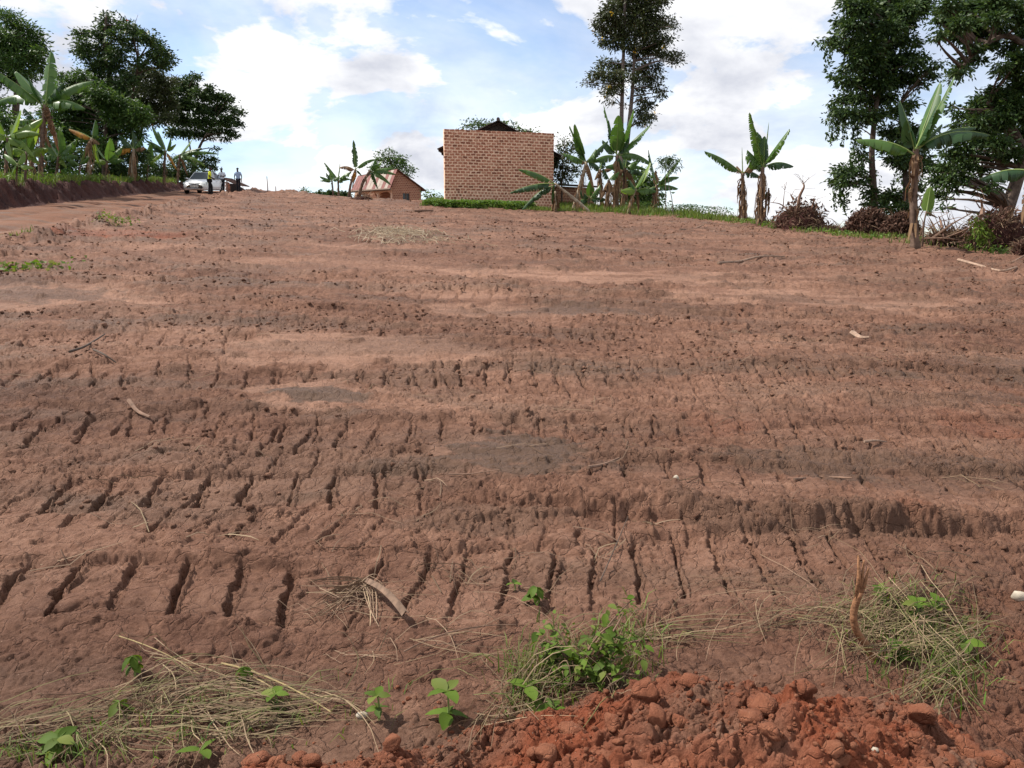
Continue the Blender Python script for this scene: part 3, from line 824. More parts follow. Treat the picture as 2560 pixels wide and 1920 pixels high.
def shop():
    A = P(1113, 520, 39.0); B = P(1383, 530, 40.6)
    zt = (P(1113, 321, 39.0).z + P(1383, 333, 40.6).z) / 2
    A.z = B.z = 0
    d = (B - A); W = d.length; d.normalize()
    nrm = Vector((d.y, -d.x, 0))          # towards the camera
    back = Vector((0.012, 1, 0)).normalized()
    rotb = Matrix.Rotation(math.atan2(back.y, back.x) - math.pi / 2, 3, 'Z')
    zb = gz(A.x, A.y) - 0.6
    root = empty('brick_shop', (A + B) / 2 + Vector((0, 0, zb + 0.6)))
    tag(root, 'tall blank brick end wall of a small building with a dark gable roof behind', 'building')
    Hh = zt - zb
    def at(u, h, o=0.0): return A + d * u + nrm * o + Vector((0, 0, h))
    m = MB(); c = (A + B) / 2 - nrm * 0.125
    rotw = Matrix.Rotation(math.atan2(d.y, d.x), 3, 'Z')
    m.box((c.x, c.y, zb + Hh / 2 - 0.01), (W - 0.01, 0.25, Hh - 0.02), rotw)
    front = m.build('wall', M['mortar'], root)
    # bricks: stretcher courses above, small header courses at the foot
    ch = 0.139; pitch = 0.262; n_obj = 0
    meshes = brick_meshes(0.205, 0.090, 0.10, 8, 3, M['brick']); halfm = brick_meshes(0.095, 0.090, 0.10, 3, 4, M['brick'])
    st = MB(); q0 = Quaternion((0, 0, 1), math.atan2(d.y, d.x))
    hv = brick_variants(0.115, 0.086, 0.10, 6, 5); sv = brick_variants(0.205, 0.090, 0.10, 6, 6)
    rs = random.Random(12)
    row = 0; z = zt - ch / 2
    while z > zb + 0.2:
        header = z < zt - 21 * ch
        p = 0.172 if header else pitch
        off = (0.5 * p if row % 2 else 0.0)
        u = off - (0 if off == 0 else p)
        sag = 0.0
        while u < W:
            u0 = max(u + 0.018, 0.0); u1 = min(u + p - 0.018, W)
            ln = u1 - u0
            if ln > 0.05:
                uc = (u0 + u1) / 2; zz = z + 0.010 * math.sin(uc * 1.7 + row * 0.6) + rs.uniform(-0.008, 0.008)
                uc += rs.uniform(-0.010, 0.010); loc = at(uc, zz, -0.036 + rs.uniform(-0.003, 0.004))
                if not header and n_obj < 294:
                    o = link('brick', (meshes[rs.randrange(8)] if ln > 0.2 else halfm[rs.randrange(3)]), front)
                    o.matrix_parent_inverse = Matrix.Identity(4); 
                    o.location = loc; o.rotation_euler = (0, 0, math.atan2(d.y, d.x)); n_obj += 1
                    if 0.1 < ln <= 0.2: o.scale = (ln / 0.095, 1, 1)
                else:
                    v, f = (hv if header else sv)[rs.randrange(6)]
                    sx = ln / (p - 0.036)
                    st.add([q0 @ Vector((a * sx, b, cc)) + loc for a, b, cc in v], f)
            u += p
        z -= ch; row += 1
    lo = st.build('lower_bricks', M['brick'], front); lo['kind'] = 'stuff'
    # side and rear walls
    D = 8.0
    for u, nm in ((0.126, 'wall'), (W - 0.126, 'wall')):
        m = MB(); cc = at(u, 0) + back * (0.26 + D / 2)
        m.box((cc.x, cc.y + 0.25, zb + (Hh - 1.25) / 2), (0.25, D - 0.02, Hh - 1.25), rotb); m.build(nm, M['brickwall'], root)
    m = MB(); cc = at(W / 2, 0) + back * (D + 0.4); m.box((cc.x, cc.y, zb + (Hh - 1.2) / 2), (W, 0.25, Hh - 1.2), rotw); m.build('wall', M['brickwall'], root)
    # gable roof seen over the parapet and past both sides
    ua = (1243 - 1113) / 270 * W; za = P(1243, 296, 39.6).z
    eL = P(1084, 374, 39.6); eR = P(1400, 372, 41.0)
    uL = (Vector((eL.x, eL.y, 0)) - A).dot(d); uR = (Vector((eR.x, eR.y, 0)) - A).dot(d)
    slope = (za - eL.z) / (ua - uL)
    rf = None
    for us, nm in ((uL, 'roof_slope'), (uR, 'roof_slope')):
        m = MB(); ze = za - slope * abs(us - ua)
        n = 26
        for k in range(n):     # corrugation
            t0, t1 = k / n, (k + 1) / n
            y0 = 0.27 + t0 * (D + 0.7); y1 = 0.27 + t1 * (D + 0.7); up = 0.02 if k % 2 else 0.0
            a0 = at(ua, za + up) + back * y0; a1 = at(ua, za + up) + back * y1; b0 = at(us, ze + up) + back * y0; b1 = at(us, ze + up) + back * y1
            m.prism([a0, a1, b1, b0], (0, 0, -0.025))
        m.build(nm, M['iron'], root)
        for k in range(6):
            y0 = 0.5 + k * 1.5
            mm = MB(); p0 = at(ua, za - 0.10) + back * y0; p1 = at(us + (0.05 if us < ua else -0.05), ze - 0.10) + back * y0
            mm.tube([p0, p1], 0.05, 4); mm.build('rafter', M['dark_wood'], root)
    m = MB(); m.tube([at(ua, za + 0.03) + back * 0.2, at(ua, za + 0.03) + back * (D + 0.9)], 0.09, 6); m.build('ridge_cap', M['iron'], root)
    # dark panel standing in for the shade of the open gable behind the parapet
    m = MB(); z0 = zt - 0.3
    w = (za - z0) / slope
    m.prism([at(ua - w, z0) + back * 0.6, at(ua + w, z0) + back * 0.6, at(ua, za - 0.06) + back * 0.6], back * 0.04); m.build('gable_shade', M['dark_wood'], root)
def brickwall_mat():
    m, nt, b = nodemat('far_brickwork')
    N = nt.nodes.new; L = nt.links.new
    tc = N('ShaderNodeTexCoord'); sp = N('ShaderNodeSeparateXYZ'); cb = N('ShaderNodeCombineXYZ'); ad = N('ShaderNodeMath'); ad.operation = 'ADD'
    L(tc.outputs['Object'], sp.inputs[0]); L(sp.outputs[0], ad.inputs[0]); L(sp.outputs[1], ad.inputs[1]); L(ad.outputs[0], cb.inputs[0]); L(sp.outputs[2], cb.inputs[1])
    t = N('ShaderNodeTexBrick'); t.inputs['Scale'].default_value = 1.0
    t.inputs['Brick Width'].default_value = 0.27; t.inputs['Row Height'].default_value = 0.14; t.inputs['Mortar Size'].default_value = 0.022
    t.inputs['Mortar Smooth'].default_value = 0.2; t.inputs['Bias'].default_value = -0.2
    t.inputs['Color1'].default_value = (0.30, 0.125, 0.075, 1); t.inputs['Color2'].default_value = (0.17, 0.062, 0.04, 1); t.inputs['Mortar'].default_value = (0.48, 0.29, 0.19, 1)
    L(cb.outputs[0], t.inputs['Vector']); L(t.outputs['Color'], b.inputs['Base Color']); b.inputs['Roughness'].default_value = 0.93
    bp = N('ShaderNodeBump'); bp.inputs['Strength'].default_value = 0.6; bp.inputs['Distance'].default_value = 0.02; bp.invert = True
    L(t.outputs['Fac'], bp.inputs['Height']); L(bp.outputs[0], b.inputs['Normal'])
    return m
M['brickwall'] = brickwall_mat()
shop()

def verandah_house():
    Y0 = 66.0
    c0 = P(981, 500, Y0); c1 = P(1053, 500, Y0 + 1.2); c2 = P(888, 500, Y0 + 3.2)
    zf = gz(c0.x, c0.y - 4) - 1.6
    root = empty('brick_house', (c0.x, c0.y, zf)); tag(root, 'small brick house with red and white striped iron roof beyond the crest', 'house')
    def V3(p, z): return Vector((p.x, p.y, z))
    ze = P(983, 467, Y0).z; za = P(992, 426, Y0 + 0.5).z; zr = P(1055, 468, Y0 + 1.2).z
    g = (c1 - c0); g.z = 0; gn_ = g.normalized(); bk = Vector((-gn_.y, gn_.x, 0))
    apex = c0 + g * 0.16
    # gable wall with a window opening
    m = MB()
    wl, wr = 0.36, 0.60; zs = P(1000, 501, Y0).z; zh = P(1000, 482, Y0).z
    def gp(t, z): return V3(c0 + g * t, z)
    top = lambda t: ze + (za - ze) * min(1, t / 0.16) if t < 0.16 else za + (zr - za) * (t - 0.16) / 0.84
    for a, b in ((0.0, 0.16), (0.16, wl)): m.prism([gp(a, zf), gp(b, zf), gp(b, top(b)), gp(a, top(a))], bk * 0.22)
    m.prism([gp(wl, zh), gp(wr, zh), gp(wr, top(wr)), gp(wl, top(wl))], bk * 0.22)
    m.prism([gp(wl, zf), gp(wr, zf), gp(wr, zs), gp(wl, zs)], bk * 0.22)
    m.prism([gp(wr, zf), gp(1, zf), gp(1, top(1)), gp(wr, top(wr))], bk * 0.22)
    m.build('gable_wall', M['brickwall'], root)
    m = MB(); m.prism([gp(wl, zs), gp(wr, zs), gp(wr, zh), gp(wl, zh)], bk * 0.03)
    w = m.build('window', M['glass'], root); w.location = w.location + bk * 0.12
    for t0, t1 in ((wl, wl + 0.02), (wr - 0.02, wr), ((wl + wr) / 2 - 0.012, (wl + wr) / 2 + 0.012)):
        m = MB(); m.prism([gp(t0, zs), gp(t1, zs), gp(t1, zh), gp(t0, zh)], bk * 0.06); o = m.build('window_frame', M['wood'], w); o.matrix_parent_inverse = Matrix.Identity(4); o.location = bk * -0.06
    # front with arches
    f = (c2 - c0); f.z = 0; fn = Vector((-f.y, f.x, 0)).normalized()
    if fn.y > 0: fn = -fn
    def fp(t, z): return V3(c0 + f * t, z)
    zs2 = ze - 0.36
    m = MB(); m.prism([fp(0, zs2), fp(1, zs2), fp(1, ze), fp(0, ze)], -fn * 0.2)
    for t in (0.0, 0.36, 0.73, 0.97): m.prism([fp(t, zf), fp(t + 0.045, zf), fp(t + 0.045, zs2), fp(t, zs2)], -fn * 0.2)
    for a, b in ((0.045, 0.36), (0.405, 0.73), (0.775, 0.97)):   # arch spandrels
        for sgn, e in ((1, a), (-1, b)):
            pts = [fp(e, zs2)] + [fp(e + sgn * (b - a) * 0.45 * (1 - math.cos(k / 6 * math.pi / 2)), zs2 - 0.26 * (1 - math.sin(k / 6 * math.pi / 2))) for k in range(7)]
            m.prism(pts, -fn * 0.18)
    m.build('arcade', M['mortar'], root)
    m = MB(); m.prism([fp(0, zf), fp(1, zf), fp(1, ze), fp(0, ze)], -fn * 0.1); o = m.build('inner_wall', M['brickwall'], root); o.location = o.location - fn * 1.2
    # roof: front slope of red and bare sheets, plain rear slope
    r0 = V3(apex, za + 0.05) - bk * 0.25; fdir = f.normalized(); r1 = r0 + fdir * (f.length + 0.3) + Vector((0, 0, -0.30))
    e0 = V3(c0 + fn * 0.35, ze - 0.12) - bk * 0.25 - fdir * 0.05; e1 = e0 + fdir * (f.length + 0.3)
    n = 13; pat = [0, 1, 0, 1, 1, 0, 1, 1, 0, 1, 0, 0, 0]
    for k in range(n):
        a, b = k / n, (k + 1) / n - 0.004
        m = MB(); m.prism([e0.lerp(e1, a), e0.lerp(e1, b), r0.lerp(r1, b), r0.lerp(r1, a)], (0, 0, -0.03)); m.build('roof_sheet', M['red_sheet'] if pat[k] == 0 else M['white_sheet'], root)
    b0 = V3(c1, P(1066, 478, Y0 + 1.2).z) + gn_ * 0.42 - bk * 0.25; b1 = b0 + fdir * f.length
    m = MB(); m.prism([r0, b0, b1, r1], (0, 0, 0.05)); m.build('rear_roof', M['rust'], root)
    m = MB(); m.tube([e0 + Vector((0, 0, -0.10)), e1 + Vector((0, 0, -0.10))], 0.10, 4); m.build('fascia', M['wood'], root)
M['red_sheet'] = plain('red_painted_sheet', (0.20, 0.055, 0.042), 0.6, var=0.25, scale=3)
M['white_sheet'] = plain('bare_zinc_sheet', (0.33, 0.27, 0.22), 0.55, 0.1, var=0.2, scale=3)
verandah_house()

def outbuilding():
    a = P(1378, 500, 43.5); b = P(1486, 500, 45.5); zt = P(1430, 456, 44.5).z; zb = gz(a.x, a.y) - 0.8
    root = empty('brick_outbuilding', (a.x, a.y, zb)); tag(root, 'low brick outbuilding with dark roof edge behind the banana clump', 'outbuilding')
    a.z = b.z = 0; d = (b - a).normalized(); bk = Vector((-d.y, d.x, 0))
    m = MB(); m.prism([a + Vector((0, 0, zb)), b + Vector((0, 0, zb)), b + Vector((0, 0, zt - 0.25)), a + Vector((0, 0, zt - 0.25))], bk * 0.22); m.build('wall', M['brickwall'], root)
    m = MB(); m.prism([a + Vector((0, 0, zt - 0.24)) - bk * 0.3, b + d * 0.15 + Vector((0, 0, zt - 0.24)) - bk * 0.3, b + d * 0.15 + Vector((0, 0, zt)) + bk * 2.5, a + Vector((0, 0, zt)) + bk * 2.5], (0, 0, 0.10)); m.build('roof', M['dark_wood'], root)
outbuilding()

def brick_stack():
    Y = 59.0
    a = P(567, 480, Y); b = P(591, 480, Y + 1.6); g0 = gz(a.x, a.y) - 0.1
    root = empty('brick_stack', (a.x, a.y, g0)); tag(root, 'stack of bricks under a sloping rusty sheet beside the white car', 'brick stack')
    zA = P(567, 452, Y).z; zB = P(591, 466, Y + 1.6).z
    d = (b - a); d.z = 0; bk = Vector((0.25, 1, 0)).normalized()
    pr = brick_variants(0.24, 0.10, 0.12, 5, 9); st = MB(); rs = random.Random(4)
    W = d.length; dn = d.normalized(); qz = Quaternion((0, 0, 1), math.atan2(dn.y, dn.x)); z = g0 + 0.05; row = 0
    core = MB(); core.prism([a + dn * 0.05 + Vector((0, 0, g0 - a.z)), b - dn * 0.05 + Vector((0, 0, g0 - b.z)), Vector((b.x, b.y, zB - 0.15)) - dn * 0.05, Vector((a.x, a.y, zA - 0.15)) + dn * 0.05], bk * 1.2)
    core.build('core', M['dark_wood'], root)
    while z < zA - 0.05:
        u = 0.12 * (row % 2)
        while u < W:
            if z < zA + (zB - zA) * u / W - 0.05:
                v, f = pr[rs.randrange(5)]
                st.add([qz @ Vector(q) + Vector((a.x, a.y, 0)) + dn * u + Vector((0, 0, z)) for q in v], f)
            u += 0.265
        z += 0.118; row += 1
    o = st.build('stacked_bricks', M['brick'], root); o['kind'] = 'stuff'
    m = MB(); p0 = P(548, 444, Y - 0.2); p1 = P(594, 464, Y + 1.6)
    m.prism([p0, p1, p1 + bk * 1.6, p0 + bk * 1.6], (0, 0, 0.06)); m.build('cover_sheet', M['rust'], root)
    m = MB(); m.tube([P(568, 489, Y - .1), P(567, 452, Y - .1)], 0.05, 5); m.build('prop_post', M['wood'], root)
brick_stack()

# ------------------------------------------------------------------ car
def car():
    base_p = P(513, 484, 56.0); base_p.z = gz(base_p.x, base_p.y) - 0.05
    root = empty('parked_car', base_p); tag(root, 'white saloon car parked on the dirt road facing downhill', 'car')
    fwd = Vector((0.07, -0.997, 0)).normalized(); lf = Vector((-fwd.y, fwd.x, 0))
    up = Vector((0, 0, 1)); slope = -0.05
    def T(x, y, z): return base_p + fwd * x + lf * y + up * (z + slope * x * 1.2)
    white = M['car_paint']
    # body: stations from tail to nose: x, half width, z low, z top
    ST = [(-2.22, 0.66, 0.42, 0.80), (-2.17, 0.80, 0.28, 0.98), (-1.9, 0.84, 0.22, 1.04), (-1.5, 0.855, 0.2, 1.02), (-0.9, 0.86, 0.2, 0.97), (0, 0.86, 0.2, 0.95), (0.9, 0.86, 0.2, 0.94),
          (1.3, 0.855, 0.2, 0.90), (1.75, 0.83, 0.2, 0.82), (2.02, 0.77, 0.21, 0.74), (2.15, 0.68, 0.24, 0.66), (2.20, 0.55, 0.32, 0.55)]
    m = MB(); sec = []
    for x, hw, zl, zt in ST:
        half = [(0, zt + 0.02), (hw * 0.55, zt + 0.015), (hw * 0.86, zt - 0.02), (hw * 0.97, zt - 0.11), (hw, zt * 0.6 + zl * 0.4), (hw * 0.985, zl + 0.12), (hw * 0.93, zl), (0, zl)]
        ring = [T(x, y, z) for y, z in half] + [T(x, -y, z) for y, z in half[-2:0:-1]]
        sec.append(ring)
    n = len(sec[0]); vs = [p for r in sec for p in r]; fs = []
    for i in range(len(sec) - 1):
        for k in range(n): fs.append((i * n + k, i * n + (k + 1) % n, (i + 1) * n + (k + 1) % n, (i + 1) * n + k))
    fs += [tuple(range(n)), tuple(range(len(vs) - n, len(vs)))[::-1]]
    m.add(vs, fs); m.build('body', white, root, True)
    # cabin: base ring and roof ring
    bx = [(-1.62, 0.74), (1.05, 0.74)]
    m = MB()
    R0 = [T(1.02, 0.74, 0.92), T(0.1, 0.79, 0.94), T(-0.75, 0.79, 0.96), T(-1.62, 0.70, 1.0), T(-1.62, -0.70, 1.0), T(-0.75, -0.79, 0.96), T(0.1, -0.79, 0.94), T(1.02, -0.74, 0.92)]
    R1 = [T(0.28, 0.55, 1.43), T(-0.1, 0.58, 1.46), T(-0.7, 0.58, 1.455), T(-1.05, 0.53, 1.41), T(-1.05, -0.53, 1.41), T(-0.7, -0.58, 1.455), T(-0.1, -0.58, 1.46), T(0.28, -0.55, 1.43)]
    m.add(R0 + R1, [(i, (i + 1) % 8, (i + 1) % 8 + 8, i + 8) for i in range(8)] + [tuple(range(8, 16))]); m.build('cabin', white, root, False)
    def pane(name, q, inset, out, mat=None):
        c = sum(q, Vector()) / len(q); nn = (q[1] - q[0]).cross(q[2] - q[0]).normalized()
        if nn.dot(c - T(-0.3, 0, 1.0)) < 0: nn = -nn
        m = MB(); pts = [p.lerp(c, inset) + nn * out for p in q]; m.prism(pts, -nn * 0.01); return m.build(name, mat or M['car_glass'], root)
    pane('windscreen', [R0[7], R0[0], R1[0], R1[7]], 0.07, 0.012)
    pane('rear_window', [R0[3], R0[4], R1[4], R1[3]], 0.10, 0.012)
    for s in (0, 1):
        idx = [(0, 1), (1, 2), (2, 3)] if s == 0 else [(7, 6), (6, 5), (5, 4)]
        for a, b in idx: pane('side_window', [R0[a], R0[b], R1[b], R1[a]], 0.09, 0.012)
    for y in (0.80, -0.80):
        m = MB(); m.tube([T(0.86, y, 0.98), T(0.82, y + (0.14 if y > 0 else -0.14), 1.0)], [0.05, 0.085], 8, squash=0.75); m.build('mirror', white, root, True)
    for x in (1.38, -1.30):
        for y in (0.80, -0.80):
            s = 1 if y > 0 else -1
            m = MB(); m.tube([T(x, s * 0.862, 0.34), T(x, s * 0.866, 0.34)], 0.37, 20); m.build('wheel_arch', M['tyre'], root)
            m = MB(); m.tube([T(x, s * 0.70, 0.31), T(x, s * 0.875, 0.31)], 0.31, 20); w = m.build('wheel', M['tyre'], root)
            m = MB(); m.tube([T(x, s * 0.876, 0.31), T(x, s * 0.885, 0.31)], 0.20, 14); m.build('rim', M['rim'], w)
    for y in (0.60, -0.60):
        s = 1 if y > 0 else -1
        m = MB(); m.add([T(2.10, s * 0.40, 0.60), T(2.00, s * 0.78, 0.62), T(1.86, s * 0.83, 0.74), T(2.06, s * 0.44, 0.70), T(2.15, s * 0.40, 0.60), T(2.05, s * 0.79, 0.62), T(1.92, s * 0.82, 0.735), T(2.12, s * 0.44, 0.70)],
                        [(4, 5, 6, 7), (0, 1, 5, 4), (1, 2, 6, 5), (2, 3, 7, 6), (3, 0, 4, 7)]); m.build('headlight', M['lamp_glass'], root)
        m = MB(); m.tube([T(2.10, s * 0.50, 0.34), T(2.03, s * 0.70, 0.34)], 0.03, 6); m.build('fog_lamp', M['car_trim'], root)
    m = MB(); m.tube([T(2.13, -0.36, 0.635), T(2.17, 0, 0.615), T(2.13, 0.36, 0.635)], 0.045, 6, squash=0.8); m.build('grille', M['car_trim'], root)
    m = MB(); m.tube([T(2.13, -0.40, 0.34), T(2.175, 0, 0.335), T(2.13, 0.40, 0.34)], 0.032, 6, squash=0.8); m.build('lower_intake', M['car_trim'], root)
    ang = math.atan2(fwd.y, fwd.x); rz = Matrix.Rotation(ang, 3, 'Z')
    m = MB(); m.box(T(2.235, 0, 0.47), (0.012, 0.52, 0.12), rz); pl = m.build('number_plate', M['plate'], root)
    m = MB()
    for k in range(7):
        if k == 3: continue
        m.box(T(2.243, -0.20 + k * 0.067, 0.47), (0.006, 0.026, 0.07), rz)
    m.build('plate_marks', M['car_trim'], pl)
    m = MB(); m.prism([T(0.92, 0.868, 0.40), T(0.92, 0.868, 0.41), T(-1.0, 0.868, 0.41), T(-1.0, 0.868, 0.40)], lf * 0.004); m.build('sill_line', M['rim'], root)
    for x in (0.02, -0.86):
        m = MB(); m.tube([T(x + 0.12, 0.867, 0.80), T(x - 0.08, 0.872, 0.80)], 0.018, 5); m.build('door_handle', M['rim'], root)
M['car_paint'] = plain('white_car_paint', (0.86, 0.86, 0.84), 0.25, var=0.04, spec=0.5)
M['car_glass'] = plain('car_glass', (0.10, 0.115, 0.125), 0.08, var=0.1, spec=0.8)
M['tyre'] = plain('tyre_rubber', (0.02, 0.018, 0.017), 0.85)
M['rim'] = plain('wheel_rim', (0.42, 0.42, 0.42), 0.4, 0.4)
M['lamp_glass'] = plain('headlight_glass', (0.48, 0.50, 0.46), 0.15, spec=0.7)
M['car_trim'] = plain('dark_car_trim', (0.06, 0.055, 0.05), 0.5)
M['plate'] = plain('number_plate', (0.72, 0.72, 0.68), 0.5)
car()

# ------------------------------------------------------------------ people
M['skin'] = plain('dark_skin', (0.060, 0.034, 0.025), 0.6)
M['hair'] = plain('black_hair', (0.012, 0.011, 0.011), 0.8)
M['hivis'] = plain('lime_yellow_shirt', (0.72, 0.80, 0.03), 0.8, var=0.08)
M['black_cloth'] = plain('black_cloth', (0.012, 0.012, 0.014), 0.9)
M['white_cloth'] = plain('white_cloth', (0.68, 0.70, 0.74), 0.85)
M['stripe_cloth'] = plain('dark_stripe_cloth', (0.10, 0.12, 0.17), 0.85)
M['blue_cloth'] = plain('pale_blue_patterned_cloth', (0.33, 0.43, 0.60), 0.85, var=0.55, scale=22)
M['navy_cloth'] = plain('dark_trouser_cloth', (0.018, 0.018, 0.024), 0.9)
def skinned(name, joints, edges, mat, parent, root_i=0, sub=1):
    """joints: (Vector, radius or (rx, ry))"""
    me = bpy.data.meshes.new(name); me.from_pydata([tuple(j[0]) for j in joints], edges, []); me.materials.append(mat); me.update()
    o = link(name, me, parent)
    md = o.modifiers.new('skin', 'SKIN'); md.use_smooth_shade = True
    for i, j in enumerate(joints):
        sv = me.skin_vertices[0].data[i]; r = j[1]; sv.radius = r if hasattr(r, '__len__') else (r, r); sv.use_root = (i == root_i)
    ss = o.modifiers.new('sub', 'SUBSURF'); ss.levels = ss.render_levels = sub
    return o
def person(label, foot, h, yaw, shirt, trouser, arms, lean=0.0, stride=0.10, stripe=None):
    """arms: for each side (elbow, wrist) in body coordinates x right, y forward, z up, metres for a 1.75 m figure"""
    k = h / 1.75; root = empty('person', foot); tag(root, label, 'person', 'people standing by the parked car')
    rot = Matrix.Rotation(yaw, 3, 'Z')
    def B(x, y, z): return Vector(foot) + rot @ (Vector((x, y + lean * max(0, z - 0.9), z)) * k)
    J = []; E = []
    def j(p, r): J.append((B(*p), tuple(q * k for q in r) if hasattr(r, '__len__') else r * k)); return len(J) - 1
    pel = j((0, 0, 0.95), (0.14, 0.10)); waist = j((0, 0, 1.10), (0.13, 0.095)); chest = j((0, 0, 1.32), (0.155, 0.105)); neck = j((0, 0.01, 1.47), 0.055)
    chin = j((0, 0.03, 1.55), 0.07); head = j((0, 0.03, 1.64), (0.078, 0.095)); top = j((0, 0.02, 1.73), 0.05); nose = j((0, 0.135, 1.615), 0.014)
    E += [(pel, waist), (waist, chest), (chest, neck), (neck, chin), (chin, head), (head, top), (head, nose)]
    limbs = {}
    for s, st in ((-1, stride), (1, -stride)):
        hip = j((s * 0.09, 0, 0.90), 0.085); kn = j((s * 0.10, st * 0.6 + 0.03, 0.49), 0.058); an = j((s * 0.105, st, 0.09), 0.040); hl = j((s * 0.105, st - 0.03, 0.035), 0.035); to = j((s * 0.12, st + 0.17, 0.03), 0.032)
        E += [(pel, hip), (hip, kn), (kn, an), (an, hl), (hl, to)]; limbs[('leg', s)] = (hip, kn, an)
        sh = j((s * 0.19, 0, 1.41), 0.055); el = j(arms[s][0], 0.042); wr = j(arms[s][1], 0.028)
        dv = Vector(arms[s][1]) - Vector(arms[s][0]); dv.normalize()
        hd = j(tuple(Vector(arms[s][1]) + dv * 0.07), (0.036, 0.02))
        E += [(chest, sh), (sh, el), (el, wr), (wr, hd)]; limbs[('arm', s)] = (sh, el, wr)
        side = dv.cross(Vector((s, 0.2, 0))).normalized()
        for q in range(4):
            a = Vector(arms[s][1]) + dv * 0.12 + side * (q - 1.5) * 0.020; b = a + dv * (0.045, 0.055, 0.05, 0.038)[q] + Vector((-s * 0.015, 0.01, 0))
            ia = j(tuple(a), 0.010); ib = j(tuple(b), 0.008); E += [(hd, ia), (ia, ib)]
        a = Vector(arms[s][1]) + dv * 0.06 + side * 0.045; ia = j(tuple(a), 0.011); ib = j(tuple(a + dv * 0.04 + side * 0.008), 0.009); E += [(wr, ia), (ia, ib)]
    skinned('body', J, E, M['skin'], root, 0, 1)
    def sub(name, parts, mat, grow, prt=root):
        JJ = []; EE = []; mp = {}
        for chain in parts:
            prev = None
            for it in chain:
                if isinstance(it, tuple): pos, rad, key = it
                else: pos, rad, key = J[it][0], J[it][1], it
                if key not in mp:
                    rr = rad if hasattr(rad, '__len__') else (rad, rad)
                    JJ.append((pos, tuple(r + grow * k for r in rr))); mp[key] = len(JJ) - 1
                if prev is not None: EE.append((prev, mp[key]))
                prev = mp[key]
        return skinned(name, JJ, EE, mat, prt, 0, 1)
    hem = (B(0, 0, 0.86), (0.165 * k, 0.12 * k), 'h')
    coll = (B(0, 0.005, 1.455), 0.06 * k, 'c')
    def sleeve(s):
        sh, el, wr = limbs[('arm', s)]; return [chest, sh, (J[sh][0].lerp(J[el][0], 0.85), 0.05 * k, 's%d' % s)]
    shirt_o = sub('shirt', [[waist, hem], [waist, chest, coll], sleeve(-1), sleeve(1)], shirt, 0.018)
    if stripe: sub('chest_stripe', [[(B(0, 0, 1.20), (0.15 * k, 0.11 * k), 'a'), (B(0, 0, 1.28), (0.162 * k, 0.12 * k), 'b')]], stripe, 0.022, shirt_o)
    tl = []
    for s in (-1, 1):
        hip, kn, an = limbs[('leg', s)]; tl.append([pel, hip, kn, (J[an][0] + Vector((0, 0, 0.0)), 0.05 * k, 't%d' % s)])
    sub('trousers', tl, trouser, 0.016)
    for s in (-1, 1):
        m = MB(); hip, kn, an = limbs[('leg', s)]; a = J[an][0]; f = rot @ Vector((0, 1, 0))
        m.tube([a + Vector((0, 0, -0.045 * k)) - f * 0.08 * k, a + Vector((0, 0, -0.04 * k)), a + Vector((0, 0, -0.055 * k)) + f * 0.19 * k], [0.045 * k, 0.05 * k, 0.035 * k], 8, squash=0.8); m.build('shoe', M['black_cloth'], root, True)
    m = MB(); c = B(0, 0.02, 1.67); vs = []; fs = []
    for i in range(5):
        ph = i / 4 * math.pi * 0.52
        for q in range(10):
            a = q / 10 * 6.283; vs.append(c + rot @ (Vector((0.098 * math.sin(ph) * math.cos(a), 0.115 * math.sin(ph) * math.sin(a) - 0.012, 0.10 * math.cos(ph))) * k))
    for i in range(4):
        for q in range(10): fs.append((i * 10 + q, (i + 1) * 10 + q, (i + 1) * 10 + (q + 1) % 10, i * 10 + (q + 1) % 10))
    m.add(vs, fs); m.build('hair', M['hair'], root, True)
    return root, B
def foot_at(px, py, Y):
    p = P(px, py, Y); return Vector((p.x, p.y, hz(p.x, p.y)))
fY = foot_at(526, 484, 53.5)
person('person in lime yellow shirt and black trousers standing before the white car', fY, 1.78, R(-75), M['hivis'], M['black_cloth'],
       {-1: ((-0.27, -0.02, 1.14), (-0.16, 0.18, 1.02)), 1: ((0.28, 0.0, 1.13), (0.14, 0.20, 1.05))}, lean=0.10, stride=0.08)
fW = foot_at(558, 486, 57.4)
person('person in white shirt with dark chest stripe beside the brick stack', fW, 1.74, R(170), M['white_cloth'], M['navy_cloth'],
       {-1: ((-0.30, 0.04, 1.16), (-0.12, 0.24, 1.16)), 1: ((0.30, 0.04, 1.16), (0.12, 0.25, 1.20))}, stride=0.05, stripe=M['stripe_cloth'])
fB = foot_at(598, 488, 60.0)
root_b, BB = person('person in pale blue patterned shirt holding a thin walking stick', fB, 1.74, R(178), M['blue_cloth'], M['navy_cloth'],
       {-1: ((-0.29, 0.03, 1.13), (-0.30, 0.12, 0.86)), 1: ((0.28, 0.0, 1.12), (0.27, 0.05, 0.84))}, stride=0.06)
w = BB(-0.31, 0.17, 0.78)
m = MB(); m.tube([w + Vector((0.0, 0, 0.06)), w + Vector((0.16, -0.05, -0.86))], 0.014, 6)
o = m.build('walking_stick', M['stick']); tag(o, 'thin walking stick in the hand of the blue shirted person', 'stick')

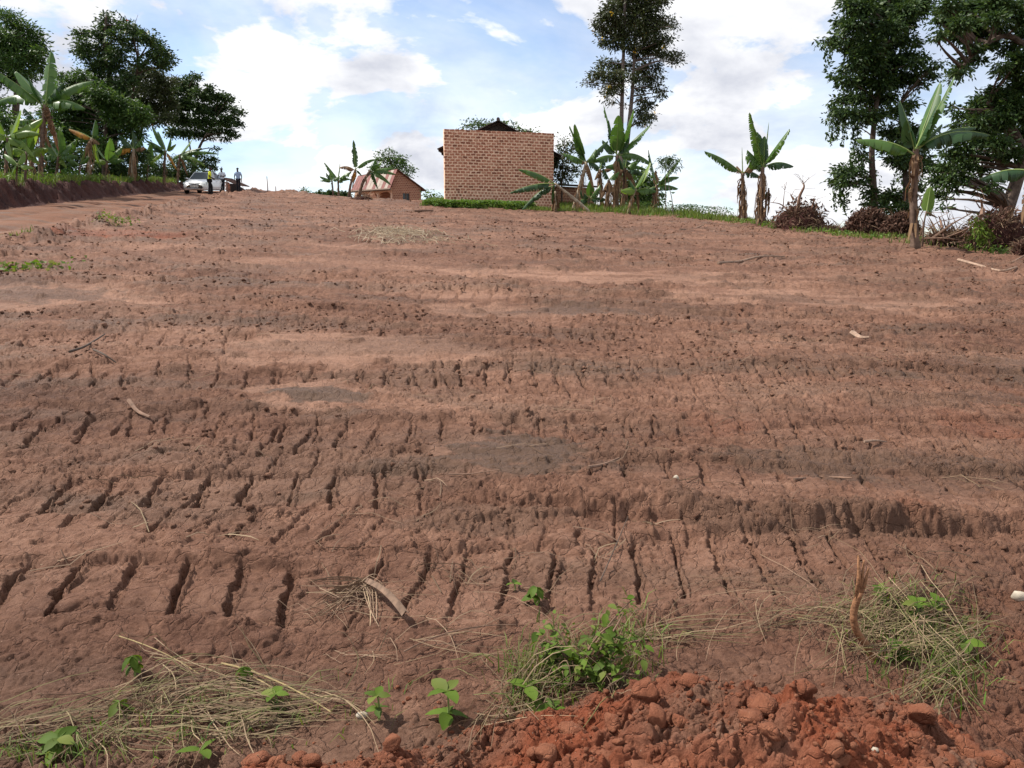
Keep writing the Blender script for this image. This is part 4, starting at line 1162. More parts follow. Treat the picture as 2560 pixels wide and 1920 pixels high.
# ------------------------------------------------------------------ trees
def leaf_quads(c, dirs, length, width, rs, curl=0.25):
    """one folded four-cornered leaf per centre; c (n,3), dirs (n,3)"""
    n = len(c)
    d = dirs / np.linalg.norm(dirs, axis=1, keepdims=True)
    r = rs.normal(size=(n, 3)); s = np.cross(d, r); s /= np.linalg.norm(s, axis=1, keepdims=True) + 1e-9
    nn = np.cross(s, d)
    L = (length * (0.6 + 0.8 * rs.random((n, 1)))); W = L * width
    a = c - d * L * 0.5; b = c + d * L * 0.5 - nn * L * curl * 0.3
    m1 = c + s * W * 0.5 + nn * W * curl; m2 = c - s * W * 0.5 + nn * W * curl
    V = np.stack([a, m1, b, m2], 1).reshape(-1, 3)
    F = np.arange(n * 4).reshape(n, 4)
    return V, F
def crown_points(centers, radii, per, rs, squash=0.8, spray=0.3, droop=0.4, leaves=9):
    C = []; Dd = []
    for (c, r) in zip(centers, radii):
        n = max(4, int(per * r * r))
        u = rs.normal(size=(n, 3)); u /= np.linalg.norm(u, axis=1, keepdims=True)
        rad = r * (rs.random((n, 1)) ** 0.45) * (0.55 + 0.5 * rs.random((n, 1)))
        sp = np.array(c) + u * rad * np.array([1, 1, squash])
        k = leaves
        off = rs.normal(size=(n, k, 3)) * spray * np.array([1, 1, 0.55])
        p = sp[:, None, :] + off
        dd = u[:, None, :] * 0.7 + off / (spray + 1e-6) * 0.55 + rs.normal(size=(n, k, 3)) * 0.35
        dd[..., 2] -= droop
        C.append(p.reshape(-1, 3)); Dd.append(dd.reshape(-1, 3))
    return np.concatenate(C), np.concatenate(Dd)
def tree(name, label, cat, Y, trunks, clumps, leafmat, barkmat, per=60, leaf=0.2, lw=0.4, squash=0.8, spray=0.28, droop=0.4, seed=1, tr=0.2, group=None, strands=(), limb_every=1, depth=1.0, leaves=9, flowers=None):
    """trunks: pixel polylines from the base up; clumps: (px, py, radius px); all at distance Y with real depth spread"""
    rs = np.random.default_rng(seed); rr = random.Random(seed)
    TP = []
    for t in trunks:
        pts = [P(a, b, Y + rr.uniform(-0.3, 0.3)) for a, b in t]
        if pts[0].z - gz(pts[0].x, pts[0].y) < 1.6: pts[0].z = min(pts[0].z, gz(pts[0].x, pts[0].y)) - 0.15
        TP.append(smooth_path(pts, 5))
    b0 = TP[0][0]
    grp = {'garden_tree': 'trees of the left garden', 'bush_tree': 'small trees on the skyline', 'shrub': 'shrubs under the trees'}.get(name)
    root = empty(name, (b0.x, b0.y, b0.z + 0.15)); tag(root, label, cat, group or grp)
    k = mpp(Y)
    cen = []; rad = []
    for q in clumps:
        px, py, r = q[:3]
        xs = TP[0][-1].x
        dy = rr.uniform(-1, 1) * depth * (0.6 + 26 * k) 
        cen.append(P(px, py, Y + dy)); rad.append(r * k)
    m = MB()
    for ti, t in enumerate(TP):
        n = len(t); tk = 1.0 if ti == 0 or trunks[ti][0][1] > 430 else 0.42; m.tube(t, [tk * tr * (1 - 0.72 * i / (n - 1)) * (1.35 if i == 0 else 1) for i in range(n)], 8)
    allp = [(p, t[i]) for t in TP for i, p in enumerate(t)]
    tp = [p for t in TP for p in t[2:]] or [p for t in TP for p in t]
    for i, (c, r) in enumerate(zip(cen, rad)):
        if i % limb_every: continue
        best = min(tp, key=lambda p: (p - c).length + max(0, p.z - c.z + 0.2) * 2.0)
        mid = best.lerp(c, 0.5) + Vector((rr.uniform(-.1, .1), rr.uniform(-.1, .1), rr.uniform(-0.05, 0.25))) * (c - best).length
        th = tr * 0.30 * min(1.0, (c - best).length / 3 + 0.35)
        pts = curve3(best, mid, c, 6); m.tube(pts, [th * (1 - 0.8 * q / 5) for q in range(6)], 5)
        for _ in range(3):   # twigs inside the clump
            e = c + Vector((rr.gauss(0, 1), rr.gauss(0, 1), rr.gauss(0, 0.8))) * r * 0.55
            m.tube([pts[4], pts[4].lerp(e, 0.6) + Vector((0, 0, 0.05)), e], [th * 0.35, th * 0.22, th * 0.1], 4)
    m.build('trunk', barkmat, root)
    C, Dd = crown_points([tuple(c) for c in cen], rad, per, rs, squash, spray, droop, leaves)
    if strands:
        for (px, py, ln, n) in strands:
            for _ in range(n):
                s0 = P(px + rr.uniform(-14, 14), py + rr.uniform(-8, 8), Y + rr.uniform(-1, 1)); L_ = ln * k * rr.uniform(0.5, 1.1)
                zz = rs.random(int(26 * L_) + 4) * L_
                pp = np.array(s0) + np.stack([rs.normal(size=len(zz)) * 0.05, rs.normal(size=len(zz)) * 0.05, -zz], 1)
                C = np.concatenate([C, pp]); q = rs.normal(size=(len(zz), 3)); q[:, 2] -= 1; Dd = np.concatenate([Dd, q])
    V, F = leaf_quads(C, Dd, leaf, lw, rs)
    link('crown', np_mesh('crown', V, F, [leafmat]), root)
    if flowers:
        mat, pts, sz = flowers
        idx = rs.choice(len(C), pts, replace=False); cc = np.repeat(C[idx] + rs.normal(size=(pts, 3)) * 0.1, 5, axis=0) + rs.normal(size=(pts * 5, 3)) * sz * 0.7
        V, F = leaf_quads(cc, rs.normal(size=cc.shape), sz, 0.8, rs)
        o = link('blossom', np_mesh('blossom', V, F, [mat]), root); o['kind'] = 'stuff'
    return root

# left garden
tree('shade_tree', 'feathery tree at the far left rising behind the tallest banana', 'tree', 44.0, [[(40, 440), (38, 300), (50, 180), (60, 120)]],
     [(28, 58, 34), (70, 85, 34), (20, 105, 44), (60, 120, 42), (95, 110, 24), (5, 150, 44), (50, 160, 40), (85, 150, 28), (100, 130, 20), (60, 190, 30), (20, 200, 36), (-40, 80, 50), (-40, 150, 55), (-60, 210, 50), (95, 175, 22), (15, 35, 20), (-20, 260, 40)],
     M['leaf_mid'], M['bark'], per=150, leaf=0.19, lw=0.34, seed=11, tr=0.25, spray=0.22)
tree('garden_tree', 'tallest left tree with open uneven top and a leafy spire', 'tree', 58.0, [[(290, 455), (285, 330), (280, 230), (262, 130), (265, 45)], [(285, 330), (330, 240), (345, 150)]],
     [(266, 34, 9), (270, 48, 14), (264, 66, 22), (312, 64, 24), (330, 72, 20), (248, 84, 24), (292, 92, 26), (340, 92, 22), (372, 98, 26), (390, 118, 24), (408, 138, 22), (424, 152, 16), (412, 166, 16), (205, 84, 18), (192, 86, 10), (210, 112, 22), (216, 138, 24), (205, 128, 16),
      (258, 122, 32), (292, 136, 30), (322, 116, 22), (260, 156, 30), (240, 176, 26), (292, 168, 28), (352, 160, 20), (384, 140, 20), (395, 160, 18), (248, 200, 28), (284, 206, 30), (320, 196, 24), (300, 226, 30)],
     M['leaf_dark'], M['bark'], per=82, leaf=0.24, lw=0.42, seed=12, tr=0.26, spray=0.24, flowers=(M['red_flower'], 5, 0.10))
tree('garden_tree', 'brownish spreading tree between the tallest left tree and the dark one', 'tree', 72.0, [[(335, 455), (345, 360), (370, 280), (390, 220)]],
     [(338, 186, 26), (362, 176, 24), (388, 188, 26), (402, 208, 26), (350, 214, 32), (380, 226, 32), (410, 236, 28), (420, 206, 18), (330, 240, 32), (364, 258, 34), (396, 268, 32), (424, 262, 26), (346, 290, 26), (380, 300, 28), (414, 296, 24), (440, 200, 14)],
     M['leaf_olive'], M['bark'], per=90, leaf=0.25, lw=0.34, seed=13, tr=0.2, spray=0.22, flowers=(M['red_flower'], 6, 0.10))
tree('garden_tree', 'dark spreading tree whose branches overhang the white car', 'tree', 77.0, [[(478, 465), (484, 420), (500, 365), (528, 318)], [(484, 420), (470, 340), (455, 260)]],
     [(470, 206, 18), (488, 190, 10), (492, 196, 9), (450, 216, 22), (476, 228, 24), (500, 236, 22), (524, 222, 13), (526, 244, 20), (550, 244, 20), (572, 246, 14), (556, 268, 20), (586, 276, 14), (604, 282, 9), (580, 300, 18), (598, 310, 12), (560, 304, 20), (532, 276, 26), (500, 270, 28), (468, 262, 26),
      (440, 262, 26), (512, 306, 26), (480, 304, 26), (450, 300, 26), (545, 326, 17), (572, 330, 15), (584, 338, 11), (518, 334, 18), (490, 334, 18), (460, 332, 20), (566, 348, 9), (430, 330, 20), (438, 230, 20), (420, 290, 18), (538, 372, 7), (530, 400, 13), (512, 410, 16), (500, 390, 10), (534, 418, 10), (515, 430, 12)],
     M['leaf_dark'], M['bark'], per=85, leaf=0.28, lw=0.42, seed=14, tr=0.24, spray=0.24, flowers=(M['red_flower'], 4, 0.10))
tree('leafy_tree', 'bright leafy tree mass in the middle of the left garden', 'tree', 52.0, [[(262, 462), (262, 380), (265, 300), (270, 250)]],
     [(200, 226, 34), (246, 236, 36), (214, 262, 36), (166, 268, 30), (180, 292, 34), (228, 288, 36), (270, 262, 32), (300, 258, 30), (316, 282, 30), (342, 276, 26), (290, 296, 34), (350, 300, 26), (322, 312, 28), (250, 318, 34), (200, 322, 34), (160, 330, 30), (290, 336, 28), (340, 334, 22), (225, 350, 28), (180, 354, 26), (140, 300, 24), (262, 362, 22), (130, 252, 24), (152, 226, 24), (178, 202, 22), (118, 284, 24), (150, 190, 14), (205, 190, 20)],
     M['leaf_mid'], M['bark'], per=130, leaf=0.23, lw=0.36, seed=15, tr=0.22, spray=0.26)
for lab, Yd, cl, sd in (('dark shrub mass low behind the small bananas on the left', 46.0, [(130, 370, 28), (170, 385, 30), (210, 390, 22), (150, 410, 28), (120, 420, 22), (190, 420, 20)], 16),
                        ('dense dark bush under the leafy tree beside a pale banana stem', 53.0, [(262, 425, 22), (286, 420, 22), (296, 440, 18), (270, 445, 20), (250, 445, 16), (305, 420, 14)], 17),
                        ('dark undergrowth behind the bananas next to the car', 63.0, [(366, 420, 22), (380, 395, 18), (400, 420, 18), (440, 430, 22), (470, 440, 18), (492, 440, 14), (410, 445, 16), (450, 405, 20), (480, 415, 18)], 18)):
    tree('shrub', lab, 'shrub', Yd, [[(cl[0][0], 462), (cl[0][0], cl[0][1])]], cl, M['leaf_dark'], M['bark'], per=140, leaf=0.2, lw=0.4, seed=sd, tr=0.06)

for lab, Yd, cl, sd, mt in (('leafy green thicket behind the young bananas at the left edge', 41.0, [(10, 300, 34), (50, 320, 34), (20, 360, 34), (60, 380, 34), (10, 410, 30), (50, 430, 28), (110, 330, 26), (120, 380, 26), (90, 430, 24)], 24, 'leaf_mid'),
                        ('tall leafy thicket between the dead leaf banana and the stout banana', 54.0, [(240, 390, 30), (270, 380, 30), (300, 390, 28), (330, 370, 24), (350, 390, 24), (300, 430, 24), (240, 430, 26), (345, 430, 20)], 25, 'leaf_dark'),
                        ('light green bush in front of the dark shrubs on the left', 44.0, [(150, 440, 14), (170, 436, 16), (185, 446, 12), (140, 450, 12)], 26, 'leaf_bright'),
                        ('leafy bush under the overhanging dark tree left of the car', 64.0, [(390, 430, 18), (420, 436, 18), (450, 440, 16), (470, 446, 14), (400, 450, 14), (380, 446, 14)], 27, 'leaf_mid')):
    tree('shrub', lab, 'shrub', Yd, [[(cl[0][0], 462), (cl[0][0], cl[0][1])]], cl, M[mt], M['bark'], per=110, leaf=0.22, lw=0.4, seed=sd, tr=0.06)

# behind the house and the shop
tree('mango_tree', 'round mango tree standing behind the striped roof', 'tree', 82.0, [[(985, 500), (985, 450), (985, 420)]],
     [(951, 384, 7), (967, 382, 7), (982, 380, 7), (958, 398, 13), (980, 400, 15), (1000, 404, 14), (1012, 414, 12), (1022, 428, 11), (1014, 440, 10), (944, 400, 8), (940, 420, 11), (965, 420, 15), (992, 424, 16), (1028, 420, 6), (1000, 396, 10), (938, 425, 7)],
     M['leaf_mid'], M['bark'], per=60, leaf=0.26, lw=0.4, seed=21, tr=0.25, spray=0.3)
tree('backyard_tree', 'treetops showing just above the shop roof', 'tree', 60.0, [[(1240, 500), (1240, 400), (1240, 330)]],
     [(1163, 318, 6), (1180, 304, 8), (1178, 318, 10), (1196, 310, 10), (1212, 306, 9), (1222, 305, 7), (1205, 320, 12), (1262, 306, 4), (1278, 314, 9), (1294, 322, 8), (1304, 326, 6), (1326, 329, 9), (1312, 332, 6), (1336, 333, 5), (1240, 340, 30), (1290, 350, 24), (1200, 345, 24)],
     M['leaf_mid'], M['bark'], per=70, leaf=0.22, lw=0.4, seed=22, tr=0.2)
for lab, px, py, r, Yd, mt in (('small round green tree on the crest right of the thin poles', 765, 478, 9, 75, 'leaf_mid'), ('hazy distant treetop left of the small twin bananas', 800, 484, 12, 170, 'leaf_dark'),
                           ('hazy distant treetop behind the small twin bananas', 828, 480, 14, 175, 'leaf_dark'), ('hazy distant treetop right of the small twin bananas', 858, 484, 12, 180, 'leaf_dark'),
                           ('small bush at the right corner of the striped roof house', 1075, 488, 9, 58, 'leaf_mid')):
    tree('bush_tree', lab, 'tree', Yd, [[(px, py + 26), (px, py)]], [(px, py, r), (px - r, py + r * .6, r * .8), (px + r, py + r * .5, r * .85), (px, py + r, r)], M[mt], M['bark'], per=70 if Yd < 100 else 14, leaf=0.2 if Yd < 100 else 0.6, lw=0.5, seed=int(px), tr=0.1)

tree('tall_tree', 'tall twin stemmed tree with yellow blossom behind the central bananas', 'tree', 47.0,
     [[(1556, 470), (1553, 380), (1554, 290), (1558, 160), (1562, 20), (1562, -60)], [(1548, 470), (1562, 400), (1574, 300), (1583, 200), (1588, 80), (1600, -50)]],
     [(1538, -20, 30), (1580, -30, 40), (1630, -20, 34), (1650, -5, 20), (1662, 4, 10), (1530, 22, 22), (1560, 12, 30), (1600, 16, 32), (1635, 18, 22), (1512, 40, 18), (1540, 48, 26), (1578, 52, 30), (1614, 52, 28), (1644, 48, 18), (1504, 64, 16), (1492, 62, 10), (1500, 82, 10), (1526, 76, 24), (1560, 84, 28), (1604, 86, 28), (1638, 74, 22), (1662, 60, 15), (1676, 48, 9), (1686, 68, 8),
      (1516, 104, 16), (1538, 112, 20), (1574, 112, 20), (1612, 116, 24), (1646, 106, 20), (1668, 96, 13), (1630, 134, 18), (1654, 132, 15), (1676, 140, 13), (1694, 136, 9), (1698, 152, 8), (1684, 156, 7), (1596, 138, 16), (1510, 160, 16), (1540, 168, 22), (1572, 164, 14), (1606, 172, 24), (1640, 170, 14), (1492, 184, 13), (1512, 190, 18), (1478, 198, 10), (1466, 208, 7), (1484, 212, 7), (1548, 192, 20), (1594, 196, 18), (1626, 198, 18),
      (1648, 194, 10), (1528, 216, 16), (1520, 234, 12), (1548, 224, 12), (1604, 222, 14), (1640, 218, 13), (1654, 232, 11), (1646, 244, 7), (1528, 254, 8), (1562, 264, 6), (1602, 250, 14), (1618, 264, 16), (1604, 282, 16), (1622, 290, 13), (1600, 304, 12), (1616, 308, 9)],
     M['leaf_olive'], M['pale_bark'], per=230, leaf=0.18, lw=0.34, squash=0.9, spray=0.20, droop=0.5, seed=31, tr=0.17, flowers=(M['flower'], 26, 0.12))
tree('bush', 'dense round dark bush growing among the central banana stems', 'bush', 43.0, [[(1600, 545), (1600, 500), (1600, 470)]],
     [(1592, 436, 16), (1562, 440, 11), (1612, 452, 20), (1580, 462, 20), (1552, 470, 16), (1622, 476, 20), (1594, 488, 24), (1562, 496, 22), (1630, 500, 16), (1606, 516, 20), (1576, 522, 18), (1640, 486, 11), (1640, 510, 10)], M['leaf_mid'], M['bark'], per=190, leaf=0.2, lw=0.5, seed=32, tr=0.08)
tree('creeper_tree', 'slim tree smothered in dark reddish creeper beside the shop wall', 'tree', 42.5, [[(1405, 540), (1405, 440), (1412, 350)]],
     [(1412, 348, 6), (1408, 362, 8), (1418, 372, 9), (1404, 384, 10), (1414, 396, 10), (1400, 410, 11), (1414, 424, 12), (1398, 438, 13), (1410, 448, 12), (1440, 422, 8), (1444, 414, 6), (1436, 432, 6), (1432, 370, 6), (1390, 400, 5)], M['leaf_olive'], M['bark'], per=260, leaf=0.16, lw=0.5, seed=33, tr=0.06)
tree('sapling', 'slender sapling with two bare stems and a drooping leaf tuft', 'sapling', 36.0, [[(1684, 552), (1680, 500), (1672, 460), (1672, 410)], [(1666, 520), (1664, 470), (1662, 410)]],
     [(1662, 400, 9), (1676, 398, 10), (1686, 406, 8), (1652, 408, 7), (1668, 412, 10), (1690, 420, 5), (1660, 420, 6), (1680, 424, 6)], M['leaf_dark'], M['pale_bark'], per=300, leaf=0.17, lw=0.22, droop=0.9, spray=0.14, seed=34, tr=0.025)

# right side
tree('vine_tree', 'tall dark tree draped with hanging vines left of the big banana', 'tree', 32.0,
     [[(2190, 590), (2184, 470), (2180, 370), (2196, 220), (2215, 80), (2225, -40)], [(2262, 590), (2265, 470), (2258, 380), (2250, 260)]],
     [(2130, -10, 30), (2180, -16, 40), (2250, -10, 40), (2300, 0, 30), (2124, 18, 22), (2160, 26, 34), (2210, 24, 36), (2262, 30, 34), (2304, 24, 24), (2106, 56, 18), (2132, 66, 28), (2176, 70, 36), (2222, 74, 34), (2262, 62, 26), (2100, 88, 14), (2070, 102, 11), (2058, 112, 8), (2080, 116, 10), (2098, 108, 14), (2128, 112, 28), (2170, 118, 36), (2216, 118, 36), (2258, 100, 26), (2284, 108, 16), (2140, 152, 28),
      (2180, 162, 36), (2226, 160, 36), (2268, 144, 24), (2290, 160, 20), (2306, 146, 14), (2112, 178, 14), (2092, 196, 13), (2120, 206, 20), (2156, 204, 32), (2200, 208, 36), (2244, 200, 32), (2280, 190, 20), (2314, 176, 12), (2334, 166, 10), (2352, 158, 8), (2328, 190, 12), (2300, 214, 16), (2096, 256, 14), (2118, 248, 18), (2146, 244, 24), (2186, 250, 28), (2222, 246, 22), (2084, 278, 12), (2104, 284, 17), (2130, 284, 20), (2160, 290, 22), (2076, 298, 8), (2106, 310, 10), (2136, 316, 12), (2184, 296, 18), (2210, 284, 16),
      (2250, 276, 22), (2276, 262, 18), (2218, 330, 20), (2246, 336, 26), (2276, 330, 26), (2230, 366, 24), (2262, 372, 30), (2296, 366, 28), (2240, 400, 24), (2272, 408, 28), (2306, 400, 26), (2150, 386, 8), (2158, 400, 10), (2112, 424, 14), (2096, 436, 14), (2124, 436, 16), (2146, 426, 12), (2090, 456, 12), (2112, 458, 14), (2134, 462, 12), (2160, 456, 12), (2178, 440, 10), (2176, 484, 18), (2196, 500, 20), (2226, 490, 22), (2250, 500, 22), (2212, 522, 16), (2244, 526, 18), (2274, 516, 16), (2290, 470, 14), (2266, 450, 16), (2330, 420, 18), (2160, 510, 10)],
     M['leaf_dark'], M['bark'], per=290, leaf=0.17, lw=0.42, spray=0.17, droop=0.6, seed=41, tr=0.16,
     strands=[(2085, 300, 60, 4), (2100, 310, 70, 4), (2140, 330, 110, 6), (2150, 360, 80, 5), (2100, 470, 60, 5), (2120, 480, 50, 4), (2260, 300, 160, 6), (2300, 420, 60, 4), (2070, 120, 60, 2)])
tree('spreading_tree', 'large dark spreading tree reaching in from the right edge', 'tree', 24.0,
     [[(2486, 610), (2512, 540), (2536, 470), (2566, 380), (2600, 260), (2610, 120), (2600, -30)], [(2566, 380), (2520, 300), (2470, 260)], [(2605, 150), (2520, 90), (2440, 130), (2385, 195)]],
     [(2352, 32, 14), (2344, 54, 12), (2372, 14, 24), (2372, 48, 24), (2404, 24, 30), (2404, 62, 26), (2446, 14, 34), (2440, 56, 30), (2490, 8, 32), (2486, 46, 24), (2530, 20, 32), (2560, 40, 34), (2346, 84, 10), (2340, 98, 7), (2366, 82, 16), (2394, 94, 18), (2428, 92, 22), (2464, 84, 22), (2506, 76, 18), (2550, 90, 28), (2436, 122, 18), (2458, 118, 16), (2484, 112, 16), (2520, 124, 20), (2420, 148, 16), (2444, 150, 14), (2404, 166, 15), (2396, 184, 14), (2418, 178, 10), (2378, 196, 10),
      (2556, 150, 30), (2536, 180, 24), (2508, 168, 16), (2566, 210, 34), (2540, 226, 28), (2480, 230, 18), (2500, 246, 26), (2530, 264, 30), (2562, 280, 36), (2460, 250, 22), (2440, 268, 20), (2478, 276, 28), (2510, 300, 30), (2420, 290, 16), (2446, 304, 24), (2480, 318, 28), (2526, 338, 30), (2562, 340, 34), (2400, 288, 12), (2376, 270, 10), (2396, 312, 14), (2420, 334, 22), (2456, 346, 26), (2494, 360, 26), (2534, 384, 26), (2386, 350, 18), (2412, 370, 22), (2446, 386, 24), (2484, 396, 22), (2366, 384, 18), (2390, 400, 20), (2420, 416, 20), (2456, 424, 16),
      (2356, 420, 18), (2380, 436, 18), (2408, 446, 14), (2346, 450, 18), (2370, 464, 14), (2344, 484, 12), (2360, 500, 9), (2386, 480, 8), (2398, 462, 8), (2440, 440, 9), (2470, 460, 12), (2462, 476, 8), (2484, 470, 8), (2364, 520, 6), (2500, 480, 8), (2506, 512, 6)],
     M['leaf_dark'], M['bark'], per=500, leaf=0.15, lw=0.36, spray=0.13, droop=0.35, seed=42, tr=0.24, depth=1.3)

# ------------------------------------------------------------------ banana plants
def banana_leaf(parent, base_p, tip, lift, width, mat, rs, tear=0.35, droop=0.45, petiole=0.14, n=30, fold=None, drymix=0.0):
    base_p, tip = Vector(base_p), Vector(tip)
    ctrl = base_p.lerp(tip, 0.45) + Vector((0, 0, lift)) * (tip - base_p).length
    pts = curve3(base_p, ctrl, tip, n + 1)
    m = MB(); m.tube(pts[::2] + ([pts[-1]] if n % 2 else []), [0.028 * (1 - 0.85 * i / (len(pts[::2]) - 1 + (n % 2))) for i in range(len(pts[::2]) + (n % 2))], 4, 1)
    up = Vector((0, 0, 1)); chord = (tip - base_p)
    hs = Vector((chord.y, -chord.x, 0))
    hs = hs.normalized() if hs.length > 0.25 * chord.length else (Vector((1, 0.3 * rs.uniform(-1, 1), 0)).normalized())
    fr = []
    for i, p in enumerate(pts):
        T = (pts[min(i + 1, n)] - pts[max(i - 1, 0)]).normalized()
        S = (hs - T * hs.dot(T)).normalized(); Nn = S.cross(T)
        if Nn.z < 0 and abs(T.z) < 0.95: Nn = -Nn
        fr.append((p, T, S, Nn))
    i0 = max(1, int(petiole * n))
    for side in (1, -1):
        i = i0
        while i < n:
            run = 1
            while i + run < n and rs.random() > tear: run += 1
            a = droop * rs.uniform(0.7, 1.3) + (rs.uniform(0, 0.5) if run < 3 else 0)
            vs = []; fs = []
            for k in range(run + 1):
                j = i + k; t = (j - i0) / (n - i0)
                w = width * (math.sin(math.pi * min(1, (t * 0.94 + 0.035)) ** 0.8) ** 0.55) * (1 - 0.25 * t)
                if t >= 0.999: w = width * 0.03
                p, T, S, Nn = fr[j]
                sh = 0
                if run < 12:
                    if k == 0: sh = 0.22
                    if k == run: sh = -0.22
                seg = (pts[min(j + 1, n)] - pts[max(j - 1, 0)]).length * 0.5
                wob = 1 + 0.08 * math.sin(j * 1.7 + side) + rs.uniform(-0.05, 0.05)
                q1 = p + (S * side * math.cos(a * 0.6) - Nn * math.sin(a * 0.6)) * w * 0.55
                q2 = q1 + (S * side * math.cos(a * 1.6) - Nn * math.sin(a * 1.6)) * w * 0.45 * wob + T * sh * seg + Vector((0, 0, -0.12 * w * droop))
                vs += [p, q1, q2]
            for k in range(run):
                b = k * 3; fs += [(b, b + 3, b + 4, b + 1), (b + 1, b + 4, b + 5, b + 2)]
            m.add(vs, fs, 0)
            i += run
    return m.build('leaf', [mat, M['ban_rib'] if mat not in (M['ban_dry'],) else M['ban_dry']], parent, True)
def banana(label, stem, Y, leaves, seed, mat='ban', r0=0.13, r1=0.07, stemmat='ban_stem', skirts=10, skirt_len=0.5, group=None, name='banana_plant'):
    """stem: pixel polyline from the foot up; leaves: (tip px, py, lift, width m[, mat, tear, droop])"""
    rs = random.Random(seed)
    pts = [P(a, b, Y + (0.0 if i == 0 else rs.uniform(-0.1, 0.1))) for i, (a, b) in enumerate(stem)]
    pts[0].z = min(pts[0].z, gz(pts[0].x, pts[0].y)) - 0.05
    grp = 'bananas of the left garden' if seed < 60 or seed > 150 else 'bananas on the crest by the small house' if seed < 70 else 'bananas beside the shop' if seed < 81 else 'bananas along the right edge'
    root = empty(name, pts[0]); tag(root, label, 'banana plant', group or grp)
    r0 *= 0.78; r1 *= 0.85
    path = smooth_path(pts, 5); n = len(path)
    m = MB(); m.tube(path, [(r0 * (1.25 - 0.25 * min(1, i / 2)) + (r1 - r0) * i / (n - 1)) * rs.uniform(0.93, 1.07) for i in range(n)], 10)
    st = m.build('stem', M[stemmat], root, True)
    if skirts:
        m = MB()
        for k in range(int(skirts * 1.8)):
            t = rs.uniform(0.2, 1.0); i = min(n - 1, int(t * (n - 1))); p = path[i]; a = rs.uniform(0, 6.28); rr_ = r0 + (r1 - r0) * t
            dd = Vector((math.cos(a), math.sin(a), 0)); L_ = skirt_len * rs.uniform(0.25, 1.1); wd = rs.uniform(0.012, 0.04)
            sd = Vector((-dd.y, dd.x, 0)); q = [p + dd * rr_, p + dd * (rr_ + rs.uniform(0.03, 0.12)) - Vector((0, 0, L_ * 0.4)), p + dd * (rr_ + rs.uniform(0.0, 0.14)) - Vector((0, 0, L_))]
            vs = []
            for z, pp in enumerate(q): wv = wd * (1, 1.1, 0.35)[z]; vs += [pp - sd * wv, pp + sd * wv + dd * 0.015]
            m.add(vs, [(0, 1, 3, 2), (2, 3, 5, 4)])
        m.build('dry_sheath', M['ban_dry'], st)
    top = path[-1]; b2 = path[-2]
    for lf in leaves:
        px, py, lift, wd = lf[:4]; mt = lf[4] if len(lf) > 4 and lf[4] else mat; te = lf[5] if len(lf) > 5 and lf[5] is not None else 0.3; dr = lf[6] if len(lf) > 6 else 0.62
        if lift > 0.09: dr = max(dr, 1.0); te = max(te, 0.45) if te > 0.06 else te
        probe = P(px, py, Y); ln = max(0.5, (probe - top).length)
        dy = rs.uniform(-0.45, 0.45) * ln * 0.7
        banana_leaf(root, top + Vector((rs.uniform(-.03, .03), rs.uniform(-.03, .03), rs.uniform(-0.15, 0.02))), P(px, py, Y + dy), lift, wd * (1.6 if lift > 0.09 else 1.35), M[mt], rs, te, dr)
    return root
# left garden
banana('tallest banana plant of the left garden with long arching leaves', [(100, 462), (104, 380), (112, 262)], 37.0,
       [(233, 203, 0.22, 0.30, None, 0.5), (214, 272, 0.30, 0.34, 'ban', 0.4), (-18, 262, 0.30, 0.32, 'ban', 0.55, 0.7), (-25, 170, 0.12, 0.30), (127, 128, 0.02, 0.34, None, 0.4, 0.3), (40, 178, 0.05, 0.34, None, 0.1, 0.25), (70, 190, 0.0, 0.30, 'ban_dark', 0.1, 0.3), (160, 205, 0.12, 0.26, 'ban_dark'), (130, 330, 0.25, 0.22, 'ban_dry', 0.6, 0.9), (148, 380, 0.4, 0.22, 'ban_dry', 0.6, 0.9)], 51, r0=0.16, r1=0.09, skirts=12, skirt_len=0.6)
banana('banana stem hung with dry sheaths left of the tallest one', [(78, 462), (80, 380), (88, 300)], 38.0, [(40, 300, 0.2, 0.26), (110, 300, 0.2, 0.24, 'ban_yellow'), (60, 270, 0.05, 0.26, 'ban_dark'), (130, 370, 0.4, 0.25, 'ban_dry', 0.6, 0.9), (48, 360, 0.4, 0.22, 'ban_dry', 0.6, 0.9)], 52, r0=0.15, r1=0.08, skirts=26, skirt_len=0.9)
banana('yellow green young banana at the left picture edge', [(14, 462), (16, 400), (20, 345)], 33.5,
       [(52, 274, 0.05, 0.28, None, 0.02, 0.3), (106, 296, 0.12, 0.28, None, 0.02, 0.35), (-20, 270, 0.05, 0.22, None, 0.05), (100, 335, 0.28, 0.24, None, 0.05, 0.4), (66, 372, 0.35, 0.22, None, 0.05, 0.5), (-30, 330, 0.2, 0.22, None, 0.05), (30, 400, 0.45, 0.2, None, 0.05, 0.6), (88, 396, 0.5, 0.16, None, 0.05, 0.6)], 53, mat='ban_yellow', r0=0.09, r1=0.06, skirts=6)
banana('leafy young banana between the left edge and the tallest one', [(62, 462), (64, 420), (66, 380)], 34.5, [(30, 310, 0.03, 0.28, None, 0.05, 0.3), (96, 320, 0.06, 0.28, None, 0.05, 0.3), (120, 372, 0.25, 0.26, None, 0.1, 0.5), (14, 372, 0.25, 0.26, None, 0.1), (66, 310, 0.0, 0.26, 'ban', 0.05, 0.3), (100, 410, 0.45, 0.22, None, 0.1)], 154, mat='ban_yellow', r0=0.08, r1=0.06, skirts=4)
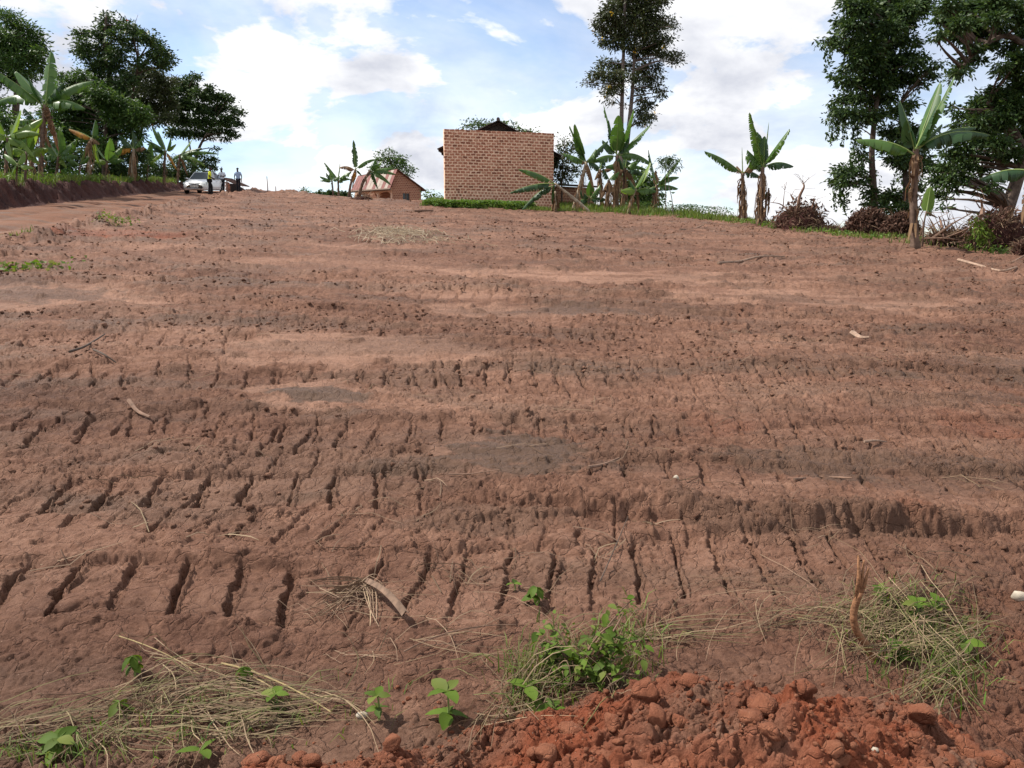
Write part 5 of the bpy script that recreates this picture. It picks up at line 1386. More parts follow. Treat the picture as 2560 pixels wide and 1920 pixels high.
banana('fresh green banana right of the tallest left garden one', [(140, 462), (142, 425), (146, 390)], 40.0, [(112, 345, 0.05, 0.26, None, 0.1, 0.3), (150, 325, 0.0, 0.26, None, 0.1, 0.3), (190, 350, 0.12, 0.26, None, 0.2), (196, 392, 0.3, 0.24, None, 0.3), (104, 392, 0.3, 0.24, None, 0.3), (168, 420, 0.5, 0.2, 'ban_yellow', 0.2)], 155, r0=0.09, r1=0.06, skirts=6)
banana('fresh green banana right of the dead leaf one in the left garden', [(262, 462), (264, 430), (268, 402)], 46.5, [(236, 360, 0.05, 0.24, None, 0.1, 0.3), (276, 345, 0.0, 0.24, None, 0.1, 0.3), (306, 366, 0.12, 0.24, None, 0.2), (312, 402, 0.3, 0.22, None, 0.3), (232, 404, 0.3, 0.22, 'ban_yellow', 0.3)], 156, r0=0.09, r1=0.06, skirts=6)
banana('fresh green banana right of the stout one in the left garden', [(368, 464), (368, 440), (370, 412)], 54.0, [(342, 376, 0.05, 0.24, None, 0.1, 0.3), (376, 360, 0.0, 0.24, None, 0.1, 0.3), (402, 384, 0.12, 0.22, 'ban_yellow', 0.2), (346, 416, 0.3, 0.2, None, 0.3), (396, 420, 0.4, 0.2, None, 0.3)], 157, r0=0.09, r1=0.06, skirts=6)
banana('lower yellow green banana sucker beside the bank on the left', [(40, 462), (42, 430), (44, 410)], 33.0, [(10, 385, 0.2, 0.15, None, 0.05), (60, 380, 0.1, 0.15, None, 0.05), (85, 420, 0.3, 0.14, None, 0.05), (28, 445, 0.5, 0.12, None, 0.05)], 54, mat='ban_yellow', r0=0.05, r1=0.04, skirts=0)
banana('small banana plant with few spread leaves in front of the dark shrubs', [(198, 456), (199, 435), (200, 412)], 43.0, [(156, 386, 0.12, 0.15, None, 0.05, 0.3), (160, 412, 0.2, 0.13, None, 0.05, 0.3), (212, 374, 0.02, 0.13, None, 0.05, 0.3), (224, 392, 0.1, 0.12, None, 0.05), (182, 400, 0.05, 0.13, None, 0.05)], 55, r0=0.06, r1=0.04, skirts=4)
banana('banana with one yellow brown dead leaf in the left garden', [(220, 462), (224, 400), (230, 345)], 45.0, [(172, 322, 0.10, 0.22, 'ban_gold', 0.3, 0.5), (252, 420, 0.5, 0.22, 'ban_yellow', 0.05, 0.5), (250, 360, 0.2, 0.2, 'ban_dry', 0.5, 0.8), (205, 400, 0.4, 0.2, 'ban_dry', 0.5, 0.8), (238, 300, 0.0, 0.2, 'ban_dark')], 56, r0=0.13, r1=0.08, stemmat='ban_stem_pale', skirts=22, skirt_len=0.8)
banana('stout banana with pale drooping dead leaves near the road bank', [(330, 466), (332, 410), (334, 372)], 51.0, [(298, 338, 0.15, 0.26, 'ban_dark', 0.2), (330, 326, 0.0, 0.24, 'ban_dark'), (364, 370, 0.25, 0.24, 'ban_dry', 0.5, 0.7), (276, 396, 0.30, 0.24, 'ban_gold', 0.5, 0.7), (318, 455, 0.35, 0.18, 'ban_dry', 0.3, 1.0), (358, 342, 0.12, 0.22, 'ban'), (342, 455, 0.35, 0.16, 'ban_dry', 0.3, 1.0)], 57, r0=0.15, r1=0.10, stemmat='ban_stem_pale', skirts=26, skirt_len=0.9)
banana('banana with a fan of upright leaves left of the car', [(410, 462), (411, 420), (414, 378)], 57.0, [(380, 314, 0.06, 0.20, None, 0.1, 0.3), (364, 350, 0.14, 0.20, None, 0.2), (395, 328, 0.0, 0.20, None, 0.1, 0.3), (428, 340, 0.0, 0.22, None, 0.15, 0.3), (375, 378, 0.15, 0.16), (384, 404, 0.3, 0.18), (440, 360, 0.12, 0.18, 'ban_yellow'), (442, 424, 0.4, 0.18, 'ban_gold', 0.4, 0.8), (370, 360, 0.1, 0.18, 'ban_dark')], 58, r0=0.11, r1=0.07, skirts=16)
banana('banana leaning its long leaves over the white car', [(444, 466), (446, 420), (450, 386)], 61.0, [(484, 344, 0.02, 0.22, None, 0.15, 0.3), (492, 378, 0.18, 0.22, 'ban', 0.3), (548, 385, 0.16, 0.20, 'ban', 0.3), (476, 404, 0.22, 0.20, None, 0.15), (514, 416, 0.28, 0.20, 'ban_yellow', 0.4, 0.6), (494, 418, 0.3, 0.18), (470, 440, 0.4, 0.16, 'ban_dry', 0.4, 0.8), (428, 402, 0.2, 0.16), (505, 370, 0.1, 0.2, 'ban_dark')], 59, r0=0.10, r1=0.07, skirts=14)
# on the crest before the small house
banana('left one of two small slim bananas on the crest', [(834, 494), (832, 474), (830, 452)], 60.0, [(799, 441, 0.15, 0.18), (800, 452, 0.2, 0.15), (822, 424, 0.05, 0.18), (850, 440, 0.15, 0.18), (815, 432, 0.1, 0.16, 'ban_dark')], 61, r0=0.09, r1=0.06, skirts=4, mat='ban')
banana('right one of two small slim bananas on the crest', [(847, 494), (846, 470), (845, 446)], 60.5, [(811, 406, 0.05, 0.24, 'ban', 0.4), (878, 428, 0.12, 0.24, 'ban', 0.4), (876, 448, 0.25, 0.18), (850, 408, 0.0, 0.06), (858, 455, 0.3, 0.18, 'ban'), (830, 440, 0.15, 0.2, 'ban_dark')], 62, r0=0.10, r1=0.07, skirts=4)
banana('broken banana with yellowed hanging sheath and one upright leaf', [(869, 494), (876, 464), (889, 424)], 56.0, [(883, 350, -0.06, 0.20, 'ban_dark', 0.55, 0.3), (848, 419, 0.30, 0.22, 'ban_dry', 0.5, 0.8), (938, 398, 0.25, 0.20, 'ban', 0.6, 0.8), (884, 456, 0.1, 0.14, 'ban_gold', 0.2, 0.7), (905, 440, 0.5, 0.12, 'ban_dark', 0.5, 1.0), (880, 470, 0.2, 0.12, 'ban_dry', 0.4, 0.9)], 63, r0=0.13, r1=0.09, stemmat='ban_stem', skirts=12)
banana('leaning banana drooping its dark leaves over the striped roof', [(893, 492), (905, 462), (926, 426)], 55.0, [(945, 472, 0.45, 0.22, 'ban_dark', 0.5, 0.8), (978, 462, 0.30, 0.22, 'ban', 0.45, 0.7), (984, 420, 0.12, 0.22, 'ban', 0.3), (938, 398, 0.0, 0.24, 'ban_dark', 0.2), (955, 402, 0.05, 0.2, 'ban'), (990, 436, 0.2, 0.2, 'ban'), (912, 446, 0.4, 0.16, 'ban_dark')], 64, r0=0.15, r1=0.11, skirts=8)
# beside the shop
banana('uprooted banana leaning left across the shop wall with torn leaves', [(1494, 558), (1470, 530), (1435, 498), (1386, 458)], 36.6, [(1296, 423, 0.16, 0.20, 'ban', 0.55, 0.5), (1274, 482, 0.14, 0.22, 'ban_dark', 0.08, 0.3), (1303, 526, 0.25, 0.20, 'ban_dark', 0.4, 0.5), (1380, 512, 0.15, 0.10, 'ban_dark', 0.3, 0.6)], 71, r0=0.20, r1=0.06, stemmat='ban_stem_pale', skirts=22, skirt_len=0.4)
banana('dead banana stump hung with pale rags at the shop corner', [(1396, 552), (1390, 520), (1388, 478)], 37.0, [(1378, 545, 0.25, 0.12, 'ban_dry', 0.3, 1.0), (1400, 545, 0.2, 0.10, 'ban_dry', 0.3, 1.0)], 72, r0=0.07, r1=0.05, stemmat='ban_stem_pale', skirts=16, skirt_len=0.8)
banana('banana beside the shop corner with leaves folded upward left', [(1428, 540), (1446, 480), (1466, 405)], 38.0, [(1424, 314, 0.02, 0.22, 'ban', 0.4, 0.35), (1437, 310, 0.0, 0.30, 'ban', 0.15, 0.3), (1408, 384, 0.15, 0.22, 'ban', 0.45), (1490, 372, 0.1, 0.22, 'ban'), (1520, 352, 0.1, 0.2, 'ban_dark'), (1500, 420, 0.3, 0.22, 'ban_dark', 0.4), (1450, 400, 0.2, 0.16, 'ban_dry', 0.5, 0.8), (1485, 470, 0.4, 0.2, 'ban_dry', 0.5, 0.9), (1440, 350, 0.05, 0.25, 'ban_dark')], 73, r0=0.13, r1=0.09, stemmat='ban_stem_pale', skirts=26, skirt_len=0.8)
banana('tallest central banana with upright crown and wide arching leaves', [(1538, 535), (1541, 460), (1543, 388)], 38.6, [(1509, 262, 0.02, 0.20, 'ban', 0.4, 0.35), (1546, 288, 0.0, 0.30, 'ban', 0.12, 0.25), (1584, 272, 0.02, 0.28, 'ban', 0.15, 0.3), (1625, 313, 0.06, 0.26, 'ban', 0.4), (1632, 412, 0.36, 0.26, 'ban', 0.65, 0.7), (1480, 404, 0.26, 0.26, 'ban', 0.5, 0.7), (1506, 350, 0.1, 0.24, 'ban_dark'), (1522, 300, 0.0, 0.24, 'ban_dark'), (1572, 340, 0.08, 0.24, 'ban_dark'), (1560, 425, 0.3, 0.2, 'ban_dark', 0.6, 0.8)], 74, r0=0.18, r1=0.10, skirts=36, skirt_len=0.9)
banana('slim banana stem between the two larger central bananas', [(1506, 528), (1502, 480), (1500, 424)], 40.5, [(1480, 400, 0.1, 0.18, 'ban_dark'), (1530, 424, 0.3, 0.16, 'ban_dry', 0.6, 0.8), (1506, 392, 0.0, 0.18, 'ban_dark'), (1620, 425, 0.25, 0.22, 'ban', 0.6, 0.7), (1486, 450, 0.3, 0.16, 'ban_dry', 0.5, 0.8)], 75, r0=0.13, r1=0.08, skirts=20, skirt_len=0.8)
banana('young banana with broad whole green leaves among the central group', [(1566, 556), (1576, 510), (1590, 472)], 35.8, [(1625, 406, 0.04, 0.30, 'ban_yellow', 0.03, 0.3), (1552, 476, 0.15, 0.24, 'ban_yellow', 0.03, 0.35), (1612, 430, 0.02, 0.22, 'ban', 0.03), (1642, 478, 0.25, 0.22, 'ban', 0.1), (1598, 552, 0.2, 0.10, 'ban_dry', 0.3, 1.0), (1575, 450, 0.0, 0.2, 'ban_dark', 0.05)], 76, r0=0.09, r1=0.06, stemmat='ban_stem_pale', skirts=18, skirt_len=0.9)
banana('rightmost banana of the central group with leaves bent flat right', [(1636, 532), (1637, 500), (1642, 462)], 39.0, [(1621, 374, 0.0, 0.20, 'ban_dark', 0.5, 0.4), (1698, 443, 0.28, 0.20, 'ban', 0.3), (1702, 394, 0.05, 0.18, 'ban', 0.3), (1696, 472, 0.25, 0.20, 'ban', 0.2), (1656, 448, 0.0, 0.14, 'ban_yellow', 0.05), (1612, 480, 0.3, 0.18, 'ban_dark'), (1640, 425, 0.0, 0.14, 'ban_dry', 0.3)], 77, r0=0.14, r1=0.09, skirts=30, skirt_len=0.7)
banana('banana half hidden behind the tallest central one with drooping brown leaves', [(1556, 530), (1560, 470), (1562, 420)], 40.0, [(1600, 400, 0.2, 0.22, 'ban'), (1530, 440, 0.35, 0.22, 'ban_dry', 0.6, 1.0), (1590, 470, 0.45, 0.2, 'ban_dry', 0.6, 1.0), (1570, 372, 0.0, 0.22, 'ban_dark'), (1545, 390, 0.1, 0.2, 'ban_dark'), (1615, 440, 0.3, 0.2, 'ban_dark', 0.5)], 78, r0=0.15, r1=0.09, skirts=34, skirt_len=0.9)
banana('low banana sucker with green leaves between shop and central group', [(1468, 540), (1470, 515), (1474, 495)], 39.0, [(1445, 470, 0.1, 0.2, 'ban_dark', 0.1), (1500, 462, 0.1, 0.2, 'ban', 0.1), (1520, 500, 0.3, 0.18, 'ban_dark', 0.2), (1476, 450, 0.0, 0.18, 'ban', 0.1), (1440, 505, 0.3, 0.18, 'ban_dark')], 79, r0=0.07, r1=0.05, skirts=8)
banana('old banana trunk draped in rags left of the young broad leaved one', [(1516, 534), (1519, 490), (1522, 450)], 38.0, [(1500, 500, 0.3, 0.16, 'ban_dry', 0.5, 1.0), (1540, 505, 0.3, 0.16, 'ban_dry', 0.5, 1.0), (1508, 420, 0.1, 0.18, 'ban_dark'), (1548, 430, 0.2, 0.18, 'ban')], 80, r0=0.12, r1=0.08, skirts=40, skirt_len=0.9)
# the pair on the right
banana('left and shorter banana of the pair standing alone against the sky', [(1860, 558), (1858, 500), (1856, 432)], 31.0, [(1761, 378, 0.14, 0.20, 'ban', 0.5, 0.6), (1908, 386, 0.28, 0.22, 'ban_dry', 0.3, 0.7), (1903, 444, 0.30, 0.18, 'ban_dark', 0.4, 0.6), (1855, 368, 0.0, 0.02, 'ban_dark', 0.0), (1842, 415, 0.1, 0.14, 'ban_dry', 0.4, 0.8)], 81, r0=0.15, r1=0.07, skirts=30, skirt_len=0.8)
banana('right and taller banana of the pair standing alone against the sky', [(1896, 572), (1902, 500), (1907, 418)], 29.2, [(1874, 281, 0.02, 0.17, 'ban', 0.6, 0.3), (1922, 306, 0.0, 0.03, 'ban_dark', 0.0), (1974, 322, 0.06, 0.22, 'ban', 0.3, 0.5), (1984, 416, 0.26, 0.20, 'ban_dark', 0.5, 0.6), (1864, 390, 0.22, 0.22, 'ban', 0.2, 0.5), (1912, 340, 0.0, 0.20, 'ban_dark', 0.15, 0.3), (1890, 415, 0.3, 0.14, 'ban_dark', 0.4, 0.7), (1868, 375, 0.1, 0.2, 'ban', 0.1), (1892, 330, 0.0, 0.2, 'ban_dark', 0.2, 0.3)], 82, r0=0.16, r1=0.08, skirts=40, skirt_len=0.9)
banana('thin dead sucker leaning right of the taller banana of the pair', [(1910, 568), (1914, 520), (1922, 470)], 29.0, [(1908, 500, 0.25, 0.10, 'ban_dark', 0.1, 0.6), (1918, 540, 0.2, 0.06, 'ban_dry', 0.3, 1.0)], 83, r0=0.07, r1=0.03, skirts=14, skirt_len=0.4)
banana('big single banana in front of the vine draped tree', [(2290, 624), (2284, 540), (2286, 450), (2290, 372)], 20.0, [(2139, 350, 0.20, 0.20, 'ban', 0.35, 0.5), (2250, 252, 0.0, 0.20, 'ban_dark', 0.05, 0.25), (2350, 206, 0.02, 0.20, 'ban', 0.12, 0.3), (2386, 190, 0.02, 0.17, 'ban', 0.5, 0.5), (2476, 338, 0.30, 0.24, 'ban_dark', 0.4, 0.7), (2340, 262, 0.0, 0.18, 'ban_dark', 0.08, 0.3), (2355, 310, 0.1, 0.18, 'ban_dark', 0.2), (2440, 318, 0.22, 0.2, 'ban_dark', 0.3, 0.5), (2268, 300, 0.02, 0.2, 'ban_dark', 0.1)], 84, r0=0.14, r1=0.08, stemmat='ban_stem', skirts=22, skirt_len=0.5)
banana('sucker with a single upright green leaf beside the big banana', [(2308, 592), (2310, 560), (2316, 528)], 21.0, [(2327, 466, 0.0, 0.14, 'ban_yellow', 0.05, 0.3), (2332, 520, 0.2, 0.10, 'ban', 0.1), (2345, 545, 0.1, 0.03, 'ban_dry', 0.2)], 85, r0=0.03, r1=0.02, skirts=0)
banana('dark banana at the right picture edge with one leaf reaching left', [(2600, 620), (2592, 520), (2580, 420)], 19.0, [(2448, 448, 0.22, 0.22, 'ban_dark', 0.4, 0.6), (2556, 560, 0.3, 0.2, 'ban_dry', 0.4, 0.8), (2680, 350, 0.05, 0.25, 'ban_dark')], 86, r0=0.14, r1=0.08, skirts=10)

# ------------------------------------------------------------------ grass and weeds
def blades(name, label, pts, hgt, mat, seed, wide=0.012, lean=0.45, curve=0.4):
    rs = np.random.default_rng(seed); n = len(pts); p = np.asarray(pts)
    h = (hgt * (0.5 + 0.8 * rs.random((n, 1)))); a = rs.random(n) * 6.283
    dr = np.stack([np.cos(a), np.sin(a), np.zeros(n)], 1); sd = np.stack([-np.sin(a), np.cos(a), np.zeros(n)], 1)
    b = rs.random(n) * 6.283; sd = np.stack([np.cos(b), np.sin(b), np.zeros(n)], 1)
    ln = lean * rs.random((n, 1)); up = np.array([0, 0, 1.0])
    m = p + up * h * 0.55 + dr * h * ln * 0.5; t = p + up * h * (0.95 - curve * ln) + dr * h * ln * 1.6
    w = wide * (0.6 + 0.8 * rs.random((n, 1)))
    V = np.stack([p - sd * w, p + sd * w, m + sd * w * 0.8, m - sd * w * 0.8, t + sd * w * 0.1, t - sd * w * 0.1], 1).reshape(-1, 3)
    i = np.arange(n)[:, None] * 6
    F = np.concatenate([i + np.array([[0, 1, 2, 3]]), i + np.array([[3, 2, 4, 5]])])
    return tag(link(name, np_mesh(name, V, F, [mat])), label, kind='stuff')
def region(n, seed, f, xr, yr, clump=1.6, thr=-0.1):
    rs = np.random.default_rng(seed); x = rs.uniform(*xr, n); y = rs.uniform(*yr, n)
    k = f(x, y) & (gn(x * clump, y * clump, seed) + 0.5 * rs.random(n) > thr + 0.2)
    x, y = x[k], y[k]
    return np.stack([x, y, HGT(x, y) - 0.01], 1)
def leafpatch(name, label, pts, hgt, leaf, mat, seed, per=4):
    rs = np.random.default_rng(seed); p = np.repeat(np.asarray(pts), per, axis=0); n = len(p)
    p = p + np.stack([rs.normal(size=n) * leaf, rs.normal(size=n) * leaf, rs.random(n) ** 0.7 * hgt], 1)
    d = rs.normal(size=(n, 3)); d[:, 2] = np.abs(d[:, 2]) * 0.5
    V, F = leaf_quads(p, d, leaf, 0.55, rs)
    return tag(link(name, np_mesh(name, V, F, [mat])), label, kind='stuff')
ye = lambda x: np.interp(x, YE_X, YE_Y)
# strip along the far right edge of the field, from the shop to the right picture edge
EDGE_X = [-4.8, -2.5, 0, 2.2, 4.2, 6.5, 8.2, 9.2, 10.2, 11.2, 12.2, 13.0, 15.0]
EDGE_Y = [38.9, 38.0, 37.4, 36.6, 35.6, 34.0, 31.0, 27.2, 23.6, 20.6, 18.6, 17.0, 14.5]
edge = lambda x: np.interp(x, EDGE_X, EDGE_Y) + 0.55 * gn(x * 0.8, x * 0, 501) + 0.45 * gn(x * 2.9, x * 0 + 3, 502)
rg = region(40000, 61, lambda x, y: (x > 2.1) & (x < 15) & (y > edge(x)) & (y < ye(x) + 1.5), (2.1, 15), (14, 45), 0.9, -0.2)
blades('grass', 'green grass along the right rim of the field', rg, 0.17, M['grass'], 62, 0.014)
rg = region(12000, 161, lambda x, y: (y > edge(x) + 0.8) & (y < ye(x) + 1.0), (2.1, 8.6), (31, 44), 0.9, -0.05)
blades('grass', 'tall bright grass under the central bananas', rg, 0.32, M['grass'], 162, 0.016)
rg = region(6000, 63, lambda x, y: (x > 8.5) & (x < 15) & (y > edge(x) + 0.1) & (y < edge(x) + 2.5), (8.5, 15), (14, 36), 0.7, 0.0)
leafpatch('ground_cover', 'low leafy weeds before the brush heaps on the right', rg, 0.16, 0.08, M['grass_fresh'], 64, 3)
rg = region(12000, 65, lambda x, y: (y > edge(x) + 0.1 * x) & (y < 38.9) & (x < 1.0 + 0.6 * gn(x, y, 5)) & (x > -4.1 + 0.4 * gn(y * 2, x, 6)), (-4.9, 1.6), (37.0, 39.0), 1.3, -0.05)
leafpatch('ground_cover', 'bright leafy weeds at the foot of the shop wall', rg, 0.34, 0.085, M['grass_fresh'], 66, 4)
rg = region(9000, 67, lambda x, y: (y > edge(x) - 0.1) & (y < 39.0), (-2.0, 2.6), (36.4, 39.0), 1.2, 0.0)
blades('grass', 'grass between the shop wall and the leaning banana', rg, 0.15, M['grass'], 68, 0.012)
rg = region(5000, 69, lambda x, y: (y > 39.4) & (x < -3.5), (-4.6, -3.5), (39.2, 46), 0.5, 0.0)
blades('grass', 'tall weeds at the left corner of the shop', rg, 0.28, M['grass_fresh'], 70, 0.014)
# thin weedy growth on the crest right of the central bananas
rg = region(4200, 71, lambda x, y: (y > ye(x) - 1.6) & (y < ye(x) + 1.5), (5.6, 9.4), (30, 42), 0.6, -0.2)
leafpatch('ground_cover', 'wispy weeds on the crest right of the central bananas', rg, 0.45, 0.07, M['leaf_mid'], 72, 4)
# left garden verge
def bl(x, y): return road_l(x, y)
rg = region(62000, 73, lambda x, y: (bl(x, y) < -3.25 + 0.25 * gn(x * 0.9, y * 0.9, 8)) & (bl(x, y) > -9), (-36, -17), (22, 62), 0.5, -0.45)
blades('grass', 'tall grass on top of the left road bank', rg, 0.42, M['grass'], 74, 0.020, 0.5)
rg = region(16000, 75, lambda x, y: (bl(x, y) < -3.5) & (bl(x, y) > -7), (-33, -17), (22, 60), 0.45, 0.15)
leafpatch('ground_cover', 'leafy green weeds in patches on the left bank top', rg, 0.40, 0.12, M['grass_fresh'], 76, 3)
g0 = on(14, 605)
rs_ = np.random.default_rng(3); n = 900; x = g0.x + rs_.normal(size=n) * 0.30 - 0.2; y = g0.y + rs_.normal(size=n) * 0.25
blades('grass', 'grass tuft at the left picture edge below the road', np.stack([x, y, HGT(x, y)], 1), 0.16, M['grass'], 77, 0.010, 0.6)
g0 = on(290, 560); x = g0.x + rs_.normal(size=220) * 0.22; y = g0.y + rs_.normal(size=220) * 0.20
leafpatch('ground_cover', 'small pale weed at the edge of the road', np.stack([x, y, HGT(x, y)], 1)[:90], 0.25, 0.07, M['grass'], 78, 2)
for lab, px, py, n, hgt_ in (('faint grass patch left in the field', 60, 668, 70, 0.04), ('small weed on the churned soil at the right', 2430, 560, 260, 0.5)):
    g0 = on(px, py); x = g0.x + rs_.normal(size=n) * 0.3; y = g0.y + rs_.normal(size=n) * 0.3
    leafpatch('ground_cover', lab, np.stack([x, y, HGT(x, y)], 1), hgt_, 0.09, M['grass'], px, 2)

# ------------------------------------------------------------------ uprooted brush heaps
def brush_heap(name, label, px, py, wpx, hpx, Y, seed, leafm, nt=160, nl=1500, dome='clod', twig=1.0, sticks=()):
    rr = random.Random(seed); rs = np.random.default_rng(seed); k = mpp(Y)
    c = P(px, py, Y); g = gz(c.x, c.y); w = wpx * k / 2; h = hpx * k
    c.z = min(c.z, g + 0.05)
    root = empty(name, c); tag(root, label, {'earth_mound': 'earth mound', 'root_ball': 'root ball'}.get(name, 'brush heap'), {'earth_mound': None, 'root_ball': 'torn root balls'}.get(name, 'uprooted brush heaps along the right edge'))
    # core of soil and roots
    v, f = icos(3); q = v.copy()
    nz = fbm(v[:, 0] * 2.1 + seed, v[:, 1] * 2.1 + v[:, 2] * 1.7, 4, seed)
    q = v * (1 + 0.22 * nz[:, None]) * np.array([w * 0.80, w * 0.60, h * 0.72]); q[:, 2] = np.maximum(q[:, 2], -0.3)
    link('root_core', np_mesh('root_core', q + np.array(c), f, [M[dome]], smooth=False), root)
    m = MB()
    for i in range(nt):
        a = rr.uniform(0, 6.28); e = rr.uniform(0.05, 1.35); d = Vector((math.cos(a) * math.cos(e), math.sin(a) * math.cos(e), math.sin(e)))
        s = c + Vector((d.x * w * 0.72, d.y * w * 0.55, d.z * h * 0.66)); L_ = rr.uniform(0.15, 0.6) * twig
        t = (d + Vector((rr.gauss(0, 1), rr.gauss(0, 1), rr.gauss(0, 0.6)))).normalized()
        m.tube([s, s + t * L_ * 0.5 + Vector((0, 0, 0.03)), s + t * L_ + Vector((0, 0, rr.uniform(-0.2, 0.1) * L_))], [0.012 * twig, 0.009 * twig, 0.003], 3, cap=False)
    m.build('root_tangle', M['straw_brown'], root)['kind'] = 'stuff'
    for s in sticks:
        pts = [P(a, b, Y + rr.uniform(-0.3, 0.1)) for a, b in s[0]]
        m = MB(); pth = smooth_path(pts, 4); m.tube(pth, [s[1] * (1 - 0.7 * i / (len(pth) - 1)) for i in range(len(pth))], 5)
        for _ in range(s[2] if len(s) > 2 else 0):
            e = pth[-1 - rr.randrange(3)]; m.tube([e, e + Vector((rr.gauss(0, .12), rr.gauss(0, .1), rr.uniform(0.0, 0.3))), e + Vector((rr.gauss(0, .3), rr.gauss(0, .1), rr.uniform(-0.1, 0.4)))], [0.012, 0.008, 0.003], 3)
        m.build('branch', M['stick'], root)
    if nl:
        u = rs.normal(size=(nl, 3)); u /= np.linalg.norm(u, axis=1, keepdims=True); u[:, 2] = np.abs(u[:, 2])
        p = np.array(c) + u * np.array([w, w * 0.7, h * 0.92]) * (0.78 + 0.28 * rs.random((nl, 1)))
        V, F = leaf_quads(p, rs.normal(size=(nl, 3)) - np.array([0, 0, 0.6]), 0.17, 0.35, rs)
        link('dead_leaves', np_mesh('dead_leaves', V, F, [M[leafm]]), root)['kind'] = 'stuff'
    return root
brush_heap('brush_heap', 'tangled root ball heap right of the two lone bananas', 2000, 588, 150, 92, 27.5, 91, 'leaf_dead', 520, 500, 'bank', 0.9,
           sticks=[([(1995, 520), (2000, 490), (2010, 468), (2008, 458)], 0.07, 7), ([(1958, 520), (1960, 490), (1963, 470)], 0.02, 3), ([(2030, 530), (2040, 512), (2034, 496)], 0.02, 2), ([(1970, 525), (1950, 510), (1926, 506)], 0.03, 1), ([(1985, 500), (1976, 486)], 0.05, 2)])
brush_heap('brush_heap', 'heap of dead brown leaves left of the big banana', 2168, 604, 120, 84, 25.5, 92, 'leaf_dead', 140, 2600, 'bank', 1.0,
           sticks=[([(2130, 600), (2150, 560), (2170, 540)], 0.03, 2), ([(2165, 590), (2175, 560), (2190, 540), (2212, 542)], 0.02, 1), ([(2200, 580), (2195, 545)], 0.02, 1), ([(2098, 570), (2080, 548), (2060, 545)], 0.012, 0)])
brush_heap('brush_heap', 'dead leaf heap directly behind the big banana stem', 2248, 606, 100, 74, 24.5, 93, 'leaf_dead', 120, 2200, 'bank', 1.0, sticks=[([(2205, 600), (2230, 560), (2250, 545)], 0.02, 1)])
brush_heap('brush_heap', 'low reddish twig heap between the root ball and the dead leaf heap', 2078, 600, 70, 34, 26.5, 94, 'leaf_dead', 160, 500, 'bank', 0.8, sticks=[([(2110, 585), (2095, 560), (2076, 546)], 0.012, 0)])
brush_heap('brush_heap', 'large dark earth and root heap by the right spreading tree', 2490, 622, 170, 108, 20.5, 95, 'leaf_dead', 300, 600, 'bank', 0.9,
           sticks=[([(2454, 540), (2455, 520), (2453, 500)], 0.06, 4), ([(2450, 520), (2434, 496)], 0.02, 1), ([(2330, 596), (2380, 560), (2430, 532)], 0.035, 3), ([(2345, 600), (2400, 580), (2440, 560)], 0.03, 2), ([(2355, 570), (2350, 548), (2346, 540)], 0.03, 1), ([(2310, 596), (2370, 596), (2420, 606), (2458, 620)], 0.025, 0)])
brush_heap('brush_heap', 'flat spread of felled twigs right of the big banana', 2370, 606, 120, 34, 21.5, 96, 'leaf_dead', 260, 600, 'bank', 1.3, sticks=[([(2320, 575), (2345, 555), (2380, 548)], 0.02, 3), ([(2300, 590), (2308, 560), (2300, 540)], 0.02, 2)])
brush_heap('earth_mound', 'low bare earth mound behind the shorter lone banana', 1832, 566, 100, 28, 33.0, 97, 'leaf_dead', 60, 60, 'clod', 0.5)
brush_heap('root_ball', 'broken root ball on the crest before the striped roof house', 905, 508, 62, 22, 44.5, 98, 'leaf_dead', 160, 100, 'bank', 1.0, sticks=[([(905, 500), (915, 490), (925, 488)], 0.04, 2)])
brush_heap('root_ball', 'torn earthy root end of the leaning uprooted banana', 1478, 560, 40, 18, 36.2, 99, 'leaf_dead', 90, 30, 'bank', 0.5)
brush_heap('root_ball', 'small cut stump with roots at the right picture edge', 2552, 640, 44, 40, 18.5, 100, 'leaf_dead', 80, 100, 'bank', 0.5)
tree('shrub', 'small light green shrub before the dark root heap', 'shrub', 19.8, [[(2440, 625), (2440, 590), (2448, 560)]], [(2446, 545, 8), (2440, 560, 10), (2456, 562, 9), (2446, 580, 12), (2464, 584, 10), (2436, 598, 10), (2458, 604, 12), (2474, 600, 7)], M['weed_leaf'], M['bark'], per=420, leaf=0.13, lw=0.3, spray=0.10, seed=101, tr=0.02, droop=0.8)

# ------------------------------------------------------------------ thin poles on the crest
for lab, x0, y0, x1, y1, Yd in (('taller thin pole standing on the crest', 670, 488, 667, 441, 57.0), ('shorter thin pole right of the taller one', 689, 488, 689, 466, 58.0)):
    m = MB(); a = P(x0, y0, Yd); a.z = hz(a.x, a.y) - 0.1; m.tube([a, P((x0 + x1) / 2 + 0.5, (y0 + y1) / 2, Yd), P(x1, y1, Yd)], [0.035, 0.03, 0.022], 6)
    tag(m.build('pole', M['stick']), lab, 'pole', 'thin poles on the crest')

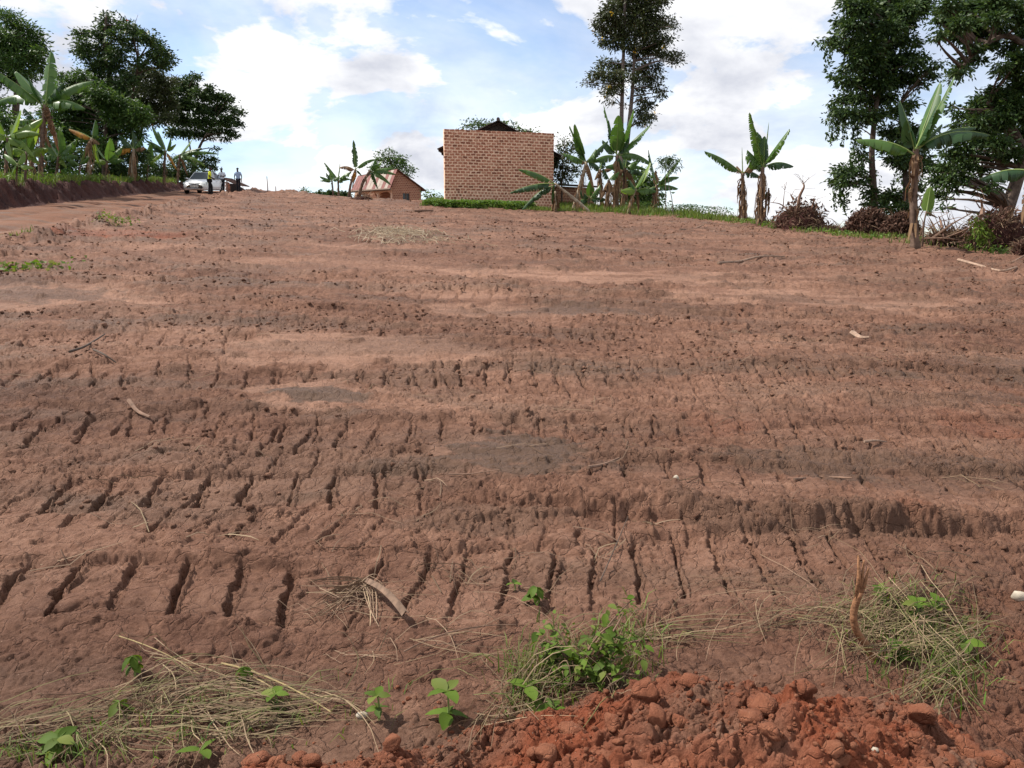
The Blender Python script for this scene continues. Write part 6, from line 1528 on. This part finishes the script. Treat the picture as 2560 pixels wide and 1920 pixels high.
# ------------------------------------------------------------------ sticks and litter on the field
def ground_path(pix, lift=0.012):
    return [on(a, b, lift) for a, b in pix]
def stick(label, pix, r, mat='stick', lift=0.012, name='stick', cat='stick', raise_=()):
    pts = ground_path(pix, lift + r * 0.5)
    for i, dz in enumerate(raise_): pts[i].z += dz
    m = MB(); pth = smooth_path(pts, 4); n = len(pth); m.tube(pth, [r * (1 - 0.45 * i / (n - 1)) for i in range(n)], 6)
    return tag(m.build(name, M[mat]), label, cat, 'sticks lying on the field')
stick('straight brown stick lying right of the damp patch', [(1470, 1182), (1510, 1168), (1548, 1152)], 0.010)
stick('short pale stick lying right of the blackened soil', [(2160, 1110), (2195, 1108), (2225, 1104)], 0.009, 'pale_stick')
stick('curved thin root lying above the low scarp', [(1985, 1205), (2050, 1199), (2130, 1202)], 0.008)
stick('long pale cane on the far right of the field', [(2395, 658), (2440, 666), (2500, 674), (2540, 678)], 0.035, 'pale_stick')
stick('long dry stalk lying across the right of the field', [(1795, 662), (1850, 657), (1900, 652), (1960, 648)], 0.03, 'pale_stick')
stick('pale branch lying near the shop grass', [(1035, 532), (1060, 530), (1082, 529)], 0.06, 'stick')
stick('dark bent root sticking up left in the field', [(175, 892), (215, 875), (262, 842)], 0.012, 'bark', 0.03)
stick('second dark root beside the bent one on the left', [(235, 880), (262, 895), (290, 908)], 0.010, 'bark')
stick('curled pale root below the left tracks', [(325, 1030), (345, 1040), (375, 1050)], 0.016, 'stick')
stick('thin twig lying in the damp patch', [(1120, 1192), (1180, 1186), (1250, 1180)], 0.004)
stick('pale leaf sheath lying at the right of the field', [(2130, 842), (2150, 848), (2172, 852)], 0.03, 'pale_stick')
stick('thin branch end near the right rim of the field', [(2530, 660), (2560, 645)], 0.03, 'stick')
stick('pale stalk lying on the grass at the crest', [(1700, 578), (1730, 572), (1760, 566)], 0.03, 'pale_stick')
def straws(name, label, pts_dirs, mat, rr, r=0.0035, length=(0.15, 0.5), arch=0.08, kind='stuff', flat=True, seg=4):
    m = MB()
    for (p, a) in pts_dirs:
        L_ = rr.uniform(*length); d = Vector((math.cos(a), math.sin(a), 0)); q = []
        bend = rr.uniform(-0.5, 0.5); h0 = rr.uniform(0, arch)
        for k in range(seg + 1):
            t = k / seg; dd = Matrix.Rotation(bend * t, 3, 'Z') @ d
            pos = p + dd * L_ * (t - 0.5); g = hz(pos.x, pos.y) if pos.y < 70 else gz(pos.x, pos.y)
            pos.z = g + 0.006 + h0 * math.sin(math.pi * t) + p.z * 0
            if hasattr(p, 'lift'): pass
            q.append(pos)
        rad = r * rr.uniform(0.6, 1.3); m.tube(q, [rad] * seg + [rad * 0.4], 3, cap=False)
    o = m.build(name, mat); return tag(o, label, kind=kind)
rr = random.Random(21)
M['straw_pale'] = islandmat('pale_straw', [(0.42, 0.33, 0.22), (0.55, 0.45, 0.32), (0.30, 0.22, 0.14)], 0.75)
def scat(px, py, sx, sy, n, ang, spread):
    out = []
    for _ in range(n):
        g = G(px + rr.gauss(0, sx), min(1915, py + rr.gauss(0, sy))); out.append((Vector((g.x, g.y, 0)), ang + rr.gauss(0, spread)))
    return out
# pale straw heap in the middle distance
straws('straw', 'patch of pale dry straw in the middle distance', scat(985, 592, 48, 7, 260, R(140), 0.8) + scat(1050, 605, 60, 6, 60, R(150), 0.8), M['straw_pale'], rr, 0.006, (0.3, 0.9), 0.16)
straws('straw', 'thin straw litter scattered over the field', [q for _ in range(60) for q in scat(rr.uniform(0, 2560), rr.uniform(680, 1450), 40, 12, 3, rr.uniform(0, 3.1), 0.8)], M['straw_brown'], rr, 0.0022, (0.08, 0.35), 0.02)

# ------------------------------------------------------------------ foreground litter, weeds and roots
rr = random.Random(77)
def stalk_pile(name, label, specs, mat, r=(0.0008, 0.0019)):
    """specs: (x0 px, y0 px, x1 px, y1 px, arch m, n, jitter px): loose stalks lying from one end to the other"""
    m = MB()
    for x0, y0, x1, y1, arch, n, jit in specs:
        for _ in range(int(n * 0.36)):
            t0, t1 = rr.uniform(-0.25, 0.45), rr.uniform(0.5, 1.15)
            if rr.random() < 0.5:
                t1 = t0 + rr.uniform(-0.3, 0.3); jit_ = jit * 2.2
            else: jit_ = jit
            ax = x0 + (x1 - x0) * t0 + rr.gauss(0, jit); ay = y0 + (y1 - y0) * t0 + rr.gauss(0, jit * 0.55)
            bx = x0 + (x1 - x0) * t1 + rr.gauss(0, jit_); by = y0 + (y1 - y0) * t1 + rr.gauss(0, jit_ * 0.9)
            a = G(ax, min(ay, 1990)); b = G(bx, min(by, 1990)); side = Vector((-(b - a).y, (b - a).x, 0)) * rr.uniform(-0.14, 0.14)
            h = rr.uniform(0.0, arch * 0.5) if rr.random() < 0.85 else rr.uniform(0, arch * 1.6); pts = []
            l0 = rr.uniform(0.0, arch * 0.45)
            for k in range(6):
                t = k / 5; p = a.lerp(b, t) + side * math.sin(math.pi * t); p.z = hz(p.x, p.y) + 0.006 + l0 + h * math.sin(math.pi * t) ** 0.8
                pts.append(p)
            rad = rr.uniform(*r); m.tube(pts, [rad, rad, rad, rad * 0.9, rad * 0.7, rad * 0.4], 3, cap=False)
    return tag(m.build(name, mat), label, kind='stuff')
stalk_pile('dry_grass', 'long pale dry stalks lying at the bottom left', [(-60, 1890, 520, 1700, 0.05, 120, 26), (-80, 1870, 300, 1720, 0.05, 60, 30), (0, 1790, 200, 1740, 0.03, 26, 24), (150, 1920, 420, 1760, 0.05, 46, 30)], M['straw'])
stalk_pile('dry_grass', 'tangle of dry grass in the left foreground', [(420, 1800, 900, 1790, 0.06, 210, 36), (430, 1760, 800, 1740, 0.06, 110, 36), (560, 1850, 820, 1800, 0.05, 110, 30), (300, 1620, 560, 1720, 0.06, 26, 26), (560, 1680, 850, 1760, 0.06, 40, 30), (700, 1740, 1000, 1760, 0.04, 40, 34), (330, 1750, 560, 1680, 0.06, 50, 30), (260, 1850, 480, 1880, 0.04, 50, 30)], M['straw'])
stalk_pile('dry_grass', 'dry grass spilling around the leafy bush', [(1260, 1830, 1380, 1600, 0.08, 170, 34), (1300, 1760, 1500, 1720, 0.08, 120, 40), (1400, 1720, 1620, 1560, 0.10, 120, 40), (1530, 1820, 1580, 1620, 0.08, 40, 20), (1000, 1640, 1340, 1600, 0.06, 30, 34), (1560, 1600, 1900, 1580, 0.03, 110, 26), (1100, 1700, 1300, 1620, 0.06, 24, 30)], M['straw'])
stalk_pile('dry_grass', 'dry and greenish grass pile beside the upright root', [(2000, 1570, 2420, 1560, 0.09, 230, 40), (2180, 1640, 2460, 1600, 0.10, 200, 40), (2250, 1520, 2440, 1680, 0.10, 130, 40), (2280, 1760, 2440, 1600, 0.09, 150, 34), (2180, 1520, 2560, 1500, 0.05, 40, 30), (2150, 1560, 2300, 1530, 0.09, 110, 34), (2330, 1820, 2400, 1720, 0.04, 40, 26)], M['straw'])
stalk_pile('dry_grass', 'fine root hairs and twigs on the near tracks', [(760, 1520, 1040, 1480, 0.04, 60, 30), (820, 1480, 1000, 1500, 0.06, 70, 22), (1100, 1500, 1500, 1440, 0.04, 26, 60), (1700, 1500, 2200, 1440, 0.03, 30, 60), (1000, 1620, 1300, 1560, 0.03, 30, 50), (860, 1640, 960, 1660, 0.02, 26, 30), (2000, 1330, 2150, 1340, 0.03, 16, 30)], M['straw_brown'], (0.0007, 0.0015))

for lab, a, b, c, rad, mt in (('stout yellow stalk crossing the left grass tangle', (555, 1680), (690, 1720), (828, 1795), 0.0032, 'straw_y'), ('second yellow stalk bent below the stout one', (600, 1700), (680, 1740), (740, 1790), 0.0026, 'straw_y'),
                             ('brown stalk arching over bare soil left of the bush', (1010, 1650), (1130, 1590), (1290, 1575), 0.003, 'stick'), ('long leafless twig leaning over the near tracks', (1500, 1470), (1540, 1390), (1570, 1300), 0.003, 'bark'),
                             ('pale stalk slanting over the lower left soil', (300, 1610), (420, 1660), (500, 1700), 0.002, 'straw_y')):
    pts = [on(*a, 0.03), on(*b, 0.05), on(*c, 0.02)]
    m = MB(); m.tube(curve3(*pts, 8), [rad * (1 - 0.05 * i) for i in range(8)], 5)
    if mt == 'straw_y' and mt not in M: M['straw_y'] = plain('yellow_straw', (0.32, 0.24, 0.11), 0.7, var=0.2, scale=30)
    tag(m.build('stalk', M[mt]), lab, 'stalk', 'long dry stalks in the foreground')

# leaf shared by the weeds: ovate, cupped, with a midrib crease
def weed_leaf_mesh(name, L, W, seed, mat, teeth=0.0):
    rs = random.Random(seed); v = []; f = []; n = 7
    for i in range(n + 1):
        t = i / n; w = W * math.sin(math.pi * min(1, t * 0.96 + 0.02)) ** 0.75 * (1 - 0.25 * t) * (1 + teeth * (i % 2))
        z = -0.25 * L * t * t; cup = 0.22 * w
        v += [(t * L, -w, z + cup + rs.uniform(-.02, .02) * L), (t * L, 0, z), (t * L, w, z + cup + rs.uniform(-.02, .02) * L)]
    for i in range(n):
        b = i * 3; f += [(b, b + 3, b + 4, b + 1), (b + 1, b + 4, b + 5, b + 2)]
    me = bpy.data.meshes.new(name); me.from_pydata(v, [], f); me.materials.append(mat); me.polygons.foreach_set('use_smooth', [True] * len(f)); me.update(); return me
WL = [weed_leaf_mesh('weed_leaf', 1.0, 0.33, 5 + k, M['weed_leaf'], 0.08) for k in range(3)]
def place_leaf(root, p, d, size, roll=0.0, mesh=None):
    d = Vector(d).normalized(); q = d.to_track_quat('X', 'Z'); q = q @ Quaternion((1, 0, 0), roll)
    o = bpy.data.objects.new('leaf', mesh or WL[rr.randrange(3)]); COL.objects.link(o); o.parent = root
    o.location = Vector(p) - root.location; o.rotation_mode = 'QUATERNION'; o.rotation_quaternion = q; o.scale = (size,) * 3
    return o
def weed(label, px, py, h, tiers, size, seed, name='weed_plant', lean=(0, 0)):
    b = on(px, py); root = empty(name, b); tag(root, label, 'weed', 'small weeds in the foreground'); r2 = random.Random(seed)
    top = b + Vector((lean[0], lean[1], h)); m = MB(); m.tube(curve3(b - Vector((0, 0, 0.02)), b.lerp(top, 0.5) + Vector((0.01, 0, 0)), top, 6), [0.004, 0.004, 0.0035, 0.003, 0.003, 0.002], 5); m.build('stem', M['ban_rib'], root)
    for t, n, el, s in tiers:
        a0 = r2.uniform(0, 6.28)
        for k in range(n):
            a = a0 + k * 6.283 / n + r2.uniform(-.3, .3); place_leaf(root, b.lerp(top, t), (math.cos(a), math.sin(a), el + r2.uniform(-.15, .15)), size * s * r2.uniform(0.8, 1.15), r2.uniform(-.4, .4))
    return root
weed('broad leaved seedling with the largest leaves at the heap edge', 1118, 1800, 0.095, [(1.0, 4, 0.25, 1.0), (0.9, 2, 0.8, 0.6), (0.25, 4, 0.0, 1.0)], 0.066, 1)
weed('smaller broad leaved seedling left of the largest leaved one', 945, 1800, 0.08, [(1.0, 4, 0.3, 1.0), (0.5, 4, 0.1, 0.9)], 0.048, 2)
weed('tiny weed with pointed leaves in the left grass tangle', 690, 1780, 0.06, [(1.0, 4, 0.2, 1), (0.4, 4, 0.1, 0.9)], 0.05, 3)
weed('little weed with two narrow leaves at the bottom left', 505, 1890, 0.03, [(1.0, 3, 0.3, 1)], 0.06, 4)
weed('wilted weed standing on the left soil rim', 335, 1690, 0.07, [(1.0, 5, -0.7, 1), (0.6, 4, -0.5, 1)], 0.045, 5)
weed('wilted weed head above the yellow stalks', 610, 1710, 0.06, [(1.0, 5, -0.7, 1), (0.6, 3, -0.5, 1)], 0.045, 6)
weed('weed leaves poking from the bottom left stalks', 150, 1885, 0.05, [(1.0, 5, 0.2, 1), (0.5, 4, 0.1, 1)], 0.06, 7)
weed('small green sprig on the left near the fallen stalks', 300, 1790, 0.04, [(1.0, 4, -0.3, 1)], 0.05, 8)
weed('small drooping weed between the near cleat marks', 1340, 1510, 0.07, [(1.0, 5, -0.6, 1), (0.5, 4, -0.3, 1)], 0.055, 9)
weed('tiny weed left of the drooping weed on the tracks', 1285, 1475, 0.03, [(1.0, 3, 0.2, 1)], 0.04, 10)
weed('lowest round leaved weed below the leafy bush', 1320, 1755, 0.05, [(1.0, 3, 0.3, 1), (0.5, 2, 0.0, 1)], 0.07, 11)
weed('rosette weed at the lower edge of the dry grass', 1375, 1790, 0.02, [(1.0, 6, 0.5, 1)], 0.055, 12)
weed('bright weed at the foot of the grass pile on the right', 2240, 1650, 0.05, [(1.0, 5, 0.3, 1), (0.5, 4, 0.1, 1)], 0.045, 13)
weed('green leafed weed in the middle of the right grass pile', 2290, 1560, 0.08, [(1.0, 5, 0.3, 1), (0.5, 5, 0.1, 1)], 0.055, 14)
weed('round leaf weed at the right end of the grass pile', 2410, 1640, 0.05, [(1.0, 3, 0.2, 1.2)], 0.06, 15)
weed('weed sprig near the top of the right grass pile', 2200, 1510, 0.06, [(1.0, 5, 0.4, 1), (0.6, 4, 0.2, 1)], 0.04, 16)
weed('second weed sprig at the right of the pile top', 2340, 1540, 0.06, [(1.0, 4, 0.4, 1), (0.6, 4, 0.2, 1)], 0.045, 17)

def leafy_bush():
    b = on(1440, 1700); root = empty('leafy_bush', b); tag(root, 'leafy green bush with woody stem in the middle foreground', 'bush')
    r2 = random.Random(5)
    ends = [((1440, 1700), (1350, 1600), 0.10, 0.16), ((1440, 1700), (1380, 1570), 0.10, 0.20), ((1440, 1700), (1535, 1560), 0.20, 0.28), ((1440, 1700), (1560, 1530), 0.22, 0.30), ((1440, 1700), (1600, 1600), 0.12, 0.20), ((1440, 1700), (1500, 1640), 0.10, 0.16),
            ((1440, 1700), (1540, 1680), 0.03, 0.10), ((1440, 1700), (1600, 1690), 0.02, 0.08), ((1440, 1700), (1400, 1660), 0.06, 0.10), ((1440, 1700), (1360, 1750), 0.02, 0.05), ((1440, 1700), (1470, 1600), 0.15, 0.2), ((1440, 1700), (1580, 1500), 0.22, 0.30)]
    m = MB(); tips = []
    for (s, e, hm, ht) in ends:
        g = G(*e); top = Vector((g.x, g.y - 0.12, hz(g.x, g.y) + 0.0)); 
        # the sight line to that pixel, met at height ht above the soil
        d = ray(*e); t = (b.y + r2.uniform(-0.12, 0.10)) / d.y; top = Vector((0, 0, CAMZ)) + d * t
        top.z = max(top.z, hz(top.x, top.y) + 0.03)
        mid = b.lerp(top, 0.5) + Vector((r2.uniform(-.04, .04), r2.uniform(-.05, .05), 0.05)); pts = curve3(b, mid, top, 7)
        m.tube(pts, [0.006 - 0.0007 * i for i in range(7)], 5); tips.append(pts)
    m.build('stem', M['stick'], root)
    for pts in tips:
        n = r2.randrange(24, 34)
        for k in range(n):
            t = r2.uniform(0.30, 1.0); i = min(5, int(t * 6)); p = pts[i].lerp(pts[i + 1], t * 6 - i) + Vector((r2.gauss(0, .030), r2.gauss(0, .030), r2.gauss(0, .022)))
            a = r2.uniform(0, 6.28); place_leaf(root, p, (math.cos(a), math.sin(a), r2.uniform(-0.7, 0.35)), r2.uniform(0.018, 0.044), r2.uniform(-.6, .6))
leafy_bush()

# upright split root
def root_stick():
    b = on(2195, 1652); root = empty('upright_root', b); tag(root, 'reddish brown forked root standing upright in the right foreground', 'root')
    def at(px, py): d = ray(px, py); t = (b.y + 0.02) / d.y; return Vector((0, 0, CAMZ)) + d * t
    pts = smooth_path([b - Vector((0, 0, 0.04)), at(2170, 1620), at(2140, 1575), at(2135, 1530), at(2150, 1480)], 4)
    m = MB(); m.tube(pts, [0.014 - 0.0001 * i for i in range(len(pts))], 7); m.build('shaft', M['root'], root, True)
    for e, w in (((2146, 1388), 0.008), ((2172, 1420), 0.007), ((2160, 1400), 0.006)):
        m = MB(); a = pts[-3]; q = at(*e); m.tube([a, a.lerp(q, 0.5) + Vector((0.006, 0, 0)), q], [0.010, w, 0.003], 5); m.build('prong', M['root'], root, True)
M['root'] = plain('reddish_root', (0.24, 0.115, 0.055), 0.85, var=0.35, scale=60, bump=0.4)
root_stick()

# torn banana sheath with its fibres
M['sheath'] = plain('torn_sheath', (0.16, 0.10, 0.066), 0.85, var=0.35, scale=40)
def sheath():
    a = on(920, 1478, 0.05); b = on(1015, 1562, 0.02); root = empty('banana_sheath', b); tag(root, 'torn dry banana sheath with curling fibres on the near field', 'plant debris')
    d = (b - a); s = Vector((-d.y, d.x, 0)).normalized() * 0.013
    m = MB(); vs = []; n = 8
    for i in range(n + 1):
        p = a.lerp(b, i / n) + Vector((0, 0, 0.035 * math.sin(i / n * 2.6))); vs += [p - s * 1.2, p + Vector((0, 0, 0.016)), p + s * 1.2]
    m.add(vs, [q for i in range(n) for q in ((i * 3, i * 3 + 3, i * 3 + 4, i * 3 + 1), (i * 3 + 1, i * 3 + 4, i * 3 + 5, i * 3 + 2))]); m.build('blade', M['sheath'], root, True)
    m = MB(); r2 = random.Random(9)
    for _ in range(46):
        e = on(r2.uniform(760, 960), r2.uniform(1450, 1570), 0.0); st = a + Vector((r2.gauss(0, .02), r2.gauss(0, .02), 0.0))
        mid = st.lerp(e, 0.5) + Vector((r2.gauss(0, .03), r2.gauss(0, .03), r2.uniform(0.0, 0.05))); e.z += 0.004
        pts = curve3(st, mid, e, 7)
        m.tube(pts, [0.0022] * 6 + [0.0010], 3, cap=False)
    m.build('fibres', M['straw_brown'], root)['kind'] = 'stuff'
sheath()
def pebble(label, px, py, r, mat, name='pale_stone', sq=(1, 0.7, 0.6)):
    p = on(px, py); v, f = icos(2); q = v * (1 + 0.25 * fbm(v[:, 0] * 1.7 + px, v[:, 1] * 1.7 + v[:, 2], 3, 7)[:, None]) * np.array(sq) * r
    tag(link(name, np_mesh(name, q + np.array(p) + np.array([0, 0, r * 0.35]), f, [mat], smooth=True)), label, 'stone', 'pale stones on the soil')
M['pale_stone'] = plain('pale_stone', (0.40, 0.34, 0.26), 0.8, var=0.4, scale=30)
pebble('small white lump among dark roots in the middle field', 1690, 1200, 0.022, M['pale_stone'], sq=(0.7, 0.6, 1.1))
pebble('pale stone at the right picture edge', 2548, 1500, 0.035, M['pale_stone'])
pebble('tiny pale pebble low on the red heap', 2188, 1880, 0.010, M['pale_stone'])
pebble('pale flake beside the smaller seedling', 905, 1795, 0.022, M['pale_stone'], sq=(1, 0.5, 0.5))

# lumps on the fresh heap, each its own piece
def heap_lumps():
    var, f = lump_variants(3, 10, 55, 0.06); ms = []
    for k, q in enumerate(var):
        n = fbm(q[:, 0] * 2.5 + k * 3, q[:, 1] * 2.5 + q[:, 2] * 2.1, 4, 60 + k, 0.6)
        ms.append(np_mesh('clod', q * (1 + 0.16 * n[:, None]), f, [M['heap_clod']], smooth=True))
    r2 = random.Random(8); c = 0; t = 0
    while c < 190 and t < 8000:
        t += 1
        x = r2.uniform(-0.9, 1.6); y = r2.uniform(1.25, 2.2); h = float(heap_mask(np.array([x]), np.array([y]))[0])
        if h < 0.09: continue
        s = 0.010 + 0.038 * r2.random() ** 2.4
        o = bpy.data.objects.new('clod', ms[c % 10]); COL.objects.link(o); o.parent = SOIL_HEAP
        o.location = (x, y, hz(x, y) + s * 0.12); o.rotation_euler = (r2.uniform(-.4, .4), r2.uniform(-.4, .4), r2.uniform(0, 6.28)); o.scale = (s * r2.uniform(0.8, 1.3), s, s * r2.uniform(0.8, 1.1)); c += 1
heap_lumps()
n = 9500; rs_ = np.random.default_rng(15); x = rs_.uniform(-1.0, 1.7, n); y = rs_.uniform(1.15, 2.35, n)
k = (heap_mask(x, y) > 0.01) | (rs_.random(n) < 0.10); x, y = x[k], y[k]
scatter_lumps('red_crumbs', 'loose red crumbs covering the fresh earth heap', np.stack([x, y, HGT(x, y)], 1), 0.003 + 0.011 * rs_.random(len(x)) ** 2.5, 1, M['heap_clod'], 35)

for lab, spots, hgt_, sd in (('green blades growing through the right grass pile', [(2240, 1570, 70, 40, 260), (2330, 1620, 70, 50, 260), (2380, 1700, 40, 50, 140)], 0.07, 5), ('green blades around the foot of the leafy bush', [(1420, 1680, 70, 50, 240), (1560, 1640, 50, 50, 170), (1330, 1720, 40, 50, 140)], 0.08, 6),
                             ('sparse green blades in the left grass tangle', [(640, 1790, 160, 40, 120), (120, 1890, 110, 24, 140), (420, 1830, 120, 30, 60)], 0.05, 7)):
    pp = []
    for px, py, sx, sy, n in spots:
        for _ in range(n):
            g = G(px + rr.gauss(0, sx), min(1960, py + rr.gauss(0, sy))); pp.append((g.x, g.y, hz(g.x, g.y)))
    blades('grass', lab, np.array(pp), hgt_, M['grass'], sd, 0.0022, 1.1, 0.6)
